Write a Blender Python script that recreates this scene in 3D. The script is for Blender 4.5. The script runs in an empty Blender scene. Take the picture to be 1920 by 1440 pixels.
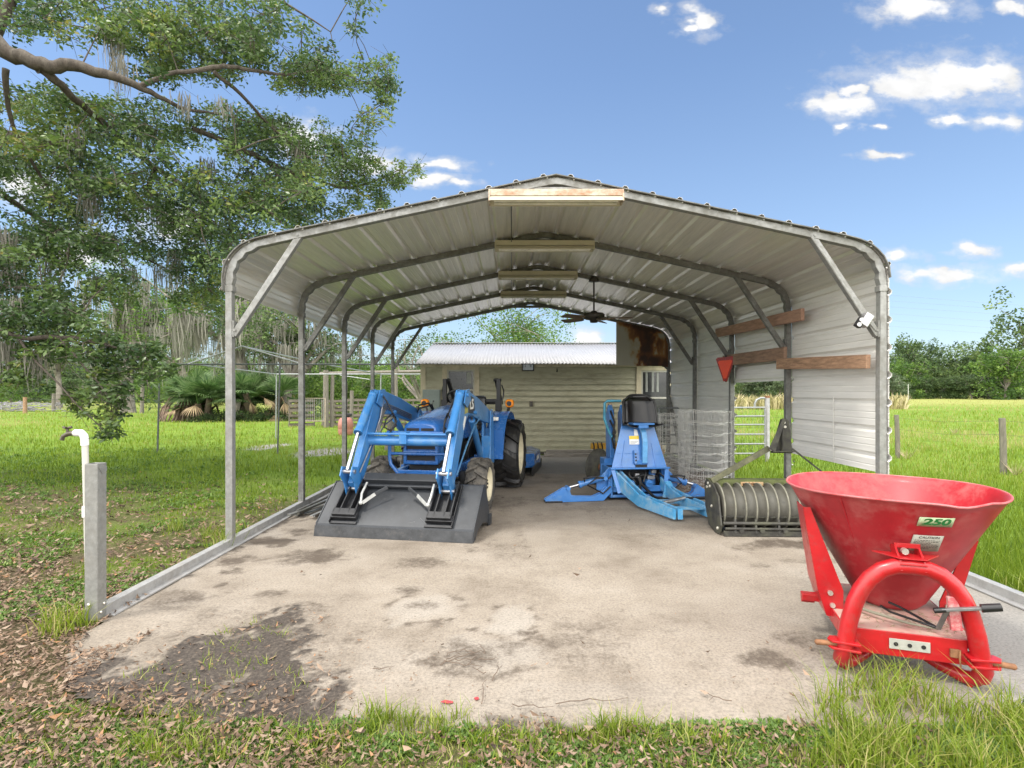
import bpy, math, random
import numpy as np
from mathutils import Vector, Matrix

random.seed(7)
RNG = np.random.default_rng(11)
C = bpy.context.scene.collection
PI = math.pi
F, CX, CY, H = 1012.0, 960.0, 735.0, 1.28      # focal length in photo pixels, principal point, eye height

def at(px, py, d):
    """world point seen at photo pixel (px, py) at distance d in front of the eye"""
    return Vector(((px - CX) * d / F, d, H - (py - CY) * d / F))
def gnd(px, py, z=0.0):
    d = (H - z) * F / (py - CY)
    return Vector(((px - CX) * d / F, d, z))

# ------------------------------------------------------------------ materials
MATS = {}
def nt(name):
    m = bpy.data.materials.new(name); m.use_nodes = True
    n = m.node_tree.nodes; n.clear()
    return m, n, m.node_tree.links
def ramp(n, stops):
    r = n.new('ShaderNodeValToRGB')
    e = r.color_ramp.elements
    while len(e) < len(stops): e.new(.5)
    for k, (p, c) in zip(e, stops):
        k.position = p; k.color = (c[0], c[1], c[2], 1)
    return r
def mat(name, col, rough=.5, metal=0., var=.15, scale=9., bump=.0, bscale=60., dirt=None, damt=.45, dscale=4., stretch=(1, 1, 1), spec=.5, coat=0.):
    """surface with mottled tone, optional patches of dirt or rust, and fine bump"""
    if name in MATS: return MATS[name]
    m, n, l = nt(name)
    out = n.new('ShaderNodeOutputMaterial'); b = n.new('ShaderNodeBsdfPrincipled')
    l.new(b.outputs[0], out.inputs[0])
    tc = n.new('ShaderNodeTexCoord'); mp = n.new('ShaderNodeMapping'); mp.inputs['Scale'].default_value = stretch
    l.new(tc.outputs['Object'], mp.inputs[0])
    nz = n.new('ShaderNodeTexNoise'); nz.inputs['Scale'].default_value = scale; nz.inputs['Detail'].default_value = 6; nz.inputs['Roughness'].default_value = .65
    l.new(mp.outputs[0], nz.inputs['Vector'])
    lo = [c * (1 - var * 1.6) for c in col]; hi = [min(1, c * (1 + var * 1.3)) for c in col]
    r = ramp(n, [(.3, lo), (.7, hi)]); l.new(nz.outputs[0], r.inputs[0])
    colout = r.outputs[0]
    if dirt is not None:
        n2 = n.new('ShaderNodeTexNoise'); n2.inputs['Scale'].default_value = dscale; n2.inputs['Detail'].default_value = 9; n2.inputs['Roughness'].default_value = .72
        l.new(mp.outputs[0], n2.inputs['Vector'])
        r2 = ramp(n, [(1 - damt - .12 if damt < .88 else 0, (0, 0, 0)), (1 - damt + .16 if damt < .84 else 1, (1, 1, 1))])
        l.new(n2.outputs[0], r2.inputs[0])
        mx = n.new('ShaderNodeMix'); mx.data_type = 'RGBA'
        l.new(r2.outputs[0], mx.inputs[0]); l.new(colout, mx.inputs[6]); mx.inputs[7].default_value = (*dirt, 1)
        colout = mx.outputs[2]
        mr = n.new('ShaderNodeMath'); mr.operation = 'MULTIPLY_ADD'
        l.new(r2.outputs[0], mr.inputs[0]); mr.inputs[1].default_value = max(0, .85 - rough); mr.inputs[2].default_value = rough
        l.new(mr.outputs[0], b.inputs['Roughness'])
        if metal > 0:
            mm = n.new('ShaderNodeMath'); mm.operation = 'MULTIPLY_ADD'
            l.new(r2.outputs[0], mm.inputs[0]); mm.inputs[1].default_value = -metal; mm.inputs[2].default_value = metal
            l.new(mm.outputs[0], b.inputs['Metallic'])
    else:
        mr = n.new('ShaderNodeMath'); mr.operation = 'MULTIPLY_ADD'
        l.new(nz.outputs[0], mr.inputs[0]); mr.inputs[1].default_value = .3; mr.inputs[2].default_value = max(.03, rough - .15)
        l.new(mr.outputs[0], b.inputs['Roughness'])
    l.new(colout, b.inputs['Base Color'])
    if not (dirt is not None and metal > 0): b.inputs['Metallic'].default_value = metal
    if not dirt: pass
    b.inputs['Specular IOR Level'].default_value = spec
    b.inputs['Coat Weight'].default_value = coat; b.inputs['Coat Roughness'].default_value = .12
    if bump:
        n3 = n.new('ShaderNodeTexNoise'); n3.inputs['Scale'].default_value = bscale; n3.inputs['Detail'].default_value = 5
        l.new(mp.outputs[0], n3.inputs['Vector'])
        bp = n.new('ShaderNodeBump'); bp.inputs['Strength'].default_value = bump; bp.inputs['Distance'].default_value = .01
        l.new(n3.outputs[0], bp.inputs['Height']); l.new(bp.outputs[0], b.inputs['Normal'])
    MATS[name] = m
    return m
def leafmat(name, stops, trans=.35, rough=.45, spec=.4):
    """thin leaves or blades: tone from the per-vertex value 'tone', some light passing through"""
    if name in MATS: return MATS[name]
    m, n, l = nt(name)
    out = n.new('ShaderNodeOutputMaterial')
    at_ = n.new('ShaderNodeAttribute'); at_.attribute_name = 'tone'
    r = ramp(n, stops); l.new(at_.outputs['Fac'], r.inputs[0])
    b = n.new('ShaderNodeBsdfPrincipled'); b.inputs['Roughness'].default_value = rough; b.inputs['Specular IOR Level'].default_value = spec
    t = n.new('ShaderNodeBsdfTranslucent'); mx = n.new('ShaderNodeMixShader'); mx.inputs[0].default_value = trans
    hs = n.new('ShaderNodeHueSaturation'); hs.inputs['Value'].default_value = 1.35; hs.inputs['Saturation'].default_value = 1.1
    l.new(r.outputs[0], b.inputs['Base Color']); l.new(r.outputs[0], hs.inputs['Color']); l.new(hs.outputs[0], t.inputs[0])
    l.new(b.outputs[0], mx.inputs[1]); l.new(t.outputs[0], mx.inputs[2]); l.new(mx.outputs[0], out.inputs[0])
    MATS[name] = m
    return m

# ------------------------------------------------------------------ mesh building
class MB:
    def __init__(s): s.v = []; s.f = []; s.sm = []
    def add(s, vs, fs, smooth=False, M=None):
        o = len(s.v)
        for p in vs: s.v.append(tuple(M @ Vector(p)) if M is not None else tuple(p))
        for f in fs: s.f.append([i + o for i in f]); s.sm.append(smooth)
        return s
    def box(s, c, size, R=None, M=None):
        hx, hy, hz = size[0] / 2, size[1] / 2, size[2] / 2
        vs = [Vector((x, y, z)) for x in (-hx, hx) for y in (-hy, hy) for z in (-hz, hz)]
        if R is not None: vs = [R @ v for v in vs]
        vs = [v + Vector(c) for v in vs]
        return s.add(vs, [(0, 1, 3, 2), (4, 6, 7, 5), (0, 4, 5, 1), (2, 3, 7, 6), (0, 2, 6, 4), (1, 5, 7, 3)], M=M)
    def bar(s, p0, p1, w, h, up=(0, 0, 1), M=None):
        p0, p1 = Vector(p0), Vector(p1); t = (p1 - p0).normalized(); up = Vector(up)
        if abs(t.dot(up)) > .98: up = Vector((0, 1, 0))
        a = t.cross(up).normalized() * w / 2; b = a.cross(t).normalized() * h / 2
        vs = [p + i * a + j * b for p in (p0, p1) for i, j in ((-1, -1), (1, -1), (1, 1), (-1, 1))]
        return s.add(vs, [(3, 2, 1, 0), (4, 5, 6, 7), (0, 1, 5, 4), (1, 2, 6, 5), (2, 3, 7, 6), (3, 0, 4, 7)], M=M)
    def tube(s, pts, r, n=8, caps=True, smooth=True, M=None, closed=False):
        pts = [Vector(p) for p in pts]; k = len(pts)
        rs = [float(q) for q in r] if hasattr(r, '__len__') else [r] * k
        vs = []; fs = []; prev = None
        for i, p in enumerate(pts):
            if closed: t = pts[(i + 1) % k] - pts[i - 1]
            else: t = pts[min(i + 1, k - 1)] - pts[max(i - 1, 0)]
            if t.length < 1e-9: t = Vector((0, 0, 1))
            t.normalize()
            if prev is None:
                a = t.orthogonal().normalized()
            else:
                a = prev - t * prev.dot(t)
                a = a.normalized() if a.length > 1e-6 else t.orthogonal().normalized()
            prev = a; b = t.cross(a)
            for j in range(n):
                g = 2 * PI * j / n
                vs.append(p + rs[i] * (math.cos(g) * a + math.sin(g) * b))
        seg = k if closed else k - 1
        for i in range(seg):
            i2 = (i + 1) % k
            for j in range(n):
                j2 = (j + 1) % n
                fs.append((i * n + j, i * n + j2, i2 * n + j2, i2 * n + j))
        s.add(vs, fs, smooth, M)
        if caps and not closed:
            s.add(vs[:n], [tuple(range(n))[::-1]], False, M); s.add(vs[-n:], [tuple(range(n))], False, M)
        return s
    def cyl(s, p0, p1, r0, r1=None, n=14, caps=True, M=None):
        return s.tube([p0, p1], [r0, r0 if r1 is None else r1], n, caps, True, M)
    def sweep(s, pts, prof, side, caps=True, M=None, smooth=False):
        """sweep profile [(a, b)] (a along `side`, b along side x tangent) on a path lying across `side`"""
        pts = [Vector(p) for p in pts]; side = Vector(side).normalized(); k = len(pts); n = len(prof); vs = []; fs = []
        for i, p in enumerate(pts):
            t = (pts[min(i + 1, k - 1)] - pts[max(i - 1, 0)]).normalized(); b = side.cross(t).normalized()
            sc = 1.0
            for q in prof: vs.append(p + side * q[0] + b * q[1] * sc)
        for i in range(k - 1):
            for j in range(n):
                j2 = (j + 1) % n
                fs.append((i * n + j, (i + 1) * n + j, (i + 1) * n + j2, i * n + j2))
        s.add(vs, fs, smooth, M)
        if caps: s.add(vs[:n], [tuple(range(n))], False, M); s.add(vs[-n:], [tuple(range(n))[::-1]], False, M)
        return s
    def lathe(s, prof, n=32, M=None, smooth=True, close=False):
        """[(r, z)] round the local z axis"""
        vs = [(r * math.cos(2 * PI * j / n), r * math.sin(2 * PI * j / n), z) for r, z in prof for j in range(n)]
        fs = []; k = len(prof)
        for i in range(k if close else k - 1):
            i2 = (i + 1) % k
            for j in range(n):
                j2 = (j + 1) % n
                fs.append((i * n + j, i * n + j2, i2 * n + j2, i2 * n + j))
        return s.add(vs, fs, smooth, M)
    def prism(s, poly, t0, t1, ax='x', M=None):
        """polygon extruded along axis: ax='x' -> poly is (y, z); 'y' -> (x, z); 'z' -> (x, y)"""
        def P(q, t): return {'x': (t, q[0], q[1]), 'y': (q[0], t, q[1]), 'z': (q[0], q[1], t)}[ax]
        n = len(poly); vs = [P(q, t0) for q in poly] + [P(q, t1) for q in poly]
        return s.add(vs, [tuple(range(n))[::-1], tuple(range(n, 2 * n))] + [(i, (i + 1) % n, n + (i + 1) % n, n + i) for i in range(n)], M=M)
    def sphere(s, c, r, n=10, m=6, M=None):
        c = Vector(c); rr = r if hasattr(r, '__len__') else (r, r, r)
        vs = []; fs = []
        for i in range(m + 1):
            a = PI * i / m
            for j in range(n):
                g = 2 * PI * j / n
                vs.append(c + Vector((rr[0] * math.sin(a) * math.cos(g), rr[1] * math.sin(a) * math.sin(g), rr[2] * math.cos(a))))
        for i in range(m):
            for j in range(n):
                fs.append((i * n + j, (i + 1) * n + j, (i + 1) * n + (j + 1) % n, i * n + (j + 1) % n))
        return s.add(vs, fs, True, M)
    def build(s, name, m, parent=None, bevel=0., solid=0.):
        me = bpy.data.meshes.new(name)
        vs = s.v
        me.from_pydata(vs, [], s.f)
        me.polygons.foreach_set('use_smooth', s.sm)
        me.validate(); me.update()
        import bmesh
        bm = bmesh.new(); bm.from_mesh(me); bmesh.ops.recalc_face_normals(bm, faces=bm.faces); bm.to_mesh(me); bm.free()
        me.materials.append(m)
        o = bpy.data.objects.new(name, me); C.objects.link(o)
        if parent is not None: o.parent = parent
        if solid:
            md = o.modifiers.new('t', 'SOLIDIFY'); md.thickness = solid; md.offset = 0
        if bevel:
            md = o.modifiers.new('b', 'BEVEL'); md.width = bevel; md.segments = 2; md.limit_method = 'ANGLE'; md.angle_limit = math.radians(38)
        return o

def fast_mesh(name, V, faces, m, attrs=None, smooth=False, parent=None):
    V = np.asarray(V, np.float32); me = bpy.data.meshes.new(name)
    me.vertices.add(len(V)); me.vertices.foreach_set('co', V.ravel())
    faces = [np.asarray(f, np.int32) for f in faces if len(f)]
    li = np.concatenate([f.ravel() for f in faces]); tot = np.concatenate([np.full(len(f), f.shape[1], np.int32) for f in faces])
    st = np.concatenate([[0], np.cumsum(tot)[:-1]]).astype(np.int32)
    me.loops.add(len(li)); me.loops.foreach_set('vertex_index', li)
    me.polygons.add(len(tot)); me.polygons.foreach_set('loop_start', st)
    if smooth: me.polygons.foreach_set('use_smooth', np.ones(len(tot), bool))
    for k, a in (attrs or {}).items():
        at_ = me.attributes.new(k, 'FLOAT', 'POINT'); at_.data.foreach_set('value', np.asarray(a, np.float32))
    me.update(calc_edges=True)
    me.materials.append(m)
    o = bpy.data.objects.new(name, me); C.objects.link(o)
    if parent is not None: o.parent = parent
    return o

def tag(o, label=None, cat=None, group=None, kind=None):
    if label: o['label'] = label
    if cat: o['category'] = cat
    if group: o['group'] = group
    if kind: o['kind'] = kind
    return o
def thing(name, label, cat, loc=(0, 0, 0), rz=0., group=None):
    o = bpy.data.objects.new(name, None); C.objects.link(o); o.empty_display_size = .1
    o.location = loc; o.rotation_euler = (0, 0, rz)
    return tag(o, label, cat, group)
def struct(o): o['kind'] = 'structure'; return o
def stuff(o, label, cat): return tag(o, label, cat, kind='stuff')
def dup(root, loc, rz=0., sc=1., label=None, group=None, scz=None):
    r = root.copy(); C.objects.link(r); r.location = loc; r.rotation_euler = (0, 0, rz)
    r.scale = (sc, sc, sc if scz is None else scz)
    if label: r['label'] = label
    if group: r['group'] = group
    for ch in list(root.children):
        c = ch.copy(); C.objects.link(c); c.parent = r
        for g in list(ch.children):
            d = g.copy(); C.objects.link(d); d.parent = c
    return r
def text_mesh(name, s, size, m, parent, M, extrude=.001, align='CENTER', xs=1., shear=0., fn=None, offset=0.):
    cu = bpy.data.curves.new(name, 'FONT'); cu.body = s; cu.size = size; cu.extrude = extrude; cu.align_x = align; cu.align_y = 'CENTER'; cu.shear = shear; cu.offset = offset
    o = bpy.data.objects.new(name, cu); C.objects.link(o)
    bpy.context.view_layer.update()
    me = bpy.data.meshes.new_from_object(o.evaluated_get(bpy.context.evaluated_depsgraph_get()))
    bpy.data.objects.remove(o); bpy.data.curves.remove(cu)
    for v in me.vertices:
        p = Vector((v.co.x * xs, v.co.y, v.co.z))
        v.co = fn(p) if fn else M @ p
    me.name = name; me.materials.clear(); me.materials.append(m)
    o = bpy.data.objects.new(name, me); C.objects.link(o)
    if parent is not None: o.parent = parent
    return o

# value noise for placing patches, blades and leaves
_LAT = RNG.random((256, 256))
def vnoise(x, y):
    xi = np.floor(x).astype(int); yi = np.floor(y).astype(int); fx = x - xi; fy = y - yi
    fx = fx * fx * (3 - 2 * fx); fy = fy * fy * (3 - 2 * fy)
    g = lambda a, b: _LAT[a % 256, b % 256]
    return (g(xi, yi) * (1 - fx) + g(xi + 1, yi) * fx) * (1 - fy) + (g(xi, yi + 1) * (1 - fx) + g(xi + 1, yi + 1) * fx) * fy
def fbm(x, y, o=4):
    s = 0; a = .5; t = 0
    for i in range(o):
        s = s + a * vnoise(x * 2 ** i + 17.3 * i, y * 2 ** i + 9.1 * i); t += a; a *= .55
    return s / t
def sstep(a, b, x):
    t = np.clip((x - a) / (b - a), 0, 1); return t * t * (3 - 2 * t)
def inpoly(x, y, poly):
    r = np.zeros(x.shape, bool); n = len(poly)
    for i in range(n):
        x0, y0 = poly[i]; x1, y1 = poly[(i + 1) % n]
        c = ((y0 > y) != (y1 > y)) & (x < (x1 - x0) * (y - y0) / (y1 - y0 + 1e-12) + x0)
        r ^= c
    return r
def polydist(x, y, poly):
    """distance to polygon outline, negative inside"""
    d = np.full(x.shape, 1e9); n = len(poly)
    for i in range(n):
        ax, ay = poly[i]; bx, by = poly[(i + 1) % n]
        vx, vy = bx - ax, by - ay
        t = np.clip(((x - ax) * vx + (y - ay) * vy) / (vx * vx + vy * vy + 1e-12), 0, 1)
        d = np.minimum(d, np.hypot(x - ax - t * vx, y - ay - t * vy))
    return np.where(inpoly(x, y, poly), -d, d)
# ------------------------------------------------------------------ camera, sun, sky
sc = bpy.context.scene
cam = bpy.data.cameras.new('camera'); co = bpy.data.objects.new('camera', cam); C.objects.link(co)
co.location = (0, 0, H); co.rotation_euler = (PI / 2, 0, 0)
cam.sensor_width = 36; cam.lens = 36 * F / 1920; cam.shift_y = (CY - 720) / 1920
cam.clip_start = .05; cam.clip_end = 3000
sc.camera = co
sc.view_settings.view_transform = 'Standard'; sc.view_settings.look = 'None'
sc.view_settings.exposure = .82; sc.view_settings.gamma = 1
sc.render.resolution_x, sc.render.resolution_y = 1024, 768
sc.cycles.max_bounces = 10; sc.cycles.diffuse_bounces = 6; sc.cycles.transparent_max_bounces = 6
sc.cycles.sample_clamp_indirect = 6; sc.cycles.use_denoising = True
SUN_EL, SUN_AZ = math.radians(62), math.radians(-118)      # azimuth from +Y towards +X: high, from the left and a little behind
sd = Vector((math.sin(SUN_AZ) * math.cos(SUN_EL), math.cos(SUN_AZ) * math.cos(SUN_EL), math.sin(SUN_EL)))
sl = bpy.data.lights.new('sun', 'SUN'); sl.energy = 1.5; sl.angle = math.radians(9); sl.color = (1, .955, .88)
so = bpy.data.objects.new('sun', sl); C.objects.link(so); so.rotation_euler = (-sd).to_track_quat('-Z', 'Y').to_euler(); so.location = (-12, -8, 30)

w = bpy.data.worlds.new('World'); sc.world = w; w.use_nodes = True
n = w.node_tree.nodes; l = w.node_tree.links; n.clear()
wo = n.new('ShaderNodeOutputWorld'); bg = n.new('ShaderNodeBackground'); bg.inputs[1].default_value = .125
sk = n.new('ShaderNodeTexSky'); sk.sky_type = 'NISHITA'; sk.sun_disc = False; sk.sun_elevation = SUN_EL; sk.sun_rotation = SUN_AZ
sk.air_density = 1.0; sk.dust_density = .2; sk.ozone_density = 2.2; sk.altitude = 30
l.new(sk.outputs[0], bg.inputs[0])
tc = n.new('ShaderNodeTexCoord'); sx = n.new('ShaderNodeSeparateXYZ'); l.new(tc.outputs['Generated'], sx.inputs[0])
def mth(op, a, b=None, c=None, clamp=False):
    k = n.new('ShaderNodeMath'); k.operation = op; k.use_clamp = clamp
    for i, q in enumerate((a, b, c)):
        if q is None: continue
        if isinstance(q, (int, float)): k.inputs[i].default_value = q
        else: l.new(q, k.inputs[i])
    return k.outputs[0]
yy = mth('MAXIMUM', sx.outputs[1], .05)
U = mth('DIVIDE', sx.outputs[0], yy); V = mth('DIVIDE', sx.outputs[2], yy)
cb = n.new('ShaderNodeCombineXYZ'); l.new(U, cb.inputs[0]); l.new(mth('MULTIPLY', V, 1.6), cb.inputs[1])
z1 = n.new('ShaderNodeTexNoise'); z1.inputs['Scale'].default_value = 24; z1.inputs['Detail'].default_value = 9; z1.inputs['Roughness'].default_value = .6
l.new(cb.outputs[0], z1.inputs['Vector'])
NZ = mth('MULTIPLY_ADD', z1.outputs[0], 3.0, -1.5)
zw = n.new('ShaderNodeTexNoise'); zw.inputs['Scale'].default_value = 16; zw.inputs['Detail'].default_value = 4; l.new(cb.outputs[0], zw.inputs['Vector'])
wx = n.new('ShaderNodeSeparateXYZ'); l.new(zw.outputs['Color'], wx.inputs[0])
U = mth('ADD', U, mth('MULTIPLY_ADD', wx.outputs[0], .11, -.055)); V = mth('ADD', V, mth('MULTIPLY_ADD', wx.outputs[1], .05, -.025))
CLOUDS = [(1785, 150, 185, 50), (1700, 160, 100, 40), (1860, 140, 80, 34), (1575, 193, 72, 26), (1600, 168, 30, 14), (1780, 229, 38, 13), (1872, 230, 52, 18), (1657, 287, 52, 10),
          (1312, 36, 30, 30), (1290, 52, 26, 12), (1245, 16, 26, 14), (1715, 14, 100, 28), (1905, 12, 42, 14), (1690, 478, 44, 14), (1765, 516, 110, 17), (1822, 474, 40, 14),
          (1642, 240, 18, 8), (1915, 500, 40, 14), (700, 312, 75, 30), (820, 305, 62, 16), (815, 338, 62, 14), (870, 345, 34, 12), (1095, 640, 42, 24), (1590, 240, 20, 10),
          (560, 260, 60, 40), (330, 420, 80, 45), (150, 470, 90, 50), (40, 340, 70, 40)]
acc = None
for (px, py, rx, ry) in CLOUDS:
    du = mth('MULTIPLY', mth('SUBTRACT', U, (px - CX) / F), F / rx); dv = mth('MULTIPLY', mth('SUBTRACT', V, (CY - py) / F), F / ry)
    e = mth('SUBTRACT', 1.0, mth('SQRT', mth('ADD', mth('MULTIPLY', du, du), mth('MULTIPLY', dv, dv))))
    acc = e if acc is None else mth('MAXIMUM', acc, e)
dens = mth('ADD', mth('MULTIPLY', acc, 1.75), mth('MULTIPLY', NZ, .80))
mr = n.new('ShaderNodeMapRange'); mr.interpolation_type = 'SMOOTHSTEP'; l.new(dens, mr.inputs[0]); mr.inputs[1].default_value = -.05; mr.inputs[2].default_value = 1.1
wisp = n.new('ShaderNodeMapRange'); wisp.interpolation_type = 'SMOOTHSTEP'; l.new(mth('ADD', mth('MULTIPLY', acc, 1.1), mth('MULTIPLY', NZ, .8)), wisp.inputs[0]); wisp.inputs[1].default_value = -.55; wisp.inputs[2].default_value = .5; wisp.inputs[4].default_value = .38
mask = mth('MULTIPLY', mth('MAXIMUM', mr.outputs[0], wisp.outputs[0]), mth('GREATER_THAN', sx.outputs[1], .1))
# thin white veil towards the horizon
veil = n.new('ShaderNodeMapRange'); l.new(sx.outputs[2], veil.inputs[0]); veil.inputs[1].default_value = .5; veil.inputs[2].default_value = -.02; veil.inputs[3].default_value = 0; veil.inputs[4].default_value = .6
cl = n.new('ShaderNodeBackground'); cl.inputs[0].default_value = (1, 1, 1, 1); l.new(mth('MULTIPLY_ADD', wx.outputs[2], .34, mth('MULTIPLY_ADD', acc, .10, .34)), cl.inputs[1])
vl = n.new('ShaderNodeBackground'); vl.inputs[0].default_value = (.50, .69, 1, 1); vl.inputs[1].default_value = .39
m1 = n.new('ShaderNodeMixShader'); l.new(veil.outputs[0], m1.inputs[0]); l.new(bg.outputs[0], m1.inputs[1]); l.new(vl.outputs[0], m1.inputs[2])
m2 = n.new('ShaderNodeMixShader'); l.new(mask, m2.inputs[0]); l.new(m1.outputs[0], m2.inputs[1]); l.new(cl.outputs[0], m2.inputs[2])
# unseen bright cloud, added overhead and behind the eye to light the carport interior
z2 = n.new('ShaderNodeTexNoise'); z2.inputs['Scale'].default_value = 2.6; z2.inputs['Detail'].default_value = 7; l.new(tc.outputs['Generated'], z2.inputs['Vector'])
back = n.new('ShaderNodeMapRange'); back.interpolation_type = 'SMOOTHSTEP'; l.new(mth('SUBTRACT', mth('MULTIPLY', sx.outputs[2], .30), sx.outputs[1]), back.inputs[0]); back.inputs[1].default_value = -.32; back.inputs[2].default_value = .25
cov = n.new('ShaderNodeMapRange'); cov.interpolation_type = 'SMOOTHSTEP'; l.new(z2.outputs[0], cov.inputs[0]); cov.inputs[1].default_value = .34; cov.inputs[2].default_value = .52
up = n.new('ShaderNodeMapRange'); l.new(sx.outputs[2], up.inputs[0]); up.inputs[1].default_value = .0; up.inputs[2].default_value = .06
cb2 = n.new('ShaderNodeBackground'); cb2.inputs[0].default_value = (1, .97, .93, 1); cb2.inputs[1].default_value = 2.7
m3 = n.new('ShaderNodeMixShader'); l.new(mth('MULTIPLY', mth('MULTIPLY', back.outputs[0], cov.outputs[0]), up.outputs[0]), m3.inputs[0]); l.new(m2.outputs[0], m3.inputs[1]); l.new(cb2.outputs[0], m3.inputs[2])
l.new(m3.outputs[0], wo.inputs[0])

# ------------------------------------------------------------------ shared materials
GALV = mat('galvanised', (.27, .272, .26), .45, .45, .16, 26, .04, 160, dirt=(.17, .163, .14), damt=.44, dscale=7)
GALV_DK = mat('galvanised_dark', (.19, .192, .18), .55, .4, .18, 22, .05, 140, dirt=(.085, .08, .068), damt=.45, dscale=9)
SHEET = mat('galvalume_sheet', (.78, .75, .70), .36, .5, .08, 2.2, .02, 30, stretch=(9, .5, 9), dirt=(.36, .33, .28), damt=.22, dscale=1.6)
WALLSHEET = mat('wall_sheet', (.72, .71, .675), .42, .12, .07, 3, .02, 30, stretch=(6, .6, 6), dirt=(.36, .34, .29), damt=.26, dscale=2)
BLUE = mat('tractor_blue', (.030, .140, .43), .26, 0, .09, 5, .0, dirt=(.13, .21, .36), damt=.34, dscale=6, coat=.5)
BLUE_LT = mat('loader_blue', (.042, .195, .48), .3, 0, .10, 6, .0, dirt=(.16, .29, .42), damt=.36, dscale=7, coat=.4)
BLUE_BH = mat('backhoe_blue', (.050, .195, .52), .32, 0, .07, 6, .0, dirt=(.15, .27, .44), damt=.36, dscale=9, coat=.35)
BLUE_FADED = mat('faded_blue', (.07, .33, .62), .45, 0, .1, 8, .02, 60, dirt=(.36, .44, .47), damt=.44, dscale=8)
BLACK = mat('black_paint', (.012, .012, .013), .38, 0, .2, 12, .0)
CHAR = mat('bucket_charcoal', (.030, .034, .040), .42, .1, .12, 10, .03, 80, dirt=(.085, .088, .09), damt=.3, dscale=9)
RUBBER = mat('tyre_rubber', (.016, .016, .017), .42, 0, .2, 14, .08, 120, dirt=(.09, .082, .07), damt=.34, dscale=8)
RUBBER_DUSTY = mat('dusty_tyre', (.05, .047, .043), .75, 0, .2, 14, .08, 120, dirt=(.16, .145, .12), damt=.46, dscale=8)
CREAM = mat('cream_rim', (.66, .60, .43), .45, 0, .06, 9, .0, dirt=(.4, .34, .24), damt=.26, dscale=8)
CHROME = mat('chrome_rod', (.55, .56, .58), .16, 1, .04, 10)
STEEL = mat('bare_steel', (.45, .45, .46), .35, .85, .12, 20)
BOLT = mat('zinc_bolt', (.62, .6, .55), .35, .8, .1, 20)
HOSE = mat('black_hose', (.013, .013, .014), .45, 0, .1, 20)
AMBER = mat('amber_lens', (.85, .27, .015), .2, 0, .08, 20)
WHITE = mat('white_decal', (.74, .75, .74), .45, 0, .05, 20)
YELLOW = mat('yellow_decal', (.75, .55, .04), .45, 0, .05, 20)
BLACKD = mat('black_decal', (.02, .02, .022), .4, 0, .05, 20)
RED = mat('spreader_red', (.33, .012, .020), .45, 0, .14, 5, .03, 50, dirt=(.41, .105, .098), damt=.41, dscale=6, coat=.05)
RED_FRAME = mat('frame_red', (.38, .009, .013), .34, 0, .12, 7, .02, 60, dirt=(.22, .035, .028), damt=.36, dscale=9, coat=.15)
RED_WORN = mat('worn_red_deck', (.44, .22, .19), .7, 0, .15, 9, .05, 70, dirt=(.42, .36, .29), damt=.52, dscale=7)
RUST = mat('rusty_pin', (.24, .115, .055), .75, .2, .25, 25, .1, 120)
OLDSTEEL = mat('weathered_dark_steel', (.055, .053, .047), .6, .3, .25, 14, .08, 90, dirt=(.085, .088, .05), damt=.42, dscale=7)
MOSSY = mat('mossy_steel', (.13, .15, .05), .8, .0, .3, 18, .08, 90, dirt=(.035, .038, .022), damt=.42, dscale=9)
ROLLER = mat('roller_steel', (.115, .112, .095), .62, .25, .25, 18, .1, 70, dirt=(.055, .05, .036), damt=.46, dscale=9)
WOOD_OLD = mat('weathered_wood', (.34, .205, .125), .8, 0, .3, 5, .15, 40, stretch=(9, 1.2, 9), dirt=(.19, .115, .07), damt=.42, dscale=4)
WOOD_GREY = mat('grey_wood', (.185, .165, .14), .85, 0, .25, 6, .15, 40, stretch=(8, 8, 1), dirt=(.13, .115, .095), damt=.4, dscale=4)
PVC = mat('white_pvc', (.52, .51, .46), .4, 0, .05, 8, .0, dirt=(.44, .32, .15), damt=.34, dscale=4)
BRASS = mat('tarnished_brass', (.12, .105, .08), .5, .6, .2, 30)
GLASS_DK = mat('dark_glass', (.018, .02, .022), .08, 0, .3, 3, spec=.8)
# ------------------------------------------------------------------ concrete slab
def g2(px, py): v = gnd(px, py); return (v.x, v.y)
SLAB = [(-2.30, 10.95), (-2.30, 3.05), (-2.26, 2.86), (-2.15, 2.62), (-2.02, 2.48), (-1.92, 2.30), (-1.55, 2.16), (-1.05, 2.02), (-.6, 1.965),
        (-.12, 1.99), (.28, 2.0), (.62, 2.02), (.95, 2.015), (1.22, 2.06), (1.5, 2.02), (1.8, 1.98), (2.2, 1.9), (3.02, 1.85), (3.02, 10.95)]
DIRT = [g2(*p) for p in ((100, 1285), (160, 1262), (300, 1235), (330, 1205), (430, 1185), (470, 1165), (545, 1142), (592, 1150), (610, 1185), (590, 1215), (640, 1262), (672, 1325),
                         (700, 1350), (600, 1440), (100, 1440), (-200, 1440), (-200, 1300))]
gs = .024
gx = np.arange(-2.36, 3.05, gs); gy = np.arange(1.8, 10.97, gs)
X, Y = np.meshgrid(gx, gy); nx, ny = X.shape[1], X.shape[0]
wob = (fbm(X * 4, Y * 4) - .5) * .14
inside = polydist(X, Y, SLAB) + np.where((Y < 2.9), wob, 0) < .0
Z = (fbm(X * .8, Y * .8, 3) - .5) * .012 + (fbm(X * 9, Y * 9, 2) - .5) * .003
edge = sstep(2.35, 1.95, Y); Z = Z - edge * .01
seam = np.exp(-((Y - 8.47) / .012) ** 2); Z = Z - seam * .008
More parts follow.
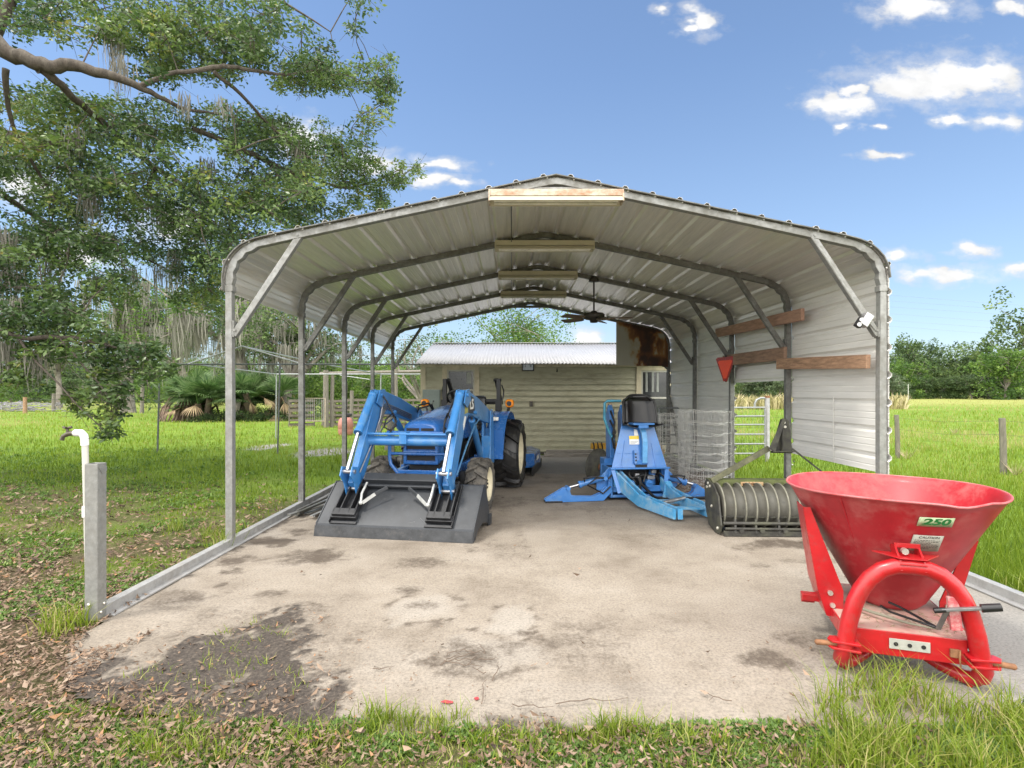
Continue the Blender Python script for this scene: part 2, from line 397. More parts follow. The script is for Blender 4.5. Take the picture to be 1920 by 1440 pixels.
def ell(px, py, rx, ry, rot=0.):
    c = gnd(px, py); ex = gnd(px + rx, py); d1 = gnd(px, py - ry); d2 = gnd(px, py + ry)
    ax = max(.01, abs(ex.x - c.x)); ay = max(.01, (d1.y - d2.y) / 2)
    dx, dy = X - c.x, Y - c.y
    u = (dx * math.cos(rot) + dy * math.sin(rot)) / ax; v = (-dx * math.sin(rot) + dy * math.cos(rot)) / ay
    return np.sqrt(u * u + v * v)
nA = fbm(X * 3.2, Y * 3.2, 5); nB = fbm(X * 11 + 40, Y * 11, 4); nC = fbm(X * 1.3 + 9, Y * 1.3 + 4, 4); nD = fbm(X * 30, Y * 30, 3)
stain = np.zeros_like(X)
for px, py, rx, ry, am in ((600, 1044, 85, 17, .8), (548, 1052, 45, 12, .6), (508, 1113, 36, 13, .75), (345, 1123, 75, 17, .6), (300, 1140, 50, 12, .5), (440, 1052, 36, 12, .85), (512, 1016, 46, 10, .95), (560, 1000, 40, 8, .5),
                           (790, 1056, 60, 15, .55), (765, 1106, 36, 15, .55), (800, 1135, 38, 13, .45), (893, 1232, 92, 34, .68), (950, 1210, 45, 22, .55), (860, 1260, 60, 16, .5), (1435, 1238, 70, 24, .7), (1500, 1195, 60, 16, .5), (1545, 1215, 45, 25, .55),
                           (1480, 1022, 110, 12, .85), (1505, 1052, 50, 8, .55), (1430, 1060, 30, 7, .4), (1170, 1010, 50, 10, .32), (1000, 965, 24, 5, .4), (970, 942, 20, 4, .3), (1060, 945, 24, 4, .45),
                           (930, 1012, 30, 9, .3), (880, 985, 40, 8, .35), (580, 1150, 36, 16, .6), (1330, 1245, 60, 26, .28), (1250, 1180, 60, 22, .24), (1120, 1230, 40, 20, .2), (1180, 1290, 50, 14, .3), (1290, 1340, 40, 10, .4), (1000, 1300, 40, 16, .2),
                           (650, 1120, 40, 10, .28), (1020, 1100, 24, 10, .15), (1110, 955, 60, 12, .26), (1230, 1005, 60, 12, .26)):
    e = ell(px, py, rx, ry)
    stain = np.maximum(stain, am * sstep(1.25, .25, e + (nA - .5) * 1.5 + (nB - .5) * .8))
speck = sstep(.60, .74, nB) * sstep(.48, .62, nC) * .42
front = sstep(3.4, 2.4, Y)
stain = np.maximum(stain, speck * (.45 + .55 * front))
stain = np.maximum(stain, .34 * sstep(.54, .72, fbm(X * 2.2 + 3, Y * 1.1 + 2, 5)))
rust_line = sstep(.28, .0, np.abs(X + 2.0 - (nC - .5) * .5)) * sstep(.5, .64, nA) * .8 * sstep(2.9, 3.6, Y); stain = np.maximum(stain, rust_line)
pale = np.zeros_like(X)
for px, py, rx, ry, am in ((800, 1142, 72, 30, .8), (962, 1172, 50, 38, .9), (940, 1225, 110, 44, .7), (480, 1002, 70, 12, .7), (1560, 1270, 60, 40, .7), (330, 1090, 40, 14, .4), (1680, 1120, 90, 30, .4), (720, 1240, 60, 26, .3), (1130, 1300, 220, 30, .35)):
    e = ell(px, py, rx, ry); pale = np.maximum(pale, am * sstep(1.15, .6, e + (nA - .5) * 1.5 + (nB - .5) * .8))
ring = np.zeros_like(X)
for px, py, rx, ry in ((800, 1142, 72, 30), (962, 1168, 48, 38), (930, 1222, 118, 46), (545, 1170, 62, 34)):
    e = ell(px, py, rx, ry) + (nA - .5) * 1.3 + (nB - .5) * .5; ring = np.maximum(ring, np.exp(-((e - 1.1) / .16) ** 2) * .62 * sstep(.34, .58, nB))
stain = np.maximum(stain, ring)
dd = polydist(X, Y, DIRT) + (nA - .5) * .42 + (nB - .5) * .26 + (nD - .5) * .12
dirt = sstep(.07, -.12, dd) * (1 - .45 * sstep(.56, .7, fbm(X * 5 + 60, Y * 5, 4)))
dirt = np.maximum(dirt, sstep(2.12, 1.98, Y + (nA - .5) * .30 + (nB - .5) * .12) * .9)
dirt = np.maximum(dirt, .75 * sstep(.16, .02, np.abs(X + 2.28)) * sstep(.42, .62, nA))
grey = sstep(1.7, 2.3, X + (nC - .5) * .6) * sstep(4.2, 2.8, Y); grey = np.maximum(grey, sstep(8.465, 8.475, Y) * .8)
Z = Z + (dirt * (.006 + (nD - .5) * .012) + dirt * .012 * nA) * sstep(1.98, 2.2, Y)
idx = -np.ones(X.shape, int); keep = inside
idx[keep] = np.arange(keep.sum())
V = np.stack([X[keep], Y[keep], Z[keep]], 1)
q = np.stack([idx[:-1, :-1], idx[:-1, 1:], idx[1:, 1:], idx[1:, :-1]], -1).reshape(-1, 4); q = q[(q >= 0).all(1)]
m, n, l = nt('concrete')
out = n.new('ShaderNodeOutputMaterial'); b = n.new('ShaderNodeBsdfPrincipled'); l.new(b.outputs[0], out.inputs[0]); b.inputs['Roughness'].default_value = .82; b.inputs['Specular IOR Level'].default_value = .3
tc = n.new('ShaderNodeTexCoord')
def noise(scale, det=6, ro=.6):
    k = n.new('ShaderNodeTexNoise'); k.inputs['Scale'].default_value = scale; k.inputs['Detail'].default_value = det; k.inputs['Roughness'].default_value = ro; l.new(tc.outputs['Object'], k.inputs['Vector']); return k.outputs[0]
def attr(s): k = n.new('ShaderNodeAttribute'); k.attribute_name = s; return k.outputs['Fac']
def mixc(f, a, c):
    k = n.new('ShaderNodeMix'); k.data_type = 'RGBA'; 
    if isinstance(f, (int, float)): k.inputs[0].default_value = f
    else: l.new(f, k.inputs[0])
    for i, q_ in ((6, a), (7, c)):
        if isinstance(q_, tuple): k.inputs[i].default_value = (*q_, 1)
        else: l.new(q_, k.inputs[i])
    return k.outputs[2]
big = ramp(n, [(.30, (.170, .142, .112)), (.5, (.250, .216, .176)), (.70, (.30, .265, .222))]); l.new(noise(1.6, 8, .68), big.inputs[0])
agg = ramp(n, [(.32, (.58, .57, .56)), (.5, (1, 1, 1)), (.68, (1.28, 1.26, 1.22))]); l.new(noise(75, 4, .75), agg.inputs[0])
mu = n.new('ShaderNodeMix'); mu.data_type = 'RGBA'; mu.blend_type = 'MULTIPLY'; mu.inputs[0].default_value = .8
mm2 = n.new('ShaderNodeMath'); mm2.operation = 'MULTIPLY'; l.new(attr('pale'), mm2.inputs[0]); mm2.inputs[1].default_value = .62; mm2 = mm2.outputs[0]
c0 = mixc(attr('grey'), big.outputs[0], (.235, .227, .21)); c0 = mixc(mm2, c0, (.31, .285, .25))
l.new(c0, mu.inputs[6]); l.new(agg.outputs[0], mu.inputs[7])
def mm_(op, a, b_=None, c_=None):
    k = n.new('ShaderNodeMath'); k.operation = op
    for i, q_ in enumerate((a, b_, c_)):
        if q_ is None: continue
        if isinstance(q_, (int, float)): k.inputs[i].default_value = q_
        else: l.new(q_, k.inputs[i])
    return k.outputs[0]
def frayed(a, amp, lo, hi):
    k = n.new('ShaderNodeMapRange'); k.interpolation_type = 'SMOOTHSTEP'
    l.new(mm_('ADD', a, mm_('ADD', mm_('MULTIPLY_ADD', noise(30, 8, .8), amp, -.5 * amp), mm_('MULTIPLY_ADD', noise(7, 6, .7), amp * .8, -.4 * amp))), k.inputs[0]); k.inputs[1].default_value = lo; k.inputs[2].default_value = hi; return k.outputs[0]
stf = frayed(attr('stain'), 1.7, .08, .92)
pit = n.new('ShaderNodeMapRange'); l.new(noise(140, 3, .9), pit.inputs[0]); pit.inputs[1].default_value = .62; pit.inputs[2].default_value = .70
cr_ = n.new('ShaderNodeTexVoronoi'); cr_.feature = 'DISTANCE_TO_EDGE'; cr_.inputs['Scale'].default_value = .42
wv_ = n.new('ShaderNodeTexNoise'); wv_.inputs['Scale'].default_value = 2.2; wv_.inputs['Detail'].default_value = 7; l.new(tc.outputs['Object'], wv_.inputs['Vector'])
vm_ = n.new('ShaderNodeMix'); vm_.data_type = 'VECTOR'; vm_.inputs[0].default_value = .42; l.new(tc.outputs['Object'], vm_.inputs[4]); l.new(wv_.outputs['Color'], vm_.inputs[5]); l.new(vm_.outputs[1], cr_.inputs['Vector'])
ck = n.new('ShaderNodeMapRange'); l.new(cr_.outputs['Distance'], ck.inputs[0]); ck.inputs[1].default_value = .0035; ck.inputs[2].default_value = .0008; ck.inputs[3].default_value = 0; ck.inputs[4].default_value = .0
c1 = mixc(stf, mu.outputs[2], (.088, .070, .054)); c1 = mixc(mm_('MULTIPLY', pit.outputs[0], .55), c1, (.06, .05, .042)); c1 = mixc(ck.outputs[0], c1, (.06, .05, .04))
soil = ramp(n, [(.36, (.026, .021, .017)), (.52, (.062, .051, .042)), (.62, (.115, .094, .074)), (.70, (.24, .20, .16))]); l.new(noise(58, 8, .82), soil.inputs[0])
c2 = mixc(frayed(attr('dirt'), .9, .22, .78), c1, soil.outputs[0]); l.new(c2, b.inputs['Base Color'])
bp = n.new('ShaderNodeBump'); bp.inputs['Strength'].default_value = .35; bp.inputs['Distance'].default_value = .006; l.new(noise(95, 4, .8), bp.inputs['Height']); l.new(bp.outputs[0], b.inputs['Normal'])
slab = fast_mesh('concrete_floor', V, [q], m, {'stain': stain[keep], 'pale': pale[keep], 'dirt': dirt[keep], 'grey': grey[keep]}, True)
struct(slab)

# ------------------------------------------------------------------ ground to the horizon
def axis(parts): return np.unique(np.round(np.concatenate(parts), 4))
ax_ = axis([np.arange(-6, 6.01, .07), np.linspace(6, 14, 40), np.linspace(-14, -6, 40), np.geomspace(14, 900, 40), -np.geomspace(14, 900, 40)])
ay_ = axis([np.arange(1.2, 9, .07), np.linspace(9, 20, 60), np.geomspace(20, 1500, 50), np.linspace(-40, 1.2, 20)])
X, Y = np.meshgrid(ax_, ay_)
def litter_amount(x, y):
    """how much fallen leaf there is: under the oak on the left and along the near edge"""
    a = sstep(9.2, 4.0, y + .12 * np.minimum(x + 2.4, 0) + (fbm(x * .8, y * .8) - .5) * 5.0) * sstep(-2.0, -2.5, x)
    a = np.maximum(a * .9, sstep(2.5, 2.1, y) * sstep(1.6, 1.1, x) * .9)
    a = np.maximum(a, sstep(2.4, 2.0, y) * .35)
    return a * np.clip(.25 + 1.5 * fbm(x * 1.7 + 5, y * 1.7), 0, 1)
lit = litter_amount(X, Y); lit = np.maximum(lit, .8 * sstep(2.7, 2.3, Y) * (np.abs(X) < 6)); lit = np.maximum(lit, .85 * sstep(3.5, 2.9, Y) * sstep(-1.8, -2.1, X) * (X > -5))
dry = sstep(38, 75, Y + (fbm(X * .03, Y * .05) - .5) * 50) * .9
dry = np.maximum(dry, .65 * sstep(.60, .72, fbm(X * .16 + 3, Y * .1, 4)) * sstep(14, 26, Y))
ash = np.zeros_like(X)
for px, py, rx, ry in ((505, 835, 26, 7), (610, 845, 46, 7), (640, 846, 25, 5)):
    c = gnd(px, py); ex = abs(gnd(px + rx, py).x - c.x); ey = (gnd(px, py - ry).y - gnd(px, py + ry).y) / 2
    ash = np.maximum(ash, sstep(1.2, .6, np.hypot((X - c.x) / ex, (Y - c.y) / ey) + (fbm(X * 2, Y * 2) - .5)))
Z = np.full_like(X, -.03) + (fbm(X * .5, Y * .5) - .5) * .05 * sstep(2.2, 5, np.abs(X - .36))
und = (polydist(X, Y, SLAB) < -.10); Z = np.where(und, -.05, Z)
Z = np.where((Y < 2.35) & ~((X > -1.6) & (Y > 2.12)) & (np.abs(X) < 6), np.maximum(Z, -.045 + .052 * sstep(2.2, 1.92, Y + (fbm(X * 5, Y * 5) - .5) * .22 - .12 * (X < -.9)) + (fbm(X * 14, Y * 14) - .5) * .012), Z)
m, n, l = nt('ground')
out = n.new('ShaderNodeOutputMaterial'); b = n.new('ShaderNodeBsdfPrincipled'); l.new(b.outputs[0], out.inputs[0]); b.inputs['Roughness'].default_value = .9; b.inputs['Specular IOR Level'].default_value = .15
tc = n.new('ShaderNodeTexCoord')
gr = ramp(n, [(.28, (.085, .140, .018)), (.5, (.135, .215, .026)), (.72, (.20, .28, .04))]); l.new(noise(1.1, 9, .74), gr.inputs[0])
dr = ramp(n, [(.3, (.20, .235, .055)), (.55, (.28, .285, .085)), (.75, (.37, .33, .15))]); l.new(noise(.35, 9, .72), dr.inputs[0])
lt = ramp(n, [(.34, (.022, .017, .013)), (.48, (.075, .052, .037)), (.58, (.12, .085, .058)), (.68, (.24, .175, .125))]); l.new(noise(42, 9, .85), lt.inputs[0])
c0 = mixc(attr('dry'), gr.outputs[0], dr.outputs[0]); c0 = mixc(attr('litter'), c0, lt.outputs[0]); c0 = mixc(attr('ash'), c0, (.34, .32, .30))
l.new(c0, b.inputs['Base Color'])
bp = n.new('ShaderNodeBump'); bp.inputs['Strength'].default_value = .6; bp.inputs['Distance'].default_value = .05; l.new(noise(14, 8, .75), bp.inputs['Height']); l.new(bp.outputs[0], b.inputs['Normal'])
ii = np.arange(X.size).reshape(X.shape)
q = np.stack([ii[:-1, :-1], ii[:-1, 1:], ii[1:, 1:], ii[1:, :-1]], -1).reshape(-1, 4)
struct(fast_mesh('ground', np.stack([X.ravel(), Y.ravel(), Z.ravel()], 1), [q], m, {'litter': lit.ravel(), 'dry': dry.ravel(), 'ash': ash.ravel()}, True))

# ------------------------------------------------------------------ grass blades, leaf litter
GRASS = leafmat('grass_blade', [(0, (.048, .088, .012)), (.35, (.118, .185, .018)), (.7, (.21, .278, .032)), (1, (.36, .325, .13))], .35, .5, .3)
WEED = leafmat('broad_weed', [(0, (.05, .105, .02)), (.6, (.12, .20, .04)), (1, (.22, .29, .075))], .35, .5, .3)
def blades(name, P, h, w, tone, m, lean=.5):
    """P (N,3) roots, h heights, w widths: bent three-point blades"""
    k = len(P); a = RNG.random(k) * 2 * PI; b_ = RNG.random(k) * 2 * PI
    side = np.stack([np.cos(a), np.sin(a), np.zeros(k)], 1) * (w / 2)[:, None]
    ln = np.stack([np.cos(b_), np.sin(b_), np.zeros(k)], 1) * (h * lean * RNG.random(k))[:, None]
    up = np.zeros((k, 3)); up[:, 2] = h
    mid = P + up * .55 + ln * .35; tip = P + up * (1 - .25 * RNG.random(k))[:, None] + ln
    V = np.stack([P - side, P + side, mid + side * .8, mid - side * .8, tip], 1).reshape(-1, 3)
    i = np.arange(k)[:, None] * 5
    return fast_mesh(name, V, [i + np.array([[0, 1, 2, 3]]), i + np.array([[3, 2, 4]])], m, {'tone': np.repeat(tone, 5)})
def screen_pts(k, x0, x1, y0, y1):
    px = RNG.uniform(x0, x1, k); py = RNG.uniform(y0, y1, k)
    d = H * F / (py - CY); return (px - CX) * d / F, d
def off_floor(x, y): return (x < -2.42) | (x > 3.13) | (y > 13)
x, y = screen_pts(330000, -420, 2340, 751, 1330)
shed_zone = (x > -1.95) & (x < 3.8) & (y > 10.9) & (y < 17)
lit = litter_amount(x, y)
patch = fbm(x * 1.3 + 31, y * 1.3, 4)
keep = off_floor(x, y) & ~shed_zone & (RNG.random(len(x)) > lit * 1.15 + sstep(.45, .33, patch) * .5 * sstep(10, 6, y) * (x < 0)) & (y > 2.0)
x, y, patch, lt_ = x[keep], y[keep], patch[keep], lit[keep]
near = sstep(9, 4.5, y) * (x < 0)
h = (RNG.uniform(.05, .13, len(x)) + .05 * sstep(8, 30, y)) * (1 - .55 * near) * (.7 + .6 * patch) * np.where(x > 0, 1.25, 1)
wd = np.clip(y * .0011, .0035, .05) * RNG.uniform(.7, 1.3, len(x)) * (1 + .7 * near)
big_ = fbm(x * .35 + 11, y * .22 + 5, 4)
dry_ = sstep(.56, .66, fbm(x * .16 + 3, y * .1, 4)) * sstep(9, 18, y)
tone = np.clip(.0 + .30 * dry_ + .45 * patch + .65 * big_ + RNG.normal(0, .14, len(x)) - .22 * near * (lt_ > .1) + .16 * sstep(9, 20, y) + .42 * sstep(30, 60, y + (fbm(x * .08, y * .08) - .5) * 40), 0, 1)
stuff(blades('grass', np.stack([x, y, np.full(len(x), -.04)], 1), h, wd, tone, GRASS), 'bright green lawn grass around the carport and across the pasture', 'grass')
# weeds with small broad leaves between the fallen leaves on the left
def broad(name, x, y, size, m, z=-.02, k=7):
    Nn = len(x); P = np.repeat(np.stack([x, y, np.full(Nn, z)], 1), k, 0); M_ = len(P); P[:, 2] = z + .022 * sstep(2.25, 2.02, P[:, 1])
    a = RNG.random(M_) * 2 * PI; el = RNG.uniform(.15, .9, M_); s = np.repeat(size, k) * RNG.uniform(.6, 1.3, M_)
    dr = np.stack([np.cos(a) * np.cos(el), np.sin(a) * np.cos(el), np.sin(el)], 1); sd_ = np.stack([-np.sin(a), np.cos(a), np.zeros(M_)], 1)
    b0 = P + dr * (s * .5)[:, None] * RNG.random(M_)[:, None]; tip = b0 + dr * s[:, None]; mid = b0 + dr * (s * .5)[:, None]
    wv = sd_ * (s * .24)[:, None]
    V = np.stack([b0, mid + wv, tip, mid - wv], 1).reshape(-1, 3)
    i = np.arange(M_)[:, None] * 4
    return fast_mesh(name, V, [i + np.array([[0, 1, 2, 3]])], m, {'tone': np.repeat(np.clip(RNG.normal(.5, .22, M_), 0, 1), 4)})
x, y = screen_pts(60000, -300, 480, 840, 1440)
cl = fbm(x * 2.1 + 77, y * 2.1 + 3, 4)
keep = (x < -2.45) & (cl > .52) & (RNG.random(len(x)) < .4)
x1, y1 = x[keep], y[keep]
x, y = screen_pts(60000, -300, 2100, 1270, 1490)
cl = fbm(x * 3.4 + 7, y * 3.4 + 13, 4); edge_ = 2.07 + .25 * (fbm(x * 2 + 50, y * 0 + 3, 3) - .5)
keep = (cl > .455) & ((y < edge_) | ((polydist(x, y, DIRT) < .05) & (cl > .56)) | ((x < -2.1) & (y < 3))) & (RNG.random(len(x)) < .4)
x2, y2 = x[keep], y[keep]
xx, yy2 = np.concatenate([x1, x2]), np.concatenate([y1, y2])
stuff(broad('ground_cover', xx, yy2, np.clip(.010 + yy2 * .0035, .014, .05), WEED), 'low green weeds among the fallen leaves', 'weeds')
# tall tufts: front edge, foot of the spreader, along the rails
def tufts(cs, spread, per, hmin, hmax, wmin, wmax):
    X_ = []; Y_ = []; Hh = []
    for (cx, cy), s, p_, a, b2 in zip(cs, spread, per, hmin, hmax):
        X_.append(RNG.normal(cx, s, p_)); Y_.append(RNG.normal(cy, s * .7, p_)); Hh.append(RNG.uniform(a, b2, p_))
    X_, Y_, Hh = map(np.concatenate, (X_, Y_, Hh))
    return np.stack([X_, Y_, np.full(len(X_), -.02)], 1), Hh, RNG.uniform(wmin, wmax, len(X_))
cs = []; sp = []; pe = []; h0 = []; h1 = []
def T(px, py, s, p_, a, b2):
    v = gnd(px, py); cs.append((v.x, v.y)); sp.append(s); pe.append(p_); h0.append(a); h1.append(b2)
for _ in range(520):                                             # front edge strip
    px = random.uniform(-150, 1560); T(px, random.uniform(1366, 1510) - (22 if 560 < px < 860 else 0) - (30 if px < 400 else 0), random.uniform(.015, .06), random.randint(10, 40), .02, random.uniform(.04, .10))
for px, py in ((260, 1400), (300, 1425), (370, 1415), (420, 1430), (700, 1345), (730, 1350), (760, 1362), (690, 1370), (1130, 1375), (1160, 1370), (1190, 1378), (1230, 1380), (1130, 1400), (620, 1395), (560, 1400), (820, 1372), (1290, 1395), (1340, 1400), (900, 1398), (985, 1402)):
    T(px, py, .035, 60, .04, .13)
for _ in range(95):                                              # the long grass in front of the spreader
    px = random.uniform(1540, 1990); T(px, random.uniform(1335, 1500) - max(0, (1720 - px)) * .12, random.uniform(.02, .05), random.randint(18, 34), .08, random.uniform(.15, .26))
for px, py in ((1610, 1285), (1640, 1290), (1670, 1290), (1700, 1300), (1740, 1310), (1590, 1310), (1660, 1320), (1725, 1330), (1770, 1330)): T(px, py, .035, 34, .08, .22)
for px, py in ((425, 1018), (405, 1030), (440, 1005), (395, 1005), (118, 1170), (150, 1172), (100, 1185), (330, 990)): T(px, py, .05, 70, .06, .22)
for px, py in ((480, 1205), (460, 1250), (420, 1190), (500, 1185), (400, 1255), (350, 1275), (380, 1300), (330, 1290), (440, 1275), (260, 1275), (530, 1195), (475, 1172), (410, 1215), (445, 1225), (390, 1240), (500, 1250), (540, 1270), (300, 1262), (420, 1310), (360, 1330), (280, 1310), (560, 1300), (210, 1330), (470, 1320)): T(px, py, .03, 22, .02, .085)
for _ in range(40):                                              # against the right rail and the posts of the field
    T(random.uniform(1860, 2050), random.uniform(1095, 1200), .06, 40, .06, .2)
P, hh, ww = tufts(cs, sp, pe, h0, h1, .0026, .0066)
ok = (P[:, 1] > 1.5)
P, hh, ww = P[ok], hh[ok], ww[ok]
rail = (P[:, 0] > 2.3) & (P[:, 1] > 2.5); P[rail & (P[:, 0] < 3.12), 0] += .75
stuff(blades('long_grass', P, hh, ww, np.clip(RNG.normal(.60, .2, len(P)) + .3 * (RNG.random(len(P)) < .09), 0, 1), GRASS, 1.0), 'tufts of long grass at the concrete edge and before the spreader', 'grass')
# fallen oak leaves
LITTER = leafmat('dead_leaf', [(0, (.035, .024, .017)), (.35, (.105, .067, .043)), (.65, (.20, .135, .09)), (.92, (.30, .225, .165)), (1, (.30, .16, .08))], .1, .6, .3)
def fallen(name, x, y, size, zoff=0.):
    k = len(x); size = size * np.clip(np.exp(RNG.normal(0, .30, k)), .5, 1.7); a = RNG.random(k) * 2 * PI; til = RNG.normal(0, .35, k); til2 = RNG.normal(0, .3, k)
    u = np.stack([np.cos(a), np.sin(a), np.sin(til)], 1); v = np.stack([-np.sin(a), np.cos(a), np.sin(til2)], 1)
    c = np.stack([x, y, zoff + np.abs(RNG.normal(0, .008, k)) + .004], 1)
    L = (size * RNG.uniform(.6, 1.25, k))[:, None]; W = L * RNG.uniform(.3, .5, k)[:, None]; cur = np.zeros((k, 3)); cur[:, 2] = RNG.uniform(0, .3, k) * L[:, 0]
    V = np.stack([c - u * L / 2 + cur, c + v * W / 2 - u * L * .1, c + u * L / 2 + cur, c - v * W / 2 - u * L * .1], 1).reshape(-1, 3)
    i = np.arange(k)[:, None] * 4
    return fast_mesh(name, V, [i + np.array([[0, 1, 2]]), i + np.array([[0, 2, 3]])], LITTER, {'tone': np.repeat(np.clip(RNG.normal(.55, .25, k), 0, 1), 4)})
x, y = screen_pts(230000, -420, 1750, 850, 1500)
lt_ = litter_amount(x, y); dpoly = polydist(x, y, DIRT)
onfl = polydist(x, y, SLAB) < -.03
edge_ = 2.05 + .22 * (fbm(x * 2 + 80, y * 0 + 8, 3) - .5)
pr = np.where(x < -2.42, lt_, 0) * .55
pr = np.maximum(pr, np.where((dpoly < .02) & (x > -2.6), .035, 0)); pr = np.maximum(pr, np.where((dpoly < .0) & (y < 2.35) & (x < -.9), .20, 0))
pr = np.maximum(pr, np.where((y < edge_) & (x < 1.7), .30 * sstep(.46, .62, fbm(x * 2.6 + 19, y * 2.6, 3)), 0)); pr = np.maximum(pr, np.where((x < -1.9) & (y < 3.0) & (dpoly < .25), .38, 0))
pr = np.maximum(pr, np.where((polydist(x, y, SLAB) > -.03) & (x > -2.5) & (x < 1.9) & (y < 3.4), np.where(y > 2.25, .42, np.where(x < -.9, .20, .10)), 0)); pr = np.maximum(pr, .0012 * onfl)
pr = pr * np.clip(.15 + 1.7 * fbm(x * 3.1 + 8, y * 3.1, 4) - .25, .05, 1)
keep = RNG.random(len(x)) < pr
x, y = x[keep], y[keep]
gx_, gy_ = screen_pts(9000, 0, 1900, 900, 1390); kg = (polydist(gx_, gy_, SLAB) < -.02) & (RNG.random(9000) < .05 + .5 * sstep(.5, .64, fbm(gx_ * 2.4 + 4, gy_ * 2.4, 4)) + .9 * (polydist(gx_, gy_, DIRT) < .15))
stuff(fallen('grit', gx_[kg], gy_[kg], np.full(kg.sum(), .0085), .0), 'small dark crumbs of bark and soil on the concrete', 'debris')
stuff(fallen('leaf_litter', x, y, np.clip(.013 + .0048 * y, .018, .042), np.where(y < 2.2, .014, np.where((x < -2.42) | (polydist(x, y, SLAB) > 0), -.018, .006))), 'brown fallen oak leaves scattered over the ground', 'fallen leaves')
# twigs on the concrete
TWIG = mat('twig', (.13, .095, .07), .85)
for px, py, L_, a0 in ((880, 1232, .16, .5), (905, 1222, .12, 1.9), (870, 1250, .2, -.3), (930, 1262, .16, 1.4), (845, 1240, .13, .9), (895, 1262, .1, 2.4), (905, 1300, .18, 1.5), (560, 1330, .14, .7), (1000, 1330, .16, -.1), (1110, 1320, .3, .05), (870, 1225, .1, 2.8), (915, 1240, .09, .1), (790, 1360, .12, 1.2), (630, 1320, .16, .9), (270, 1080, .3, .25), (862, 1243, .14, .1), (885, 1242, .13, 1.2), (852, 1228, .1, .6), (720, 1258, .09, .4), (1340, 1310, .12, 2.6)):
    v = gnd(px, py); pts = []; mb = MB()
    for i in range(7):
        t = i / 6 - .5
        pts.append((math.cos(a0) * L_ * t + random.uniform(-.009, .009), math.sin(a0) * L_ * t + random.uniform(-.009, .009), .008 + random.uniform(0, .012)))
    mb.tube(pts, [.0020, .0022, .002, .0019, .0016, .0012, .0008], 5)
    if random.random() < .6: p = Vector(pts[3]); mb.tube([p, p + Vector((random.uniform(-.04, .04), random.uniform(-.04, .04), .004))], [.0013, .0007], 4)
    o = mb.build('twig', TWIG); o.location = v; tag(o, 'thin dry twig lying on the concrete', 'twig', 'twigs on the concrete')
for px, py, L_, sh in ((838, 1318, .05, 0), (893, 1312, .022, 1)):
    v = gnd(px, py); mb = MB(); mb.prism([(-L_ / 2, -.006), (L_ * .1, -.011), (L_ / 2, -.004), (L_ / 2, .005), (-L_ * .2, .009)], .004, .007, 'z'); o = mb.build('scrap', mat('red_scrap', (.42, .05, .06), .6)); o.location = v; o.rotation_euler = (0, .1, sh); tag(o, ('red plastic scrap on the concrete near the front edge', 'tiny red scrap beside the twigs near the front edge')[sh], 'scrap')
# ------------------------------------------------------------------ carport
XC, XL, XR = .363, -2.337, 3.063
D = [4.48, 6.0, 7.53, 9.05, 10.58]
carport = thing('carport', 'open grey metal carport with ribbed barrel edged roof and bent tube frames', 'carport', (XC, 7.5, 0))
Mc = Matrix.Translation((-XC, -7.5, 0))          # world -> carport space
half = [(2.70, .07), (2.70, 1.2), (2.70, 2.16), (2.698, 2.22), (2.69, 2.27), (2.675, 2.32), (2.65, 2.37), (2.615, 2.41), (2.575, 2.447), (2.53, 2.475), (2.47, 2.50), (2.40, 2.520), (2.30, 2.543), (1.4, 2.737), (.06, 3.018), (0, 3.024)]
prof = [(XC - a, z) for a, z in half] + [(XC + a, z) for a, z in half[-2::-1]]
sq = lambda w, h=None: [(-w / 2, -(h or w) / 2), (w / 2, -(h or w) / 2), (w / 2, (h or w) / 2), (-w / 2, (h or w) / 2)]
def frame(d, m, first):
    mb = MB(); pts = [(x, d, z) for x, z in prof]
    # crimped bends: the inner wall of the tube ripples
    k = len(pts); vs = []
    for i, p in enumerate(pts):
        p = Vector(p); t = (Vector(pts[min(i + 1, k - 1)]) - Vector(pts[max(i - 1, 0)])).normalized(); nrm = Vector((0, 1, 0)).cross(t).normalized()
        inb = 2 <= min(i, k - 1 - i) <= 10
        wv = (.007 if min(i, k - 1 - i) % 2 else -.006) if inb else 0
        sgn = 1 if nrm.dot(Vector((XC, d, 1.2)) - p) > 0 else -1
        # section: two outer corners, two inner ones
        o_ = -nrm * sgn * .029; i_ = nrm * sgn * (.029 + wv); s_ = Vector((0, .029, 0))
        vs += [p + o_ - s_, p + o_ + s_, p + i_ + s_, p + i_ - s_]
    fs = [(i * 4 + j, i * 4 + (j + 1) % 4, i * 4 + 4 + (j + 1) % 4, i * 4 + 4 + j) for i in range(k - 1) for j in range(4)]
    mb.add(vs, fs, M=Mc)
    # tie under the ridge and square sockets at the feet
    zr = 2.952
    mb.bar((XC - .37, d, zr), (XC + .37, d, zr), .045, .045, M=Mc)
    for x in (XL, XR):
        mb.box((x, d, .11), (.05, .05, .1), M=Mc); mb.box((x, d, 2.135), (.066, .066, .05), M=Mc)
    return mb.build('frame', m, carport, .004)
def brace(d, side, m):
    mb = MB(); x0 = XL if side < 0 else XR; s = -side
    mb.bar((x0 + s * .035, d, 1.75), (x0 + s * .60, d, 2.605), .05, .05, (0, 1, 0), M=Mc)
    mb.box((x0 + s * .036, d, 1.80), (.012, .062, .14), M=Mc)
    mb.cyl((x0 + s * .05, d - .034, 1.79), (x0 + s * .05, d - .026, 1.79), .011, n=8, M=Mc); mb.cyl((x0 + s * .565, d - .036, 2.575), (x0 + s * .565, d - .026, 2.575), .011, n=8, M=Mc)
    return mb.build('brace', m, carport, .004)
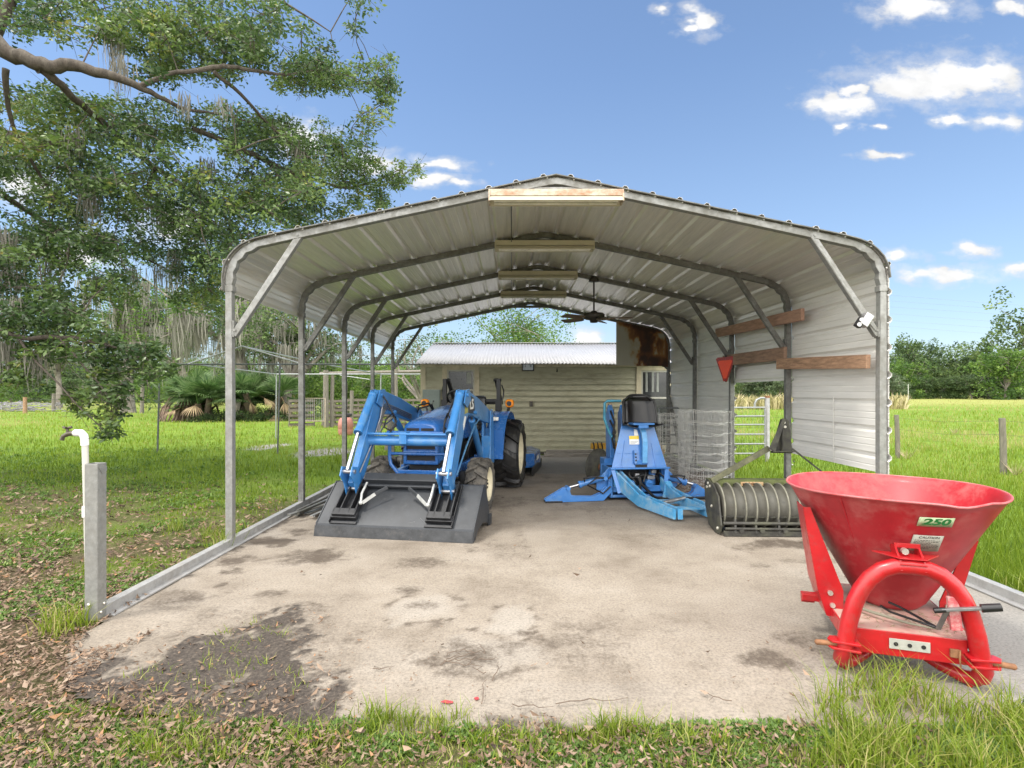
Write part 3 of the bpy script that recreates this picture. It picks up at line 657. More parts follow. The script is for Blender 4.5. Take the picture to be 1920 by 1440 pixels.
for i, d in enumerate(D):
    m = GALV if i == 0 else GALV_DK  # front frame lighter, the frames behind it in the darker colour
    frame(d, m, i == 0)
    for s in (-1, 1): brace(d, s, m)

# ribbed sheet: centreline offset outward, a rib every nine inches
def outline():
    out = [(XC - 2.738, 2.12)]
    arc = [(2.742, 2.22), (2.732, 2.30), (2.715, 2.345), (2.687, 2.397), (2.648, 2.443), (2.60, 2.485), (2.545, 2.515), (2.48, 2.54), (2.40, 2.561), (2.30, 2.584)]
    out += [(XC - a, z) for a, z in arc] + [(XC, 3.066)] + [(XC + a, z) for a, z in arc[::-1]] + [(XC + 2.742, .03)]
    return out
def ribbed(path, s0, s1, pitch=.2286, hgt=.023):
    P = [Vector((p[0], p[1])) for p in path]; L = [0]
    for a, b_ in zip(P, P[1:]): L.append(L[-1] + (b_ - a).length)
    def ev(s):
        for i in range(len(P) - 1):
            if s <= L[i + 1] or i == len(P) - 2:
                t = (P[i + 1] - P[i]).normalized(); return P[i] + t * (s - L[i]), Vector((-t.y, t.x))
    ss = set([s0, s1]); rib = {}
    for v in L:
        if s0 < v < s1: ss.add(v)
    k = math.ceil((s0 - .05) / pitch)
    while k * pitch < s1 + .05:
        c = k * pitch
        for o, h in ((-.032, 0), (-.011, hgt), (.011, hgt), (.032, 0)):
            if s0 < c + o < s1: ss.add(c + o); rib[c + o] = h
        for o in (-.085, .085):                       # two shallow stiffeners between ribs
            for q_, h in ((-.008, 0), (0, .003), (.008, 0)):
                if s0 < c + o + q_ < s1: ss.add(c + o + q_); rib[c + o + q_] = h
        k += 1
    out = []
    for s in sorted(ss):
        p, nn_ = ev(s); h = rib.get(s, None)
        if h is None:
            h = 0
            for q_ in rib:
                if abs(q_ - s) < 1e-4: h = rib[q_]
            c = round(s / pitch) * pitch
            if abs(s - c) < .011: h = hgt
        out.append(p + nn_ * h)
    return out, L
OL = outline()
_, LL = ribbed(OL, .1, .2)
TOT = LL[-1]
def s_at_z_right(z): return TOT - (z - OL[-1][1])
def sheet(name, s0, s1, y0, y1, m, label=None, ny=2):
    ps, _ = ribbed(OL, s0, s1); vs = []; fs = []; k = len(ps)
    for j in range(ny):
        y = y0 + (y1 - y0) * j / (ny - 1)
        for p in ps: vs.append((p.x, y, p.y))
    for j in range(ny - 1):
        for i in range(k - 1): fs.append((j * k + i, j * k + i + 1, (j + 1) * k + i + 1, (j + 1) * k + i))
    o = MB().add(vs, fs, M=Mc).build(name, m, carport, solid=.0015)
    if label: o['label'] = label
    return o
sheet('roof', 0., s_at_z_right(2.22), 4.425, 10.72, SHEET)
yb = [4.44, 6.0, 7.53, 9.05, 10.62]
for i, bot in enumerate((.60, 1.41, .06, .06)):
    sheet('side_panel', s_at_z_right(2.24) + .0, s_at_z_right(bot), yb[i] + .004, yb[i + 1] - .004 + (.0), WALLSHEET,
          ('side panel that stops at knee height', 'short side panel above the open gap', 'side panel reaching the floor behind the wire roll', 'side panel reaching the floor at the back')[i])
# loose lower sheets on the first bay: an overlapping piece with a vertical seam
mb = MB(); mb.box((XR + .032, 5.2, .93), (.004, .012, .62), M=Mc); mb.build('panel_seam', WALLSHEET, carport)
# trim strip capping the front edge of the roof sheet
mb = MB()
mb.sweep([(p[0], 4.426, p[1]) for p in OL[:-1]], [(-.006, -.004), (.02, -.004), (.02, .004), (-.006, .004)], (0, 1, 0), M=Mc)
mb.build('roof_edge', GALV_DK, carport)
# screws through ribs into every frame
mb = MB(); caps = MB()
P_, L_ = ribbed(OL, .1, TOT - .2)
for d in D:
    k = 1
    Pv = [Vector(p) for p in OL]
    while k * .2286 < TOT - .15:
        s = k * .2286; acc_ = 0
        for a, b_ in zip(Pv, Pv[1:]):
            ln = (b_ - a).length
            if acc_ + ln >= s:
                t = (b_ - a).normalized(); nn_ = Vector((-t.y, t.x)); p = a + t * (s - acc_) + t * .03
                mb.sphere((p.x - nn_.x * .006, d - .035, p.y - nn_.y * .006), .0085, 6, 4, M=Mc)
                q_ = a + t * (s - acc_) + nn_ * .024
                caps.cyl((q_.x, d, q_.y), (q_.x + nn_.x * .012, d, q_.y + nn_.y * .012), .011, .007, 6, M=Mc)
                break
            acc_ += ln
        k += 1
mb.build('fastener_strip', mat('screw_head', (.72, .71, .68), .4, .2), carport)['kind'] = 'stuff'
caps.build('screw_cap_strip', mat('dark_screw_cap', (.10, .10, .095), .6), carport)['kind'] = 'stuff'
# base rails
for x, y0 in ((XL, 3.07), (XR, 2.2)):
    mb = MB(); mb.box((x, (y0 + 10.6) / 2, .038), (.058, 10.6 - y0, .062), M=Mc); mb.box((x - math.copysign(.05, x), (y0 + 10.6) / 2, .009), (.05, 10.6 - y0, .012), M=Mc)
    mb.build('base_rail', mat('rail_galvanised', (.34, .34, .335), .5, .3, .12, 12, .05, 120, dirt=(.2, .185, .165), damt=.4, dscale=5), carport, .004)
# end gusset: rusted sheet closing the back right corner
poly = [(2.03, 1.80), (3.04, 1.775), (3.035, 2.22), (3.0, 2.34), (2.94, 2.43), (2.85, 2.495), (2.66, 2.535), (2.03, 2.665)]
gx = np.linspace(2.03, 3.04, 64); gz = np.linspace(1.77, 2.67, 60); X, Z = np.meshgrid(gx, gz)
ii = -np.ones(X.shape, int); kp = polydist(X, Z, poly) < .008; ii[kp] = np.arange(kp.sum())
q = np.stack([ii[:-1, :-1], ii[:-1, 1:], ii[1:, 1:], ii[1:, :-1]], -1).reshape(-1, 4); q = q[(q >= 0).all(1)]
rn = fbm(X * 9, Z * 5, 5); core = 2.62 + .03 * np.sin(Z * 9)
rust = sstep(.46, .04, np.abs(X - core) + (rn - .5) * .75) * sstep(1.85, 2.1, Z) + sstep(.12, -.04, Z - 1.93) * sstep(2.40, 2.56, X + (rn - .5) * .3) + .45 * sstep(.10, .02, 2.66 - (X - 2.03) * .21 - Z)
rust = np.clip(np.maximum(rust, sstep(.10, .0, 3.03 - X + (rn - .5) * .1) * .9) * (.45 + 1.1 * rn), 0, 1)
m, n, l = nt('rust_streaked_sheet')
out = n.new('ShaderNodeOutputMaterial'); b = n.new('ShaderNodeBsdfPrincipled'); l.new(b.outputs[0], out.inputs[0]); b.inputs['Roughness'].default_value = .6
a_ = n.new('ShaderNodeAttribute'); a_.attribute_name = 'rust'; r_ = ramp(n, [(0, (.40, .385, .32)), (.32, (.36, .31, .21)), (.5, (.30, .14, .04)), (.8, (.11, .036, .012)), (1, (.045, .018, .010))]); l.new(a_.outputs['Fac'], r_.inputs[0]); l.new(r_.outputs[0], b.inputs['Base Color'])
o = fast_mesh('corner_panel', np.stack([X[kp] - XC, np.full(kp.sum(), 10.52 - 7.5), Z[kp]], 1), [q], m, {'rust': rust[kp]}, True, carport); o['label'] = 'rust streaked sheet closing the back corner'
mb = MB(); mb.bar((XR - .01, 10.5, 1.2), (XR - .0, 9.75, .1), .05, .05, (1, 0, 0), M=Mc); mb.build('corner_prop', GALV_DK, carport, .003)

# ------------------------------------------------------------------ things hung in the carport
LAMP = mat('lamp_housing', (.50, .46, .34), .45, 0, .06, 6, 0, dirt=(.30, .20, .10), damt=.25, dscale=6)
LAMP_RUST = mat('rusty_lamp_housing', (.50, .45, .36), .55, 0, .12, 5, .04, 60, dirt=(.28, .11, .035), damt=.46, dscale=6, stretch=(1, 2, 2))
TUBE = mat('lamp_tube', (.78, .76, .70), .3)
lampl = ['rust streaked strip light under the front edge of the roof', 'pale strip light under the second roof frame from the front', 'pale strip light under the third roof frame, before the fan', 'pale strip light under the fourth roof frame, deepest one in']
for i, (d, z) in enumerate(((4.375, 2.855), (5.91, 2.875), (7.44, 2.885), (8.96, 2.895))):
    t = thing('strip_light', lampl[i], 'light fixture', (.355, d, z), 0, 'strip lights under the roof ridge')
    mb = MB(); mb.prism([(-.038, .058), (.038, .058), (.042, .002), (-.042, .002)], -.535, .535, 'x'); mb.build('channel', LAMP_RUST if i == 0 else LAMP, t, .003)
    mb = MB(); mb.prism([(-.042, -.004), (.042, -.004), (.074, -.042), (.070, -.047), (.03, -.016), (-.03, -.016), (-.070, -.047), (-.074, -.042)], -.533, .533, 'x'); mb.build('reflector', LAMP, t, .002)
    for yy_ in (-.03, .03):
        mb = MB(); mb.cyl((-.5, yy_, -.035), (.5, yy_, -.035), .0125, n=8); mb.build('tube', TUBE, t)
    for sx_ in (-.538, .538): mb = MB(); mb.prism([(-.06, -.045), (.06, -.045), (.045, .055), (-.045, .055)], sx_ - .006, sx_ + .006, 'x'); mb.build('end_cap', LAMP_RUST if i == 0 else LAMP, t, .002)
    if i < 3:
        mb = MB(); mb.cyl((-.35, .0, .05), (-.35, .03, .10), .006, n=6); mb.tube([(-.36, .05, -.02), (-.36, .5, .02), (-.36, 1.0, .04), (-.36, 1.45, .05)], .006, 5); mb.build('cord', BLACK, t)
# ceiling fan
t = thing('ceiling_fan', 'brown ceiling fan on a long rod below the roof', 'ceiling fan', (1.138, 7.5, 2.33))
FANB = mat('fan_bronze', (.06, .052, .045), .45, .4)
mb = MB(); mb.lathe([(0, .56), (.035, .555), (.065, .52), (.075, .485), (.0, .48)], 20); mb.build('canopy', FANB, t)
mb = MB(); mb.cyl((0, 0, .05), (0, 0, .5), .0125, n=10); mb.build('rod', FANB, t)
mb = MB(); mb.lathe([(0, .075), (.035, .075), (.045, .05), (.13, .042), (.148, .02), (.148, -.02), (.12, -.04), (.06, -.05), (.05, -.085), (.0, -.09)], 24); mb.build('motor', FANB, t)
BLADE = mat('fan_blade', (.17, .115, .075), .55, 0, .2, 6, stretch=(1, 8, 8))
for k in range(5):
    a = math.radians(-82 + 72 * k + 4); R = Matrix.Rotation(a, 4, 'Z') @ Matrix.Rotation(math.radians(13), 4, 'X')
    if k == 0: R = Matrix.Rotation(a, 4, 'Z') @ Matrix.Rotation(math.radians(9), 4, 'Y') @ Matrix.Rotation(math.radians(13), 4, 'X')
    mb = MB(); mb.prism([(.18, -.035), (.24, -.06), (.5, -.068), (.53, -.05), (.53, .05), (.5, .068), (.24, .06), (.18, .035)], -.03, -.022, 'z', M=R)
    b_ = mb.build('blade', BLADE, t)
    mb = MB(); mb.bar((.1, 0, -.02), (.2, 0, -.018), .03, .008, M=R); mb.build('bracket', FANB, b_)
# timber boards across the right wall
boards = [('long rough timber board between the first and second right posts', (2.985, 4.52, 1.535), (2.985, 6.06, 1.595), .04, .118, WOOD_OLD),
          ('timber board with a knot hole, from the second post to the red triangle', (3.005, 5.93, 1.705), (2.99, 7.62, 1.72), .038, .145, mat('board_brown', (.27, .17, .115), .8, 0, .25, 5, .12, 40, stretch=(9, 1.2, 9), dirt=(.15, .09, .06), damt=.4, dscale=3)),
          ('reddish timber board highest on the metal wall', (2.975, 5.52, 2.075), (2.975, 7.85, 2.135), .038, .125, mat('board_red', (.36, .215, .15), .8, 0, .22, 5, .12, 40, stretch=(9, 1.2, 9), dirt=(.22, .12, .08), damt=.38, dscale=3))]
for lb, p0, p1, th, hg, m in boards:
    mb = MB(); p0 = Vector(p0); p1 = Vector(p1); mb.bar((0, 0, 0), p1 - p0, th, hg)
    o = mb.build('timber_board', m, None, .004); o.location = p0; tag(o, lb, 'board', 'timber boards on the right carport wall')
# slow vehicle triangle on the third right post
t = thing('warning_triangle', 'red orange blunt cornered warning triangle hanging point down on right wall', 'warning triangle', (2.93, 7.42, 1.585), math.radians(-74))
def tri(s): return [(-.20 * s, .155 * s), (-.165 * s, .178 * s), (.165 * s, .178 * s), (.20 * s, .155 * s), (.036 * s, -.16 * s), (-.036 * s, -.16 * s)]
mb = MB(); mb.prism(tri(1.0), .0, .006, 'y'); mb.build('border', mat('dark_red_reflector', (.30, .012, .012), .25, 0, .08, 60), t)
mb = MB(); mb.prism(tri(.74), -.004, .0, 'y'); mb.build('center', mat('fluorescent_orange', (.85, .075, .03), .4, 0, .04, 30), t)
mb = MB(); mb.bar((0, .012, .2), (0, .012, -.17), .025, .008, (1, 0, 0)); mb.build('mount', BLACK, t)
# conduit and outlet on the right front brace
t = thing('outlet_box', 'grey double outlet box with conduit on the right front brace', 'outlet', (2.90, 4.46, 1.87))
mb = MB(); mb.tube([(.11, -.0, -.09), (-.02, -.005, .06), (-.30, -.005, .50), (-.47, .0, .755), (-.52, .03, .78)], .011, 8); mb.build('conduit', GALV, t)
mb = MB(); R = Matrix.Rotation(math.radians(33), 3, 'Y'); mb.box((0, -.03, 0), (.07, .06, .11), R); mb.build('box', STEEL, t, .006)
mb = MB(); mb.box((-.045, -.03, -.02), (.05, .055, .085), R); mb.build('cover', BLACKD, t, .008)
for zz in (-.04, .0):
    mb = MB(); mb.cyl((-.05 + zz * .5, -.066, zz), (-.05 + zz * .5, -.058, zz), .016, n=12); mb.build('socket', WHITE, t)
# ------------------------------------------------------------------ cut off post and standpipe at the near left corner
t = thing('post_stub', 'cut off square galvanised post beside the white water pipe', 'post', (XL, 3.03, 0))
mb = MB()
w_ = .034
for (a, b_) in (((-w_, -w_), (w_, -w_)), ((w_, -w_), (w_, w_)), ((w_, w_), (-w_, w_)), ((-w_, w_), (-w_, -w_))):
    mb.bar((a[0], a[1], .445), (b_[0], b_[1], .445), .004, .87)
mb.build('tube', GALV, t, .002)
mb = MB()
for (x, y, z) in ((-.01, -.038, .1), (.038, .012, .09), (.038, -.012, .05)): mb.sphere((x, y, z), .009, 8, 6)
mb.build('bolt', BOLT, t)
mb = MB(); mb.prism([(-.03, .86), (.032, .86), (.032, .835), (.0, .82)], .036, .039, 'x'); mb.build('bent_lip', GALV, t)
t = thing('standpipe', 'white plastic water pipe with spigot beside the cut off post', 'standpipe', (-2.445, 3.09, 0))
mb = MB(); mb.tube([(.012, .02, -.05), (.008, .01, .4), (.0, 0, 1.0), (-.003, 0, 1.025), (-.016, 0, 1.042), (-.04, 0, 1.046), (-.062, 0, 1.044)], .0165, 14); mb.build('pipe', PVC, t)
mb = MB(); mb.cyl((.005, .004, .565), (.0045, .004, .625), .021); mb.build('coupling', mat('pvc_fitting', (.76, .76, .74), .35), t)
mb = MB(); mb.cyl((.0, 0, .975), (-.001, 0, 1.01), .020); mb.tube([(-.001, 0, 1.01), (-.006, 0, 1.03), (-.02, 0, 1.045), (-.055, 0, 1.046)], [.02, .0205, .0205, .020], 14); mb.build('fitting', mat('pvc_fitting', (.76, .76, .74), .35), t)
mb = MB(); mb.tube([(-.06, 0, 1.044), (-.09, 0, 1.043), (-.105, 0, 1.036), (-.125, 0, 1.026), (-.132, 0, 1.005)], [.013, .015, .013, .011, .012], 10); mb.cyl((-.1, 0, 1.04), (-.1, 0, 1.075), .007, n=8)
s_ = mb.build('spigot', BRASS, t)
mb = MB(); mb.tube([(-.075, 0, 1.078), (-.1, .0, 1.074), (-.125, 0, 1.078)], [.007, .006, .007], 8); mb.tube([(-.1, -.025, 1.078), (-.1, .0, 1.074), (-.1, .025, 1.078)], [.007, .006, .007], 8); mb.build('handle', BRASS, s_)
# ------------------------------------------------------------------ wheels
def wheel(parent, c, r, w, rr, nl, side, mt, lug=.028, rimdish=.05):
    e = bpy.data.objects.new('wheel', None); C.objects.link(e); e.empty_display_size = .1; e.location = c; e.parent = parent
    RX = Matrix.Rotation(PI / 2, 4, 'Y')
    hw = w / 2; rt = r - lug
    mb = MB()
    pr = [(rr, -hw * .80), (rr + .02, -hw * .86), (rr + (rt - rr) * .5, -hw * 1.0), (rt - .035, -hw * .97), (rt - .008, -hw * .82), (rt, -hw * .5), (rt + .003, 0), (rt, hw * .5), (rt - .008, hw * .82), (rt - .035, hw * .97), (rr + (rt - rr) * .5, hw), (rr + .02, hw * .86), (rr, hw * .80)]
    mb.lathe(pr, 40, RX)
    def R(x): a = abs(x) / hw; return rt + .003 - .006 * a - (.03 * max(0, (a - .78) / .22) ** 1.5)
    for k in range(nl):
        for s in (-1, 1):
            a0 = 2 * PI * (k + (.5 if s > 0 else 0)) / nl; vs = []; st = [(-.10, 0, .30), (.25, .22, .28), (.6, .40, .30), (.9, .52, .36), (1.0, .56, .36)]
            for (u, da, hwid) in st:
                x = s * u * hw; rad = R(x); A = a0 + da * 2 * PI / nl * .95; h_ = 2 * PI / nl * hwid * .5
                top = lug * (1 if u < .95 else .55)
                for ang, r_ in ((A - h_, rad - .004), (A - h_ * .8, rad + top), (A + h_ * .8, rad + top), (A + h_, rad - .004)):
                    vs.append((x, r_ * math.cos(ang), r_ * math.sin(ang)))
            fs = [(i * 4 + j, i * 4 + j + 1, i * 4 + 5 + j, i * 4 + 4 + j) for i in range(len(st) - 1) for j in range(3)]
            fs += [(0, 1, 2, 3), (len(vs) - 1, len(vs) - 2, len(vs) - 3, len(vs) - 4)]
            mb.add(vs, fs)
    mb.build('tyre', mt, e)
    mb = MB(); s = side
    for sg in (1,):
        pr = [(0, s * (hw * .80 - rimdish)), (rr * .32, s * (hw * .80 - rimdish)), (rr * .38, s * (hw * .74 - rimdish)), (rr * .72, s * (hw * .70 - rimdish * 1.3)), (rr * .86, s * (hw * .72 - rimdish * .3)), (rr * .93, s * hw * .80), (rr * 1.0, s * hw * .86), (rr * 1.04, s * hw * .84), (rr * 1.0, s * hw * .7), (rr * .98, -s * hw * .7), (rr * 1.03, -s * hw * .84), (rr * .96, -s * hw * .86), (rr * .9, -s * hw * .6), (0, -s * hw * .4)]
        mb.lathe(pr, 32, RX)
    rim = mb.build('rim', CREAM, e)
    mb = MB()
    for k in range(6):
        a = 2 * PI * k / 6; mb.cyl((s * (hw * .80 - rimdish - .01), rr * .24 * math.cos(a), rr * .24 * math.sin(a)), (s * (hw * .80 - rimdish + .014), rr * .24 * math.cos(a), rr * .24 * math.sin(a)), .013, n=6)
    mb.cyl((s * (hw * .7 - rimdish), 0, 0), (s * (hw * .86 - rimdish), 0, 0), rr * .15, n=12)
    mb.build('lug_nut', OLDSTEEL, rim)
    return e

# ------------------------------------------------------------------ tractor with front loader (x to its left hand, y backwards)
TR = thing('tractor', 'blue compact tractor with front loader and dumped charcoal bucket', 'tractor', (-.88, 5.93, 0), math.radians(-9.5))
for s in (-1, 1):
    wheel(TR, (s * .545, 0, .285), .285, .235, .175, 14, s, RUBBER_DUSTY, .030, .03)
    wheel(TR, (s * .605, 1.50, .455), .455, .36, .27, 12, s, RUBBER, .046, .05)
# bonnet: lofted sections
def loft(sec, cap=True):
    mb = MB(); n = len(sec[0]); vs = [p for s in sec for p in s]; k = len(sec)
    mb.add(vs, [(i * n + j, i * n + j + 1, (i + 1) * n + j + 1, (i + 1) * n + j) for i in range(k - 1) for j in range(n - 1)], True)
    if cap: mb.add(sec[0], [tuple(range(n))]); mb.add(sec[-1], [tuple(range(n))[::-1]])
    return mb
def hsec(y, w_, zb, zt, lean=0):
    return [(-w_, y + lean * 0, zb), (-w_ * 1.0, y, zb + (zt - zb) * .55), (-w_ * .985, y, zt - .10), (-w_ * .9, y, zt - .035), (-w_ * .7, y, zt - .008), (-w_ * .35, y, zt + .008), (0, y, zt + .012), (w_ * .35, y, zt + .008), (w_ * .7, y, zt - .008), (w_ * .9, y, zt - .035), (w_ * .985, y, zt - .10), (w_, y, zb + (zt - zb) * .55), (w_, y, zb)]
loft([hsec(-.385, .165, .80, .935), hsec(-.375, .185, .79, .955), (hsec(-.33, .205, .78, .975)), hsec(-.1, .225, .76, 1.0), hsec(.4, .24, .74, 1.06), hsec(.9, .25, .72, 1.105), hsec(1.0, .245, .74, 1.09)]).build('bonnet', BLUE, TR)
# front grille: blue surround with dark openings
fy = -.36
mb = MB()
mb.box((0, fy + .12, .70), (.36, .22, .30)); mb.box((0, fy + .1, .575), (.34, .2, .10))
gr_ = mb.build('grille', BLUE, TR, .02)
mb = MB()
def opening(x0, x1, z0, z1, y=fy):
    mb.box(((x0 + x1) / 2, y, (z0 + z1) / 2), (x1 - x0, .02, z1 - z0))
opening(-.145, -.012, .872, .908, -.384); opening(.012, .145, .872, .908, -.384)
opening(-.15, .15, .69, .74, fy + .006); opening(-.15, .15, .572, .645, fy + .006)
mb.build('grille_mesh', mat('grille_black', (.008, .008, .009), .6, 0, .3, 120), gr_)
mb = MB()
for z in (.835, .785, .66, .55): mb.bar((-.185, fy - .008, z), (.185, fy - .008, z), .03, .022 if z != .55 else .03, (0, 0, 1))
mb.bar((-.17, fy - .006, .54), (-.17, fy - .006, .84), .03, .026, (0, 1, 0)); mb.bar((.17, fy - .006, .54), (.17, fy - .006, .84), .03, .026, (0, 1, 0))
mb.build('grille_bar', BLUE, gr_, .006)
# guard and bumper
mb = MB()
for s in (-1, 1):
    mb.tube([(s * .20, -.46, .44), (s * .29, -.45, .54), (s * .305, -.45, .60), (s * .305, -.45, .86)], .019, 8)
    mb.box((s * .22, -.2, .44), (.05, .5, .1))
mb.tube([(-.305, -.45, .65), (.305, -.45, .65)], .016, 8); mb.tube([(-.33, -.45, .865), (.33, -.45, .865)], .018, 8); mb.tube([(-.305, -.45, .74), (-.16, -.40, .74)], .012, 8)
mb.build('guard', BLUE, TR)
mb = MB(); mb.prism([(-.235, .39), (.235, .39), (.20, .49), (-.20, .49)], -.49, -.455, 'y'); bu = mb.build('bumper', BLUE, TR, .004)
mb = MB()
for x in (-.13, .13):
    for z in (.415, .465): mb.cyl((x, -.50, z), (x, -.488, z), .014, n=6)
mb.build('bolt', BLUE, bu)
# driveline
mb = MB(); mb.box((0, .3, .55), (.34, 1.1, .38)); mb.box((0, 1.2, .50), (.42, .9, .36)); mb.cyl((-.45, 0, .285), (.45, 0, .285), .05, n=10); mb.box((0, 0, .33), (.2, .16, .16)); mb.cyl((-.5, 1.5, .455), (.5, 1.5, .455), .11, n=12)
for s in (-1, 1): mb.cyl((s * .36, 0, .2), (s * .36, 0, .42), .06, n=10); mb.cyl((s * .30, .09, .30), (s * .42, .09, .30), .025, n=8)
mb.build('engine', mat('engine_dark', (.02, .021, .024), .5, .2, .4, 14), TR, .01)
mb = MB()
for s in (-1, 1):
    mb.box((s * .30, .45, .43), (.04, 1.1, .12)); mb.box((s * .34, .85, .44), (.05, .4, .16))
mb.build('chassis', BLUE, TR, .006)
mb = MB(); mb.box((0, 1.08, .46), (.94, .55, .03)); mb.build('footboard', BLACK, TR, .005)
# dash, steering wheel, seat
loft([[(-.2, 1.0, .7), (-.2, 1.0, 1.0), (-.12, 1.02, 1.14), (.12, 1.02, 1.14), (.2, 1.0, 1.0), (.2, 1.0, .7)], [(-.17, 1.12, .7), (-.17, 1.12, 1.02), (-.1, 1.10, 1.12), (.1, 1.10, 1.12), (.17, 1.12, 1.02), (.17, 1.12, .7)]]).build('dashboard', BLACK, TR)
sw = MB(); Ms = Matrix.Translation((0, 1.22, 1.19)) @ Matrix.Rotation(math.radians(-38), 4, 'X')
sw.tube([Ms @ Vector((.18 * math.cos(a), .18 * math.sin(a), 0)) for a in np.linspace(0, 2 * PI, 25)[:-1]], .015, 6, closed=True)
for a in (0.5, 2.6, 4.7): sw.bar(Ms @ Vector((0, 0, -.02)), Ms @ Vector((.17 * math.cos(a), .17 * math.sin(a), 0)), .02, .01)
sw.cyl(Ms @ Vector((0, 0, -.25)), Ms @ Vector((0, 0, 0)), .022)
sw.build('steering_wheel', BLACK, TR)
mb = MB(); mb.box((0, 1.55, .80), (.46, .44, .12)); mb.box((0, 1.80, 1.03), (.44, .10, .40), Matrix.Rotation(math.radians(-9), 3, 'X')); mb.box((0, 1.6, .68), (.3, .3, .16)); mb.build('seat', mat('seat_vinyl', (.016, .016, .018), .4), TR, .05)
# mudguards
for s in (-1, 1):
    mb = MB(); pts = []
    for a in np.linspace(math.radians(172), math.radians(8), 16):
        pts.append((0, 1.50 + .535 * math.cos(a) * 1.02, .47 + .545 * math.sin(a)))
    a0, a1 = sorted((s * .385, s * .625)); vs = []
    for p in pts: vs += [(a0, p[1], p[2]), (a1, p[1], p[2])]
    fs = [(i * 2, i * 2 + 1, i * 2 + 3, i * 2 + 2) for i in range(len(pts) - 1)]
    mb.add(vs, fs, True)
    x = s * .385; k = len(pts); vs = [(x, p[1], p[2]) for p in pts] + [(x, 1.50 + .3 * (p[1] - 1.5), .5) for p in pts]
    mb.add(vs, [(i, i + 1, k + i + 1, k + i) for i in range(k - 1)])
    # forward flange reaching down to the footboard
    mb.box((s * .50, .955, .62), (.235, .012, .36))
    md = mb.build('mudguard', BLUE, TR, 0, .008)
    mb = MB(); mb.box((s * .49, 1.08, .935), (.09, .006, .05), Matrix.Rotation(math.radians(-32), 3, 'X')); mb.build('label_plate', WHITE, md)
    # signal lamp
    mb = MB(); mb.box((s * .60, 1.55, 1.125), (.115, .09, .115)); lm = mb.build('signal_lamp', AMBER, TR, .035)
    mb = MB(); mb.cyl((s * .60, 1.50, 1.125), (s * .60, 1.495, 1.125), .034, n=14); mb.bar((s * .56, 1.57, .96), (s * .59, 1.56, 1.08), .03, .03); mb.build('lamp_bracket', BLACK, lm)
# folded roll bar
mb = MB()
for s in (-1, 1):
    mb.bar((s * .395, 1.82, .55), (s * .395, 1.82, 1.47), .055, .055, (0, 1, 0)); mb.box((s * .395, 1.82, 1.09), (.085, .09, .16))
    mb.bar((s * .355, 1.85, 1.46), (s * .355, 2.22, 1.12), .05, .05, (0, 1, 0)); mb.cyl((s * .32, 1.84, 1.45), (s * .43, 1.84, 1.45), .022, n=8)
    mb.tube([(s * .43, 1.86, 1.38), (s * .455, 1.9, 1.3), (s * .45, 1.9, 1.22), (s * .42, 1.86, 1.1)], .012, 6)
mb.bar((-.38, 2.22, 1.12), (.38, 2.22, 1.12), .05, .05); mb.bar((-.395, 1.82, 1.16), (.395, 1.82, 1.16), .04, .045)
mb.build('roll_bar', BLACK, TR, .006)
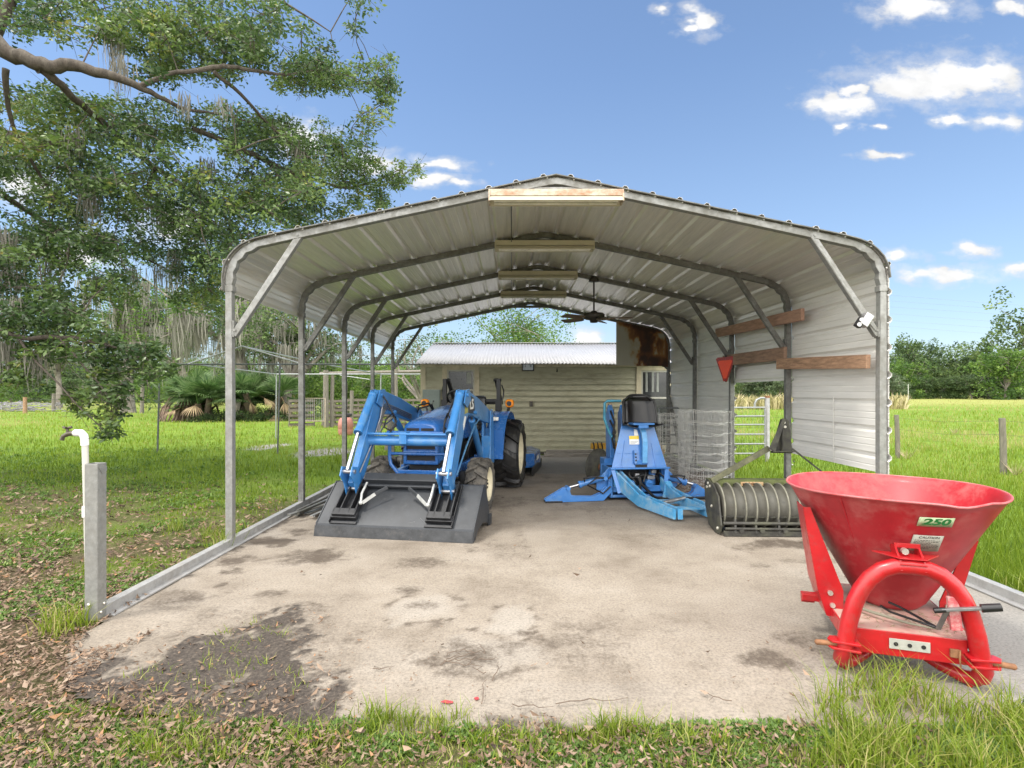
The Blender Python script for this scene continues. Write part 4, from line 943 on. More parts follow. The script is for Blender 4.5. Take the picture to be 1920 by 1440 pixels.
# ------- loader
BX = .455
boom = [(-1.015, .44), (-.93, .345), (-.835, .40), (-.40, .98), (-.30, 1.04), (-.18, 1.045), (.15, .98), (.74, .90), (.80, .945), (.80, 1.03), (.74, 1.07), (.15, 1.215), (-.30, 1.295), (-.42, 1.30), (-.52, 1.245)]
for s in (-1, 1):
    mb = MB(); mb.prism(boom, s * BX - .032, s * BX + .032, 'x')
    arm = mb.build('boom_arm', BLUE_LT, TR, .006)
    for x in (s * BX - .05, s * BX + .05):       # cheek plates at the knee and pivot
        mb = MB(); mb.prism([(-.55, 1.17), (-.46, 1.30), (-.34, 1.31), (-.26, 1.20), (-.42, 1.12)], x - .006, x + .006, 'x'); mb.build('knee_plate', BLUE_LT, arm, .003)
        mb = MB(); mb.prism([(-1.09, .60), (-.98, .58), (-.87, .40), (-.92, .30), (-.985, .29), (-1.05, .44), (-1.13, .52)], x - .006, x + .006, 'x'); mb.build('pivot_plate', BLUE_LT, arm, .003)
    for (y, z) in ((-.43, 1.25), (-1.06, .55), (-.955, .375), (.77, .985), (-.06, 1.06)):
        mb = MB(); mb.cyl((s * BX - .07, y, z), (s * BX + .07, y, z), .02, n=10); mb.build('pin', STEEL if z < .6 else BLUE_LT, arm)
    mb = MB(); a, b_ = Vector((s * BX, -.475, 1.255)), Vector((s * BX, -1.085, .565)); e_ = a.lerp(b_, .56)
    a2 = a + Vector((0, -.055, -.01)); e2 = e_ + Vector((0, -.045, .02))
    mb.cyl(a2, e2, .040, n=16); mb.cyl(e2 - (e2 - a2).normalized() * .03, e2, .045, n=16); mb.sphere(a2, .045); cy = mb.build('bucket_cylinder', BLUE_LT, TR)
    mb = MB(); mb.cyl(e2, b_, .019, n=12); mb.build('piston_rod', CHROME, cy)
    mb = MB(); q0, q1 = Vector((s * BX * .98, -.06, 1.06)), Vector((s * BX * .9, .60, .52)); m_ = q0.lerp(q1, .62)
    mb.cyl(q1, m_ if False else q0.lerp(q1, .16), .036, n=14); cy = mb.build('lift_cylinder', BLUE_LT, TR)
    mb = MB(); mb.cyl(q0, q0.lerp(q1, .2), .018, n=10); mb.build('piston_rod', CHROME, cy)
    # tower
    mb = MB(); mb.prism([(.66, .40), (.92, .40), (.88, .62), (.86, 1.0), (.80, 1.07), (.72, 1.05), (.70, .62)], s * .41 - .012, s * .41 + .012, 'x'); mb.prism([(.66, .40), (.92, .40), (.88, .62), (.86, 1.0), (.80, 1.07), (.72, 1.05), (.70, .62)], s * .505 - .01, s * .505 + .01, 'x')
    mb.box((s * .455, .83, .62), (.1, .03, .42)); mb.box((s * .40, .78, .44), (.2, .25, .05)); mb.box((s * .455, .71, .60), (.11, .02, .3))
    mb.build('tower', BLUE_LT, TR, .004)
    # steel lines and hoses along the arm
    mb = MB()
    for k in range(4):
        o = .012 + .018 * k
        mb.tube([(s * (BX - .04), .5, 1.02 - o), (s * (BX - .042), -.05, 1.13 - o), (s * (BX - .042), -.27, 1.17 - o), (s * (BX - .042), -.34 + o * .3, 1.15 - o * 1.2), (s * (BX - .042), -.5 + o * .2, .92 - o)], .0055, 5)
    mb.tube([(s * (BX - .05), -.36, 1.22), (s * (BX - .055), -.46, 1.02), (s * (BX - .05), -.62, .80), (s * (BX - .05), -.93, .52)], .008, 6)
    mb.tube([(s * (BX + .045), .2, 1.0), (s * (BX + .05), -.1, .92), (s * (BX + .045), -.45, .72), (s * (BX + .045), -.8, .5)], .009, 6)
    mb.build('hydraulic_line', STEEL if s < 0 else mat('painted_line', (.10, .25, .45), .3, .3), arm)
    mb = MB()
    mb.tube([(s * (BX - .05), -.43, 1.27), (s * (BX - .10), -.40, 1.18), (s * (BX - .17), -.38, 1.03), (s * (BX - .20), -.40, .93), (s * (BX - .15), -.44, .885), (s * (BX - .10), -.47, .92), (s * (BX - .11), -.45, 1.0), (s * (BX - .16), -.40, 1.06), (s * (BX - .20), -.38, .98), (s * (BX - .17), -.5, .86)], .009, 6)
    mb.tube([(s * .42, .75, 1.05), (s * .36, .6, 1.12), (s * .30, .8, 1.14), (s * .28, .95, 1.02)], .012, 6); mb.tube([(s * .44, .76, 1.02), (s * .34, .55, 1.08), (s * .26, .8, 1.12), (s * .27, 1.0, .96)], .012, 6); mb.tube([(s * .40, .7, .9), (s * .33, .55, .75), (s * .30, .4, .6), (s * .28, .5, .5)], .012, 6)
    mb.build('hose', HOSE, arm)
mb = MB(); mb.tube([(-BX, -.66, .80), (BX, -.66, .80)], .048, 12); mb.tube([(-BX, -.72, .872), (BX, -.72, .872)], .014, 8); mb.box((-.06, -.68, .835), (.075, .10, .12)); mb.build('cross_tube', BLUE_LT, TR, .004)
# decals on the outside of the arm nearest the eye
xo = BX + .0335
mb = MB(); mb.prism([(-.30, 1.065), (-.06, 1.045), (-.03, 1.09), (-.06, 1.215), (-.30, 1.255)], xo, xo + .0015, 'x'); dk = mb.build('badge', BLACKD, TR)
MT = Matrix(((0, 0, 1, xo + .0025), (1, 0, 0, -.165), (0, 1, 0, 1.148), (0, 0, 0, 1)))
text_mesh('lettering', 'LS', .15, WHITE, dk, MT, .0008, xs=1.15, offset=.004)
mb = MB(); mb.prism([(-.46, 1.06), (-.32, 1.07), (-.32, 1.21), (-.42, 1.22)], xo, xo + .0015, 'x'); mb.build('sticker', mat('olive_decal', (.30, .30, .10), .5), TR)
mb = MB(); mb.prism([(-.50, .90), (-.45, .95), (-.40, 1.03), (-.45, 1.04), (-.52, .96)], xo, xo + .0015, 'x'); mb.build('warning_sticker', WHITE, TR)
# ------- bucket, rolled right over so its back faces up and forward
bx0, bx1 = -.685, .765
def pl(s, off): return (-1.215 + .775 * s - .632 * off, .105 + .632 * s + .775 * off)
shell = [(-1.245, .012), (-1.222, .012), (-1.195, .09), (-.83, .385), (-.79, .37), (-.64, .03), (-.60, .03), (-.765, .41), (-.84, .418), (-1.215, .105)]
mb = MB(); mb.prism(shell, bx0, bx1, 'x')
bk = mb.build('bucket', CHAR, TR, .004)
mb = MB()
sidep = [(-1.25, .004), (-1.218, .112), (-.845, .425), (-.765, .415), (-.585, .10), (-.55, .085), (-.55, .0), (-.62, .0), (-.70, .045), (-.90, .09), (-1.08, .06), (-1.18, .004)]
for x, q in ((bx0, -1), (bx1, 1)): mb = MB(); mb.prism(sidep, x - .006, x + .006, 'x'); mb.box((x + q * .012, -.60, .055), (.02, .09, .10)); mb.build('side_plate', CHAR, bk, .003)
def pbox(x0, x1, s0, s1, o0, o1):
    q = [pl(s0, o0), pl(s1, o0), pl(s1, o1), pl(s0, o1)]; mb.prism(q, x0, x1, 'x')
for s in (-1, 1):
    c = s * .44 + .01; mb = MB()
    for o in (-.10, -.045, .045, .10): pbox(c + o - .006, c + o + .006, .07, .47, .0, .075)
    pbox(c - .12, c + .12, .035, .10, .012, .05); pbox(c - .11, c + .11, .05, .12, .05, .075); pbox(c - .125, c + .125, -.005, .02, .005, .018)
    pbox(c - .10, c + .10, .12, .43, .004, .012)
    pbox(c + s * .12, c + s * .128, .0, .47, .0, .04)
    mb.build('quick_attach', mat('black_steel', (.02, .021, .024), .42, .2, .3, 20), bk, .002)
mb = MB(); pbox(-.36, .37, .43, .52, .045, .11); pbox(-.40, .41, .40, .43, .03, .06); mb.build('carrier_tube', CHAR, bk, .006)
for s in (-1, 1):
    a = pl(.185, .075); b_ = pl(.27, .10); c_ = pl(.34, .115); d_ = pl(.40, .10); mb = MB()
    mb.bar((s * .30 + .01, a[0], a[1]), (s * .20 + .01, b_[0], b_[1]), .008, .03); mb.tube([(s * .325 + .01, d_[0], d_[1]), (s * .33 + .01, b_[0], b_[1]), (s * .315 + .01, a[0], a[1])], .012, 6); mb.sphere((s * .315 + .01, a[0], a[1]), .02, 8, 6)
    lv = mb.build('lever', mat('white_lever', (.42, .43, .42), .35, .2, .15, 30), bk)
    mb = MB(); mb.bar((s * .20 + .01, b_[0], b_[1]), (s * .10 + .01, c_[0], c_[1]), .012, .034); mb.build('grip', CHAR, lv, .004)
mb = MB(); mb.prism([(-1.262, .0), (-1.24, .0), (-1.236, .09), (-1.244, .092)], bx0, bx1, 'x'); mb.build('lip', mat('worn_lip', (.042, .044, .047), .4, .3, .25, 14, .04, 60, dirt=(.10, .095, .09), damt=.34, dscale=12), bk)
mb = MB()
for k in range(16):
    x = random.uniform(bx0 + .05, bx1 - .05); s0 = random.uniform(.02, .4); dx_ = random.uniform(-.06, .06); a = pl(s0, .0012); b_ = pl(s0 + random.uniform(.01, .06), .0012); mb.bar((x, a[0], a[1]), (x + dx_, b_[0], b_[1]), .0022, .0012)
mb.build('scratch', mat('scratch_grey', (.22, .225, .23), .5, .3), bk)

# ------------------------------------------------------------------ rotary mower behind the tractor
t = thing('rotary_mower', 'blue rotary mower deck on the floor behind the tractor', 'mower', TR.location, math.radians(-9.5))
mb = MB()
deck = [(-.78, 2.62), (-.62, 2.42), (.62, 2.42), (.80, 2.62), (.82, 3.25), (.62, 3.75), (-.62, 3.75), (-.78, 3.25)]
mb.prism(deck, .30, .325, 'z')
for i in range(8):
    a, b_ = deck[i], deck[(i + 1) % 8]; mb.bar((a[0], a[1], .215), (b_[0], b_[1], .215), .012, .2, (0, 0, 1))
mb.build('deck', BLUE, t, .006)
for x in (.81, -.79): mb = MB(); mb.box((x, 2.95, .08), (.02, 1.2, .13)); mb.build('skid_shoe', BLACK, t, .004)
mb = MB(); mb.box((0, 3.0, .40), (.2, .26, .16)); mb.cyl((0, 2.3, .42), (0, 2.9, .42), .035, n=10); mb.build('gearbox', BLACK, t, .02)
mb = MB()
for s in (-1, 1): mb.bar((s * .3, 2.5, .33), (s * .06, 2.6, .72), .05, .012, (0, 1, 0)); mb.bar((s * .06, 2.6, .72), (s * .2, 3.7, .33), .05, .012)
mb.build('hitch_frame', BLUE, t)
mb = MB(); mb.box((.826, 2.9, .24), (.003, .30, .07)); mb.build('decal', WHITE, t)
# ------------------------------------------------------------------ steel bars on the floor beside the bucket
barl = ['longest galvanised tube in the pile beside the bucket', 'thin grey tube lying against the rail in the pile', 'flat galvanised strip under the tubes near the rail', 'dark square tube on top of the tube pile', 'short bright tube nearest the bucket in the pile', 'bent grey channel across the near ends of the pile', 'pale flat bar sticking out towards the bucket']
for i, (x0, y0, x1, y1, z, w_, h_, m) in enumerate(((-2.22, 5.55, -2.02, 7.4, .02, .035, .035, GALV), (-2.27, 5.7, -2.16, 7.1, .02, .02, .03, GALV_DK), (-2.14, 5.62, -1.92, 6.8, .012, .06, .012, GALV), (-2.16, 5.45, -1.98, 6.7, .055, .03, .03, OLDSTEEL), (-2.02, 5.5, -1.84, 6.5, .02, .03, .03, STEEL), (-2.24, 5.42, -1.9, 6.3, .045, .05, .02, GALV_DK), (-2.0, 5.38, -1.88, 6.2, .045, .035, .01, GALV))):
    mb = MB(); mb.bar((0, 0, 0), (x1 - x0, y1 - y0, 0), w_, h_)
    o = mb.build('metal_bar', m, None, .002); o.location = (x0, y0, z); tag(o, barl[i], 'metal bar', 'metal bars piled by the left rail')
# ------------------------------------------------------------------ backhoe attachment (x right, y backwards)
BH = thing('backhoe_attachment', 'blue backhoe attachment with black seat and stabiliser legs spread on floor', 'backhoe', (1.50, 6.38, 0), math.radians(7))
# control tower: tapering panel
mb = MB()
lo, hi = [(-.34, -.02, .385), (.34, -.02, .385), (.30, .30, .385), (-.22, .30, .385)], [(-.185, .08, .90), (.21, .08, .90), (.19, .22, .90), (-.12, .22, .90)]
mb.add(lo + hi, [(0, 1, 5, 4), (1, 2, 6, 5), (2, 3, 7, 6), (3, 0, 4, 7), (4, 5, 6, 7), (3, 2, 1, 0)])
mb.bar((-.36, -.04, .385), (.36, -.04, .385), .05, .02)
tw = mb.build('control_tower', BLUE_BH, BH, .006)
def tp(u, v, off=.004):                            # point on the front panel: u across at mid (m), v 0..1 up
    z = .385 + .515 * v; y = -.02 + .10 * v; return Vector((u, y - off, z))
mb = MB()
for a, b_ in (((-.22, .04), (-.155, .62)), ((.20, .04), (.17, .55))): mb.bar(tp(*a), tp(*b_), .012, .012, (0, 1, 0))
mb.bar(tp(-.30, .34), tp(.28, .30), .004, .004, (0, 1, 0))
mb.build('panel_rib', BLUE_BH, tw)
mb = MB()
q = [tp(-.105, .53, .006), tp(.015, .53, .006), tp(.015, .72, .006), tp(-.105, .72, .006)]; mb.add(q, [(0, 1, 2, 3)]); mb.build('caution_label', WHITE, tw, solid=.001)
mb = MB(); q = [tp(-.105, .65, .008), tp(.015, .65, .008), tp(.015, .725, .008), tp(-.105, .725, .008)]; mb.add(q, [(0, 1, 2, 3)]); mb.build('caution_band', YELLOW, tw, solid=.001)
mb = MB(); q = [tp(-.04, .73, .006), tp(.012, .73, .006), tp(.0, .86, .006), tp(-.04, .88, .006)]; mb.add(q, [(0, 1, 2, 3)]); mb.build('white_label', WHITE, tw, solid=.001)
mb = MB()
for k, v in enumerate((.60, .573, .55)): mb.bar(tp(-.09, v, .007), tp(.005 - .02 * k, v, .007), .002, .004, (0, 1, 0))
mb.build('label_text', BLACKD, tw)
# seat post: curved channel and perforated bracket
mb = MB(); mb.sweep([tp(.055, .12, .03), tp(.058, .35, .05), tp(.06, .6, .075), tp(.055, .8, .07), tp(.045, .93, .03)], [(-.03, -.018), (.03, -.018), (.03, .018), (-.03, .018)], (1, 0, 0)); mb.build('seat_post', mat('pale_blue_post', (.12, .36, .68), .4), BH, .005)
mb = MB(); mb.bar(tp(-.055, .10, .02), tp(-.05, .40, .02), .03, .04, (0, 1, 0)); mb.bar(tp(.09, .10, .02), tp(.085, .45, .02), .012, .05, (0, 1, 0)); mb.bar(tp(-.06, .13, .02), tp(.09, .13, .02), .02, .05, (0, 0, 1)); br = mb.build('seat_bracket', BLUE_BH, BH, .003)
mb = MB()
for v in (.18, .25, .32): mb.cyl(tp(-.052, v, .04), tp(-.052, v, .046), .011, n=8)
mb.box(tp(.02, .06, .012), (.14, .01, .045)); mb.build('bracket_hole', BLACKD, br)
mb = MB(); mb.box((.03, .02, .905), (.26, .22, .02)); mb.box((.03, -.05, .885), (.12, .06, .06)); mb.build('seat_base', BLUE_BH, BH, .005)
# pan seat: smooth dished shell
S = []; nu, nv = 15, 13
for j in range(nv):
    v = j / (nv - 1)
    for i in range(nu):
        u = -1 + 2 * i / (nu - 1)
        hw = .188 + .022 * (1 - v) + .010 * math.sin(v * PI)
        if v < .22: y = -.06 + .16 * (v / .22); z = .872 - .012 * math.sin(v / .22 * PI)
        else: y = .10 + (v - .22) / .78 * .075; z = .872 + (v - .22) / .78 * .375
        c3 = abs(u) ** 3; top = max(0, (v - .78) / .22)
        y -= .075 * c3 * (1 - .5 * top) + .035 * top ** 2
        if v < .22: z += .035 * c3
        S.append((.03 + u * hw * (1 - .20 * top ** 2.5), y, z - .045 * top ** 1.5 * abs(u) ** 4))
mb = MB(); mb.add(S, [(j * nu + i, j * nu + i + 1, (j + 1) * nu + i + 1, (j + 1) * nu + i) for j in range(nv - 1) for i in range(nu - 1)], True)
st = mb.build('seat', mat('black_seat_pan', (.003, .003, .004), .2, 0, .2, 6, spec=.32), BH, 0, .012)
edge_pts = [S[j * nu] for j in range(nv)] + [S[(nv - 1) * nu + i] for i in range(1, nu)] + [S[j * nu + nu - 1] for j in range(nv - 2, -1, -1)]
mb = MB(); mb.tube(edge_pts, .011, 8); mb.build('seat_piping', BLACK, st)
# open base with valves
mb = MB()
mb.box((0, .38, .22), (.70, .02, .34)); mb.box((0, .19, .055), (.70, .40, .03)); mb.box((0, .02, .135), (.62, .03, .07)); mb.box((-.335, .18, .22), (.02, .40, .33)); mb.box((.335, .18, .22), (.02, .40, .33))
for s in (-1, 1):
    mb.prism([(s * .30, .39), (s * .345, .39), (s * .43, .30), (s * .50, .22), (s * .50, .13), (s * .36, .08), (s * .30, .10)], .05, .075, 'y')
    mb.bar((s * .33, -.03, .38), (s * .275, -.12, .11), .045, .016, (0, 1, 0)); mb.bar((s * .345, -.0, .36), (s * .36, -.0, .10), .04, .012, (0, 1, 0))
mb.build('base_frame', BLUE_BH, BH, .004)
mb = MB(); mb.box((0, .25, .24), (.62, .2, .26)); mb.build('cavity_shade', mat('shade_black', (.012, .012, .014), .7), BH)  # black block painted as the shade inside the open base
mb = MB()
for x, z, r in ((-.10, .20, .045), (.12, .20, .045)): mb.cyl((x, .10, z), (x, -.03, z), r, r * .95, 14); mb.cyl((x, .0, z), (x, -.0, z), r * 1.15, n=14)
for x in (-.2, .2): mb.cyl((x, .1, .17), (x, .1, .34), .04, n=10)
vb = mb.build('valve_cap', BLUE_BH, BH)
mb = MB(); mb.box((.15, .02, .27), (.09, .06, .05)); mb.box((-.02, .02, .29), (.05, .05, .05)); mb.box((.2, .05, .33), (.06, .04, .04)); mb.box((-.24, .06, .26), (.04, .04, .10)); mb.build('valve_block', STEEL, BH, .005)
mb = MB()
mb.tube([(0, .02, .27), (.01, -.02, .2), (-.04, -.12, .08), (-.09, -.2, .03)], .016, 7); mb.tube([(.02, .02, .27), (.02, -.02, .2), (.09, -.2, .09), (.16, -.4, .04), (.1, -.6, .04)], .018, 7); mb.tube([(-.25, .0, .3), (-.1, -.03, .27), (.05, .0, .3), (.22, .0, .28), (.28, .05, .2)], .012, 6)
mb.tube([(-.1, .05, .36), (-.12, .0, .3), (-.05, -.02, .22)], .012, 6); mb.tube([(.1, .05, .36), (.08, .0, .3), (.05, -.02, .22)], .012, 6)
mb.build('hose', HOSE, BH)
# towing subframe: two side members running forward to open box ends
mb = MB()
L = [(-.30, .02, .28), (-.22, -.22, .17), (-.17, -.46, .095), (-.03, -1.08, .075)]
def member(pts, w_, h0, h1):
    k = len(pts); vs = []
    for i, p in enumerate(pts):
        h_ = h0 + (h1 - h0) * i / (k - 1); p = Vector(p)
        vs += [p + Vector((-w_, 0, -h_)), p + Vector((w_, 0, -h_)), p + Vector((w_, 0, h_)), p + Vector((-w_, 0, h_))]
    fs = [(i * 4 + j, i * 4 + (j + 1) % 4, i * 4 + 4 + (j + 1) % 4, i * 4 + 4 + j) for i in range(k - 1) for j in range(4)]
    mb.add(vs, fs + [(3, 2, 1, 0), tuple(range(len(vs) - 4, len(vs)))])
member(L, .012, .10, .05); member([(p[0] + .075 + .0 * i, p[1], p[2]) for i, p in enumerate(L)], .010, .08, .05)
member([(.28, .02, .2), (.29, -.22, .12), (.30, -.46, .085), (.36, -1.06, .07)], .012, .07, .05); member([(.34, .02, .16), (.36, -.22, .11), (.40, -.46, .085), (.46, -1.04, .07)], .012, .06, .045)
mb.prism([(.24, .05), (.40, .05), (.40, .12), (.34, .24), (.28, .24)], -.13, -.115, 'y')
mb.bar((-.0, -1.075, .075), (.05, -1.085, .075), .012, .10); mb.bar((.37, -1.06, .07), (.46, -1.05, .07), .012, .10); mb.bar((.04, -.93, .105), (.38, -.93, .10), .10, .02)
mb.bar((-.16, -.46, .08), (.35, -.46, .07), .05, .04)
mb.build('subframe', BLUE_FADED, BH, .004)
mb = MB(); mb.cyl((.0, -.66, .10), (.30, -.58, .135), .020, n=10); sc_ = mb.build('top_link', STEEL, BH)
mb = MB(); mb.cyl((.28, -.585, .132), (.62, -.53, .125), .012, n=8); mb.cyl((-.06, -.68, .095), (.02, -.655, .10), .026, n=8); mb.build('link_end', BLACK, sc_)
# stabilisers
for s in (-1, 1):
    mb = MB()
    arm = [(s * 1.13, .012), (s * 1.13, .045), (s * .91, .170), (s * .85, .175), (s * .825, .088), (s * .78, .070), (s * .57, .062), (s * .47, .10), (s * .40, .175), (s * .34, .175), (s * .34, .11), (s * .44, .012), (s * .98, .005)]
    if s > 0: arm = [(x * .8, z) for x, z in arm]
    mb.prism(arm, -.035, -.018, 'y'); mb.prism(arm, .03, .045, 'y')
    sb = mb.build('stabiliser', BLUE_BH, BH, .004)
    mb = MB()
    f = .8 if s > 0 else 1
    p0, p1 = Vector((s * .86 * f, .005, .165)), Vector((s * .42 * f, .005, .275)); mm = p0.lerp(p1, .30)
    mb.cyl(mm, p1, .034, n=14); mb.cyl(mm, mm.lerp(p1, .1), .042, n=14); mb.cyl((s * .86 * f, -.06, .165), (s * .86 * f, .06, .165), .024, n=10); mb.cyl((s * 1.02 * f, -.05, .07), (s * 1.02 * f, .06, .07), .02, n=8); mb.cyl((s * .42 * f, -.06, .275), (s * .42 * f, .07, .275), .024, n=10)
    cy = mb.build('cylinder', BLUE_BH, sb)
    mb = MB(); mb.cyl(p0, mm, .018, n=10); mb.build('piston_rod', CHROME, cy)
    mb = MB(); mb.tube([mm.lerp(p1, .2) + Vector((0, -.04, .03)), mm.lerp(p1, .15) + Vector((0, -.06, .07)), mm.lerp(p1, .5) + Vector((0, -.05, .06)), p1 + Vector((s * -.04, -.05, .0)), p1 + Vector((s * -.1, -.03, .05))], .011, 6); mb.tube([mm.lerp(p1, .85) + Vector((0, -.04, .02)), mm.lerp(p1, .6) + Vector((0, -.07, .03)), mm.lerp(p1, .3) + Vector((0, -.05, -.02)), (s * .45 * f, -.05, .1), (s * .36 * f, -.05, .18)], .010, 6); mb.build('hose', HOSE, sb)
    mb = MB(); mb.box((s * 1.03 * f, .005, .012), (.2, .12, .022)); mb.build('foot_pad', BLACK, sb, .004)
# boom folded up behind the seat
mb = MB(); mb.tube([(-.10, .36, 1.17), (-.27, .37, 1.17), (-.305, .37, 1.14), (-.31, .37, .95), (-.25, .36, .78), (-.2, .34, .68)], .017, 8); mb.build('grab_rail', mat('teal_rail', (.05, .25, .36), .4), BH)
mb = MB(); mb.prism([(.42, .45), (.60, .45), (.62, 1.0), (.52, 1.12), (.44, 1.0)], -.22, -.16, 'x'); mb.prism([(.42, .45), (.60, .45), (.62, 1.0), (.52, 1.12), (.44, 1.0)], -.06, 0, 'x'); mb.box((-.1, .5, .3), (.4, .2, .3)); mb.build('boom', BLUE_BH, BH, .008)
mb = MB(); mb.tube([(-.24, .36, .93), (-.2, .38, .86), (-.17, .36, .78), (-.22, .33, .7), (-.24, .2, .6)], .013, 6); mb.tube([(-.22, .4, 1.05), (-.16, .42, .9), (-.2, .36, .75)], .013, 6); mb.build('hydraulic_hose', HOSE, BH)

# ------------------------------------------------------------------ things leaning at the back behind the backhoe
t = thing('magenta_pole', 'thin magenta and black pole standing behind the blue backhoe', 'pole', (1.30, 7.1, 0))
mb = MB(); mb.tube([(0.02, 0, 0), (-.0, .05, .5), (-.01, .06, 1.03)], .019, 8); mb.build('pole', mat('magenta_paint', (.20, .018, .075), .4), t)
mb = MB(); mb.bar((.045, .03, .0), (.035, .08, 1.05), .045, .03, (0, 1, 0)); mb.build('sleeve', BLACK, t)
mb = MB(); mb.tube([(0, .06, 1.04), (-.03, .06, 1.10), (-.0, .06, 1.15), (.03, .06, 1.10), (.01, .06, 1.04)], .007, 6); mb.build('hook', RUST, t)
t = thing('box_blade', 'yellow implement with black curved tines on the floor', 'implement', (1.74, 9.2, 0))
mb = MB(); mb.box((-.02, 0, .36), (.75, .1, .10)); mb.box((.3, 0, .25), (.05, .2, .3)); mb.build('beam', mat('implement_yellow', (.62, .33, .02), .5, 0, .15, 8, dirt=(.2, .12, .05), damt=.35), t, .008)
for k in range(3):
    mb = MB(); x = -.36 + .07 * k; mb.tube([(x, .05, .34), (x, -.05, .42), (x, -.12, .36), (x, -.13, .2), (x, -.1, .02)], .011, 6); mb.build('tine', BLACK, t)
mb = MB(); mb.bar((-.02, -.06, .1), (-.02, -.06, .56), .06, .03, (0, 1, 0)); mb.build('upright', OLDSTEEL, t)
t = thing('coulter_disc', 'dark rusty steel disc leaning on edge beside the backhoe', 'disc', (1.20, 7.45, .0), math.radians(38))
mb = MB(); mb.lathe([(0, .03), (.1, .028), (.2, .012), (.245, -.012), (.25, -.018), (.245, -.022), (.19, .002), (0, .02)], 32, Matrix.Translation((0, 0, .25)) @ Matrix.Rotation(PI / 2, 4, 'X')); mb.build('blade', OLDSTEEL, t)
mb = MB(); mb.cyl((0, -.06, .25), (0, .04, .25), .05, n=10); mb.build('hub', RUST, t)
t = thing('auger_gearbox', 'yellow cast gearbox on stand right of the backhoe', 'gearbox', (2.10, 8.3, 0), .3)
YEL = mat('cast_yellow', (.66, .34, .02), .5, 0, .14, 9, dirt=(.2, .12, .04), damt=.32)
mb = MB(); mb.box((-.05, 0, .30), (.16, .16, .30)); mb.cyl((-.12, 0, .42), (.18, -.02, .40), .10, .085, 14); mb.cyl((.14, -.02, .40), (.24, -.02, .34), .05, n=10); mb.sphere((-.05, 0, .47), (.12, .1, .09)); mb.build('casting', YEL, t, .012)
mb = MB(); mb.box((.0, 0, .08), (.34, .3, .16)); mb.cyl((-.05, 0, .1), (-.05, 0, .3), .07, n=10); mb.build('stand', BLACK, t, .01)
t = thing('yellow_skid', 'flat yellow skid plate on the floor beside the wire roll', 'skid', (2.12, 8.0, 0), -.35)
mb = MB(); mb.prism([(-.22, .03), (.0, .085), (.22, .05), (.30, .015), (-.22, .012)], -.14, .14, 'y'); mb.build('plate', YEL, t, .005)
mb = MB(); mb.box((-.05, 0, .12), (.12, .08, .08)); mb.build('lug', OLDSTEEL, t, .005)
for i, (x, y, z, L_, rz) in enumerate(((1.2, 10.78, .035, 1.12, .015), (1.16, 10.66, .035, 1.05, -.02), (1.18, 10.74, .10, 1.0, .02))):
    mb = MB(); mb.box((0, 0, 0), (L_, .14 if i < 2 else .10, .06)); o = mb.build('grey_plank', mat('plank_grey', (.27, .25, .22), .85, 0, .22, 5, .12, 40, stretch=(1, 9, 9), dirt=(.15, .135, .115), damt=.4, dscale=3), None, .006); o.location = (x, y, z); o.rotation_euler = (0, 0, rz)
    tag(o, ('grey plank lying flat against the shed foot', 'nearest grey plank on the floor before the shed', 'topmost grey plank of the three before the shed')[i], 'plank', 'planks at the foot of the shed')

# ------------------------------------------------------------------ wire fencing rolls
WIRE = mat('fence_wire', (.66, .65, .62), .5, .15, .12, 20)
def wire_roll(x, y, r, hgt, turns, rz, lb):
    t = thing('wire_roll', lb, 'wire roll', (x, y, 0), rz, 'rolls of fencing wire')
    mb = MB(); nseg = int(turns * 26); R = random.Random(int(x * 100))
    rad = lambda a: r * (.78 + .22 * a / (turns * 2 * PI)) * (1 + .05 * math.sin(a * 2.3) + .03 * math.sin(a * 5.1))
    zs = [.02, .09, .17, .26, .36, .47, .59, .72, .86, hgt]
    for z in zs:
        pts = []
        for i in range(nseg + 1):
            a = turns * 2 * PI * i / nseg
            pts.append((rad(a) * math.cos(a), rad(a) * math.sin(a), z + .014 * math.sin(a * 1.3 + z * 9) + .012 * R.uniform(-1, 1)))
        mb.tube(pts, .0024, 3, False)
    k = int(turns * 2 * PI * r / .085)
    for i in range(k):
        a = turns * 2 * PI * i / k; pts = []
        for z in (0, .3, .65, hgt): pts.append((rad(a) * math.cos(a + .03 * math.sin(z * 6 + i)), rad(a) * math.sin(a + .03 * math.sin(z * 6 + i)), z))
        mb.tube(pts, .0022, 3, False)
    mb.build('mesh', WIRE, t)
    mb = MB()
    for _ in range(14):
        a = R.uniform(0, 2 * PI); p = Vector((r * math.cos(a), r * math.sin(a), R.uniform(.1, hgt))); mb.tube([p, p + Vector((math.cos(a) * .05, math.sin(a) * .05, R.uniform(-.03, .05))), p + Vector((math.cos(a) * .09, math.sin(a) * .09, R.uniform(-.08, .1)))], .0022, 3, False)
    mb.build('loose_end', WIRE, t)
wire_roll(2.60, 7.35, .35, 1.02, 4.2, 0, 'large roll of welded fence wire standing against metal wall')
wire_roll(2.35, 7.9, .24, .95, 3.2, 1.1, 'smaller roll of fence wire behind the large wire roll')
mb = MB()
for k in range(46):
    p = Vector((2.25 + random.gauss(0, .18), 6.9 + random.gauss(0, .22), .02)); pts = [p]
    a = random.uniform(0, 2 * PI)
    for j in range(5): p = p + Vector((math.cos(a) * .07, math.sin(a) * .07, random.uniform(-.01, .08))); a += random.uniform(-.7, .7); pts.append(p.copy())
    mb.tube(pts, .0026, 3, False)
stuff(mb.build('loose_wire', mat('rusty_wire', (.22, .15, .12), .7, .2)), 'tangle of loose rusty wire at the foot of the wire roll', 'wire')

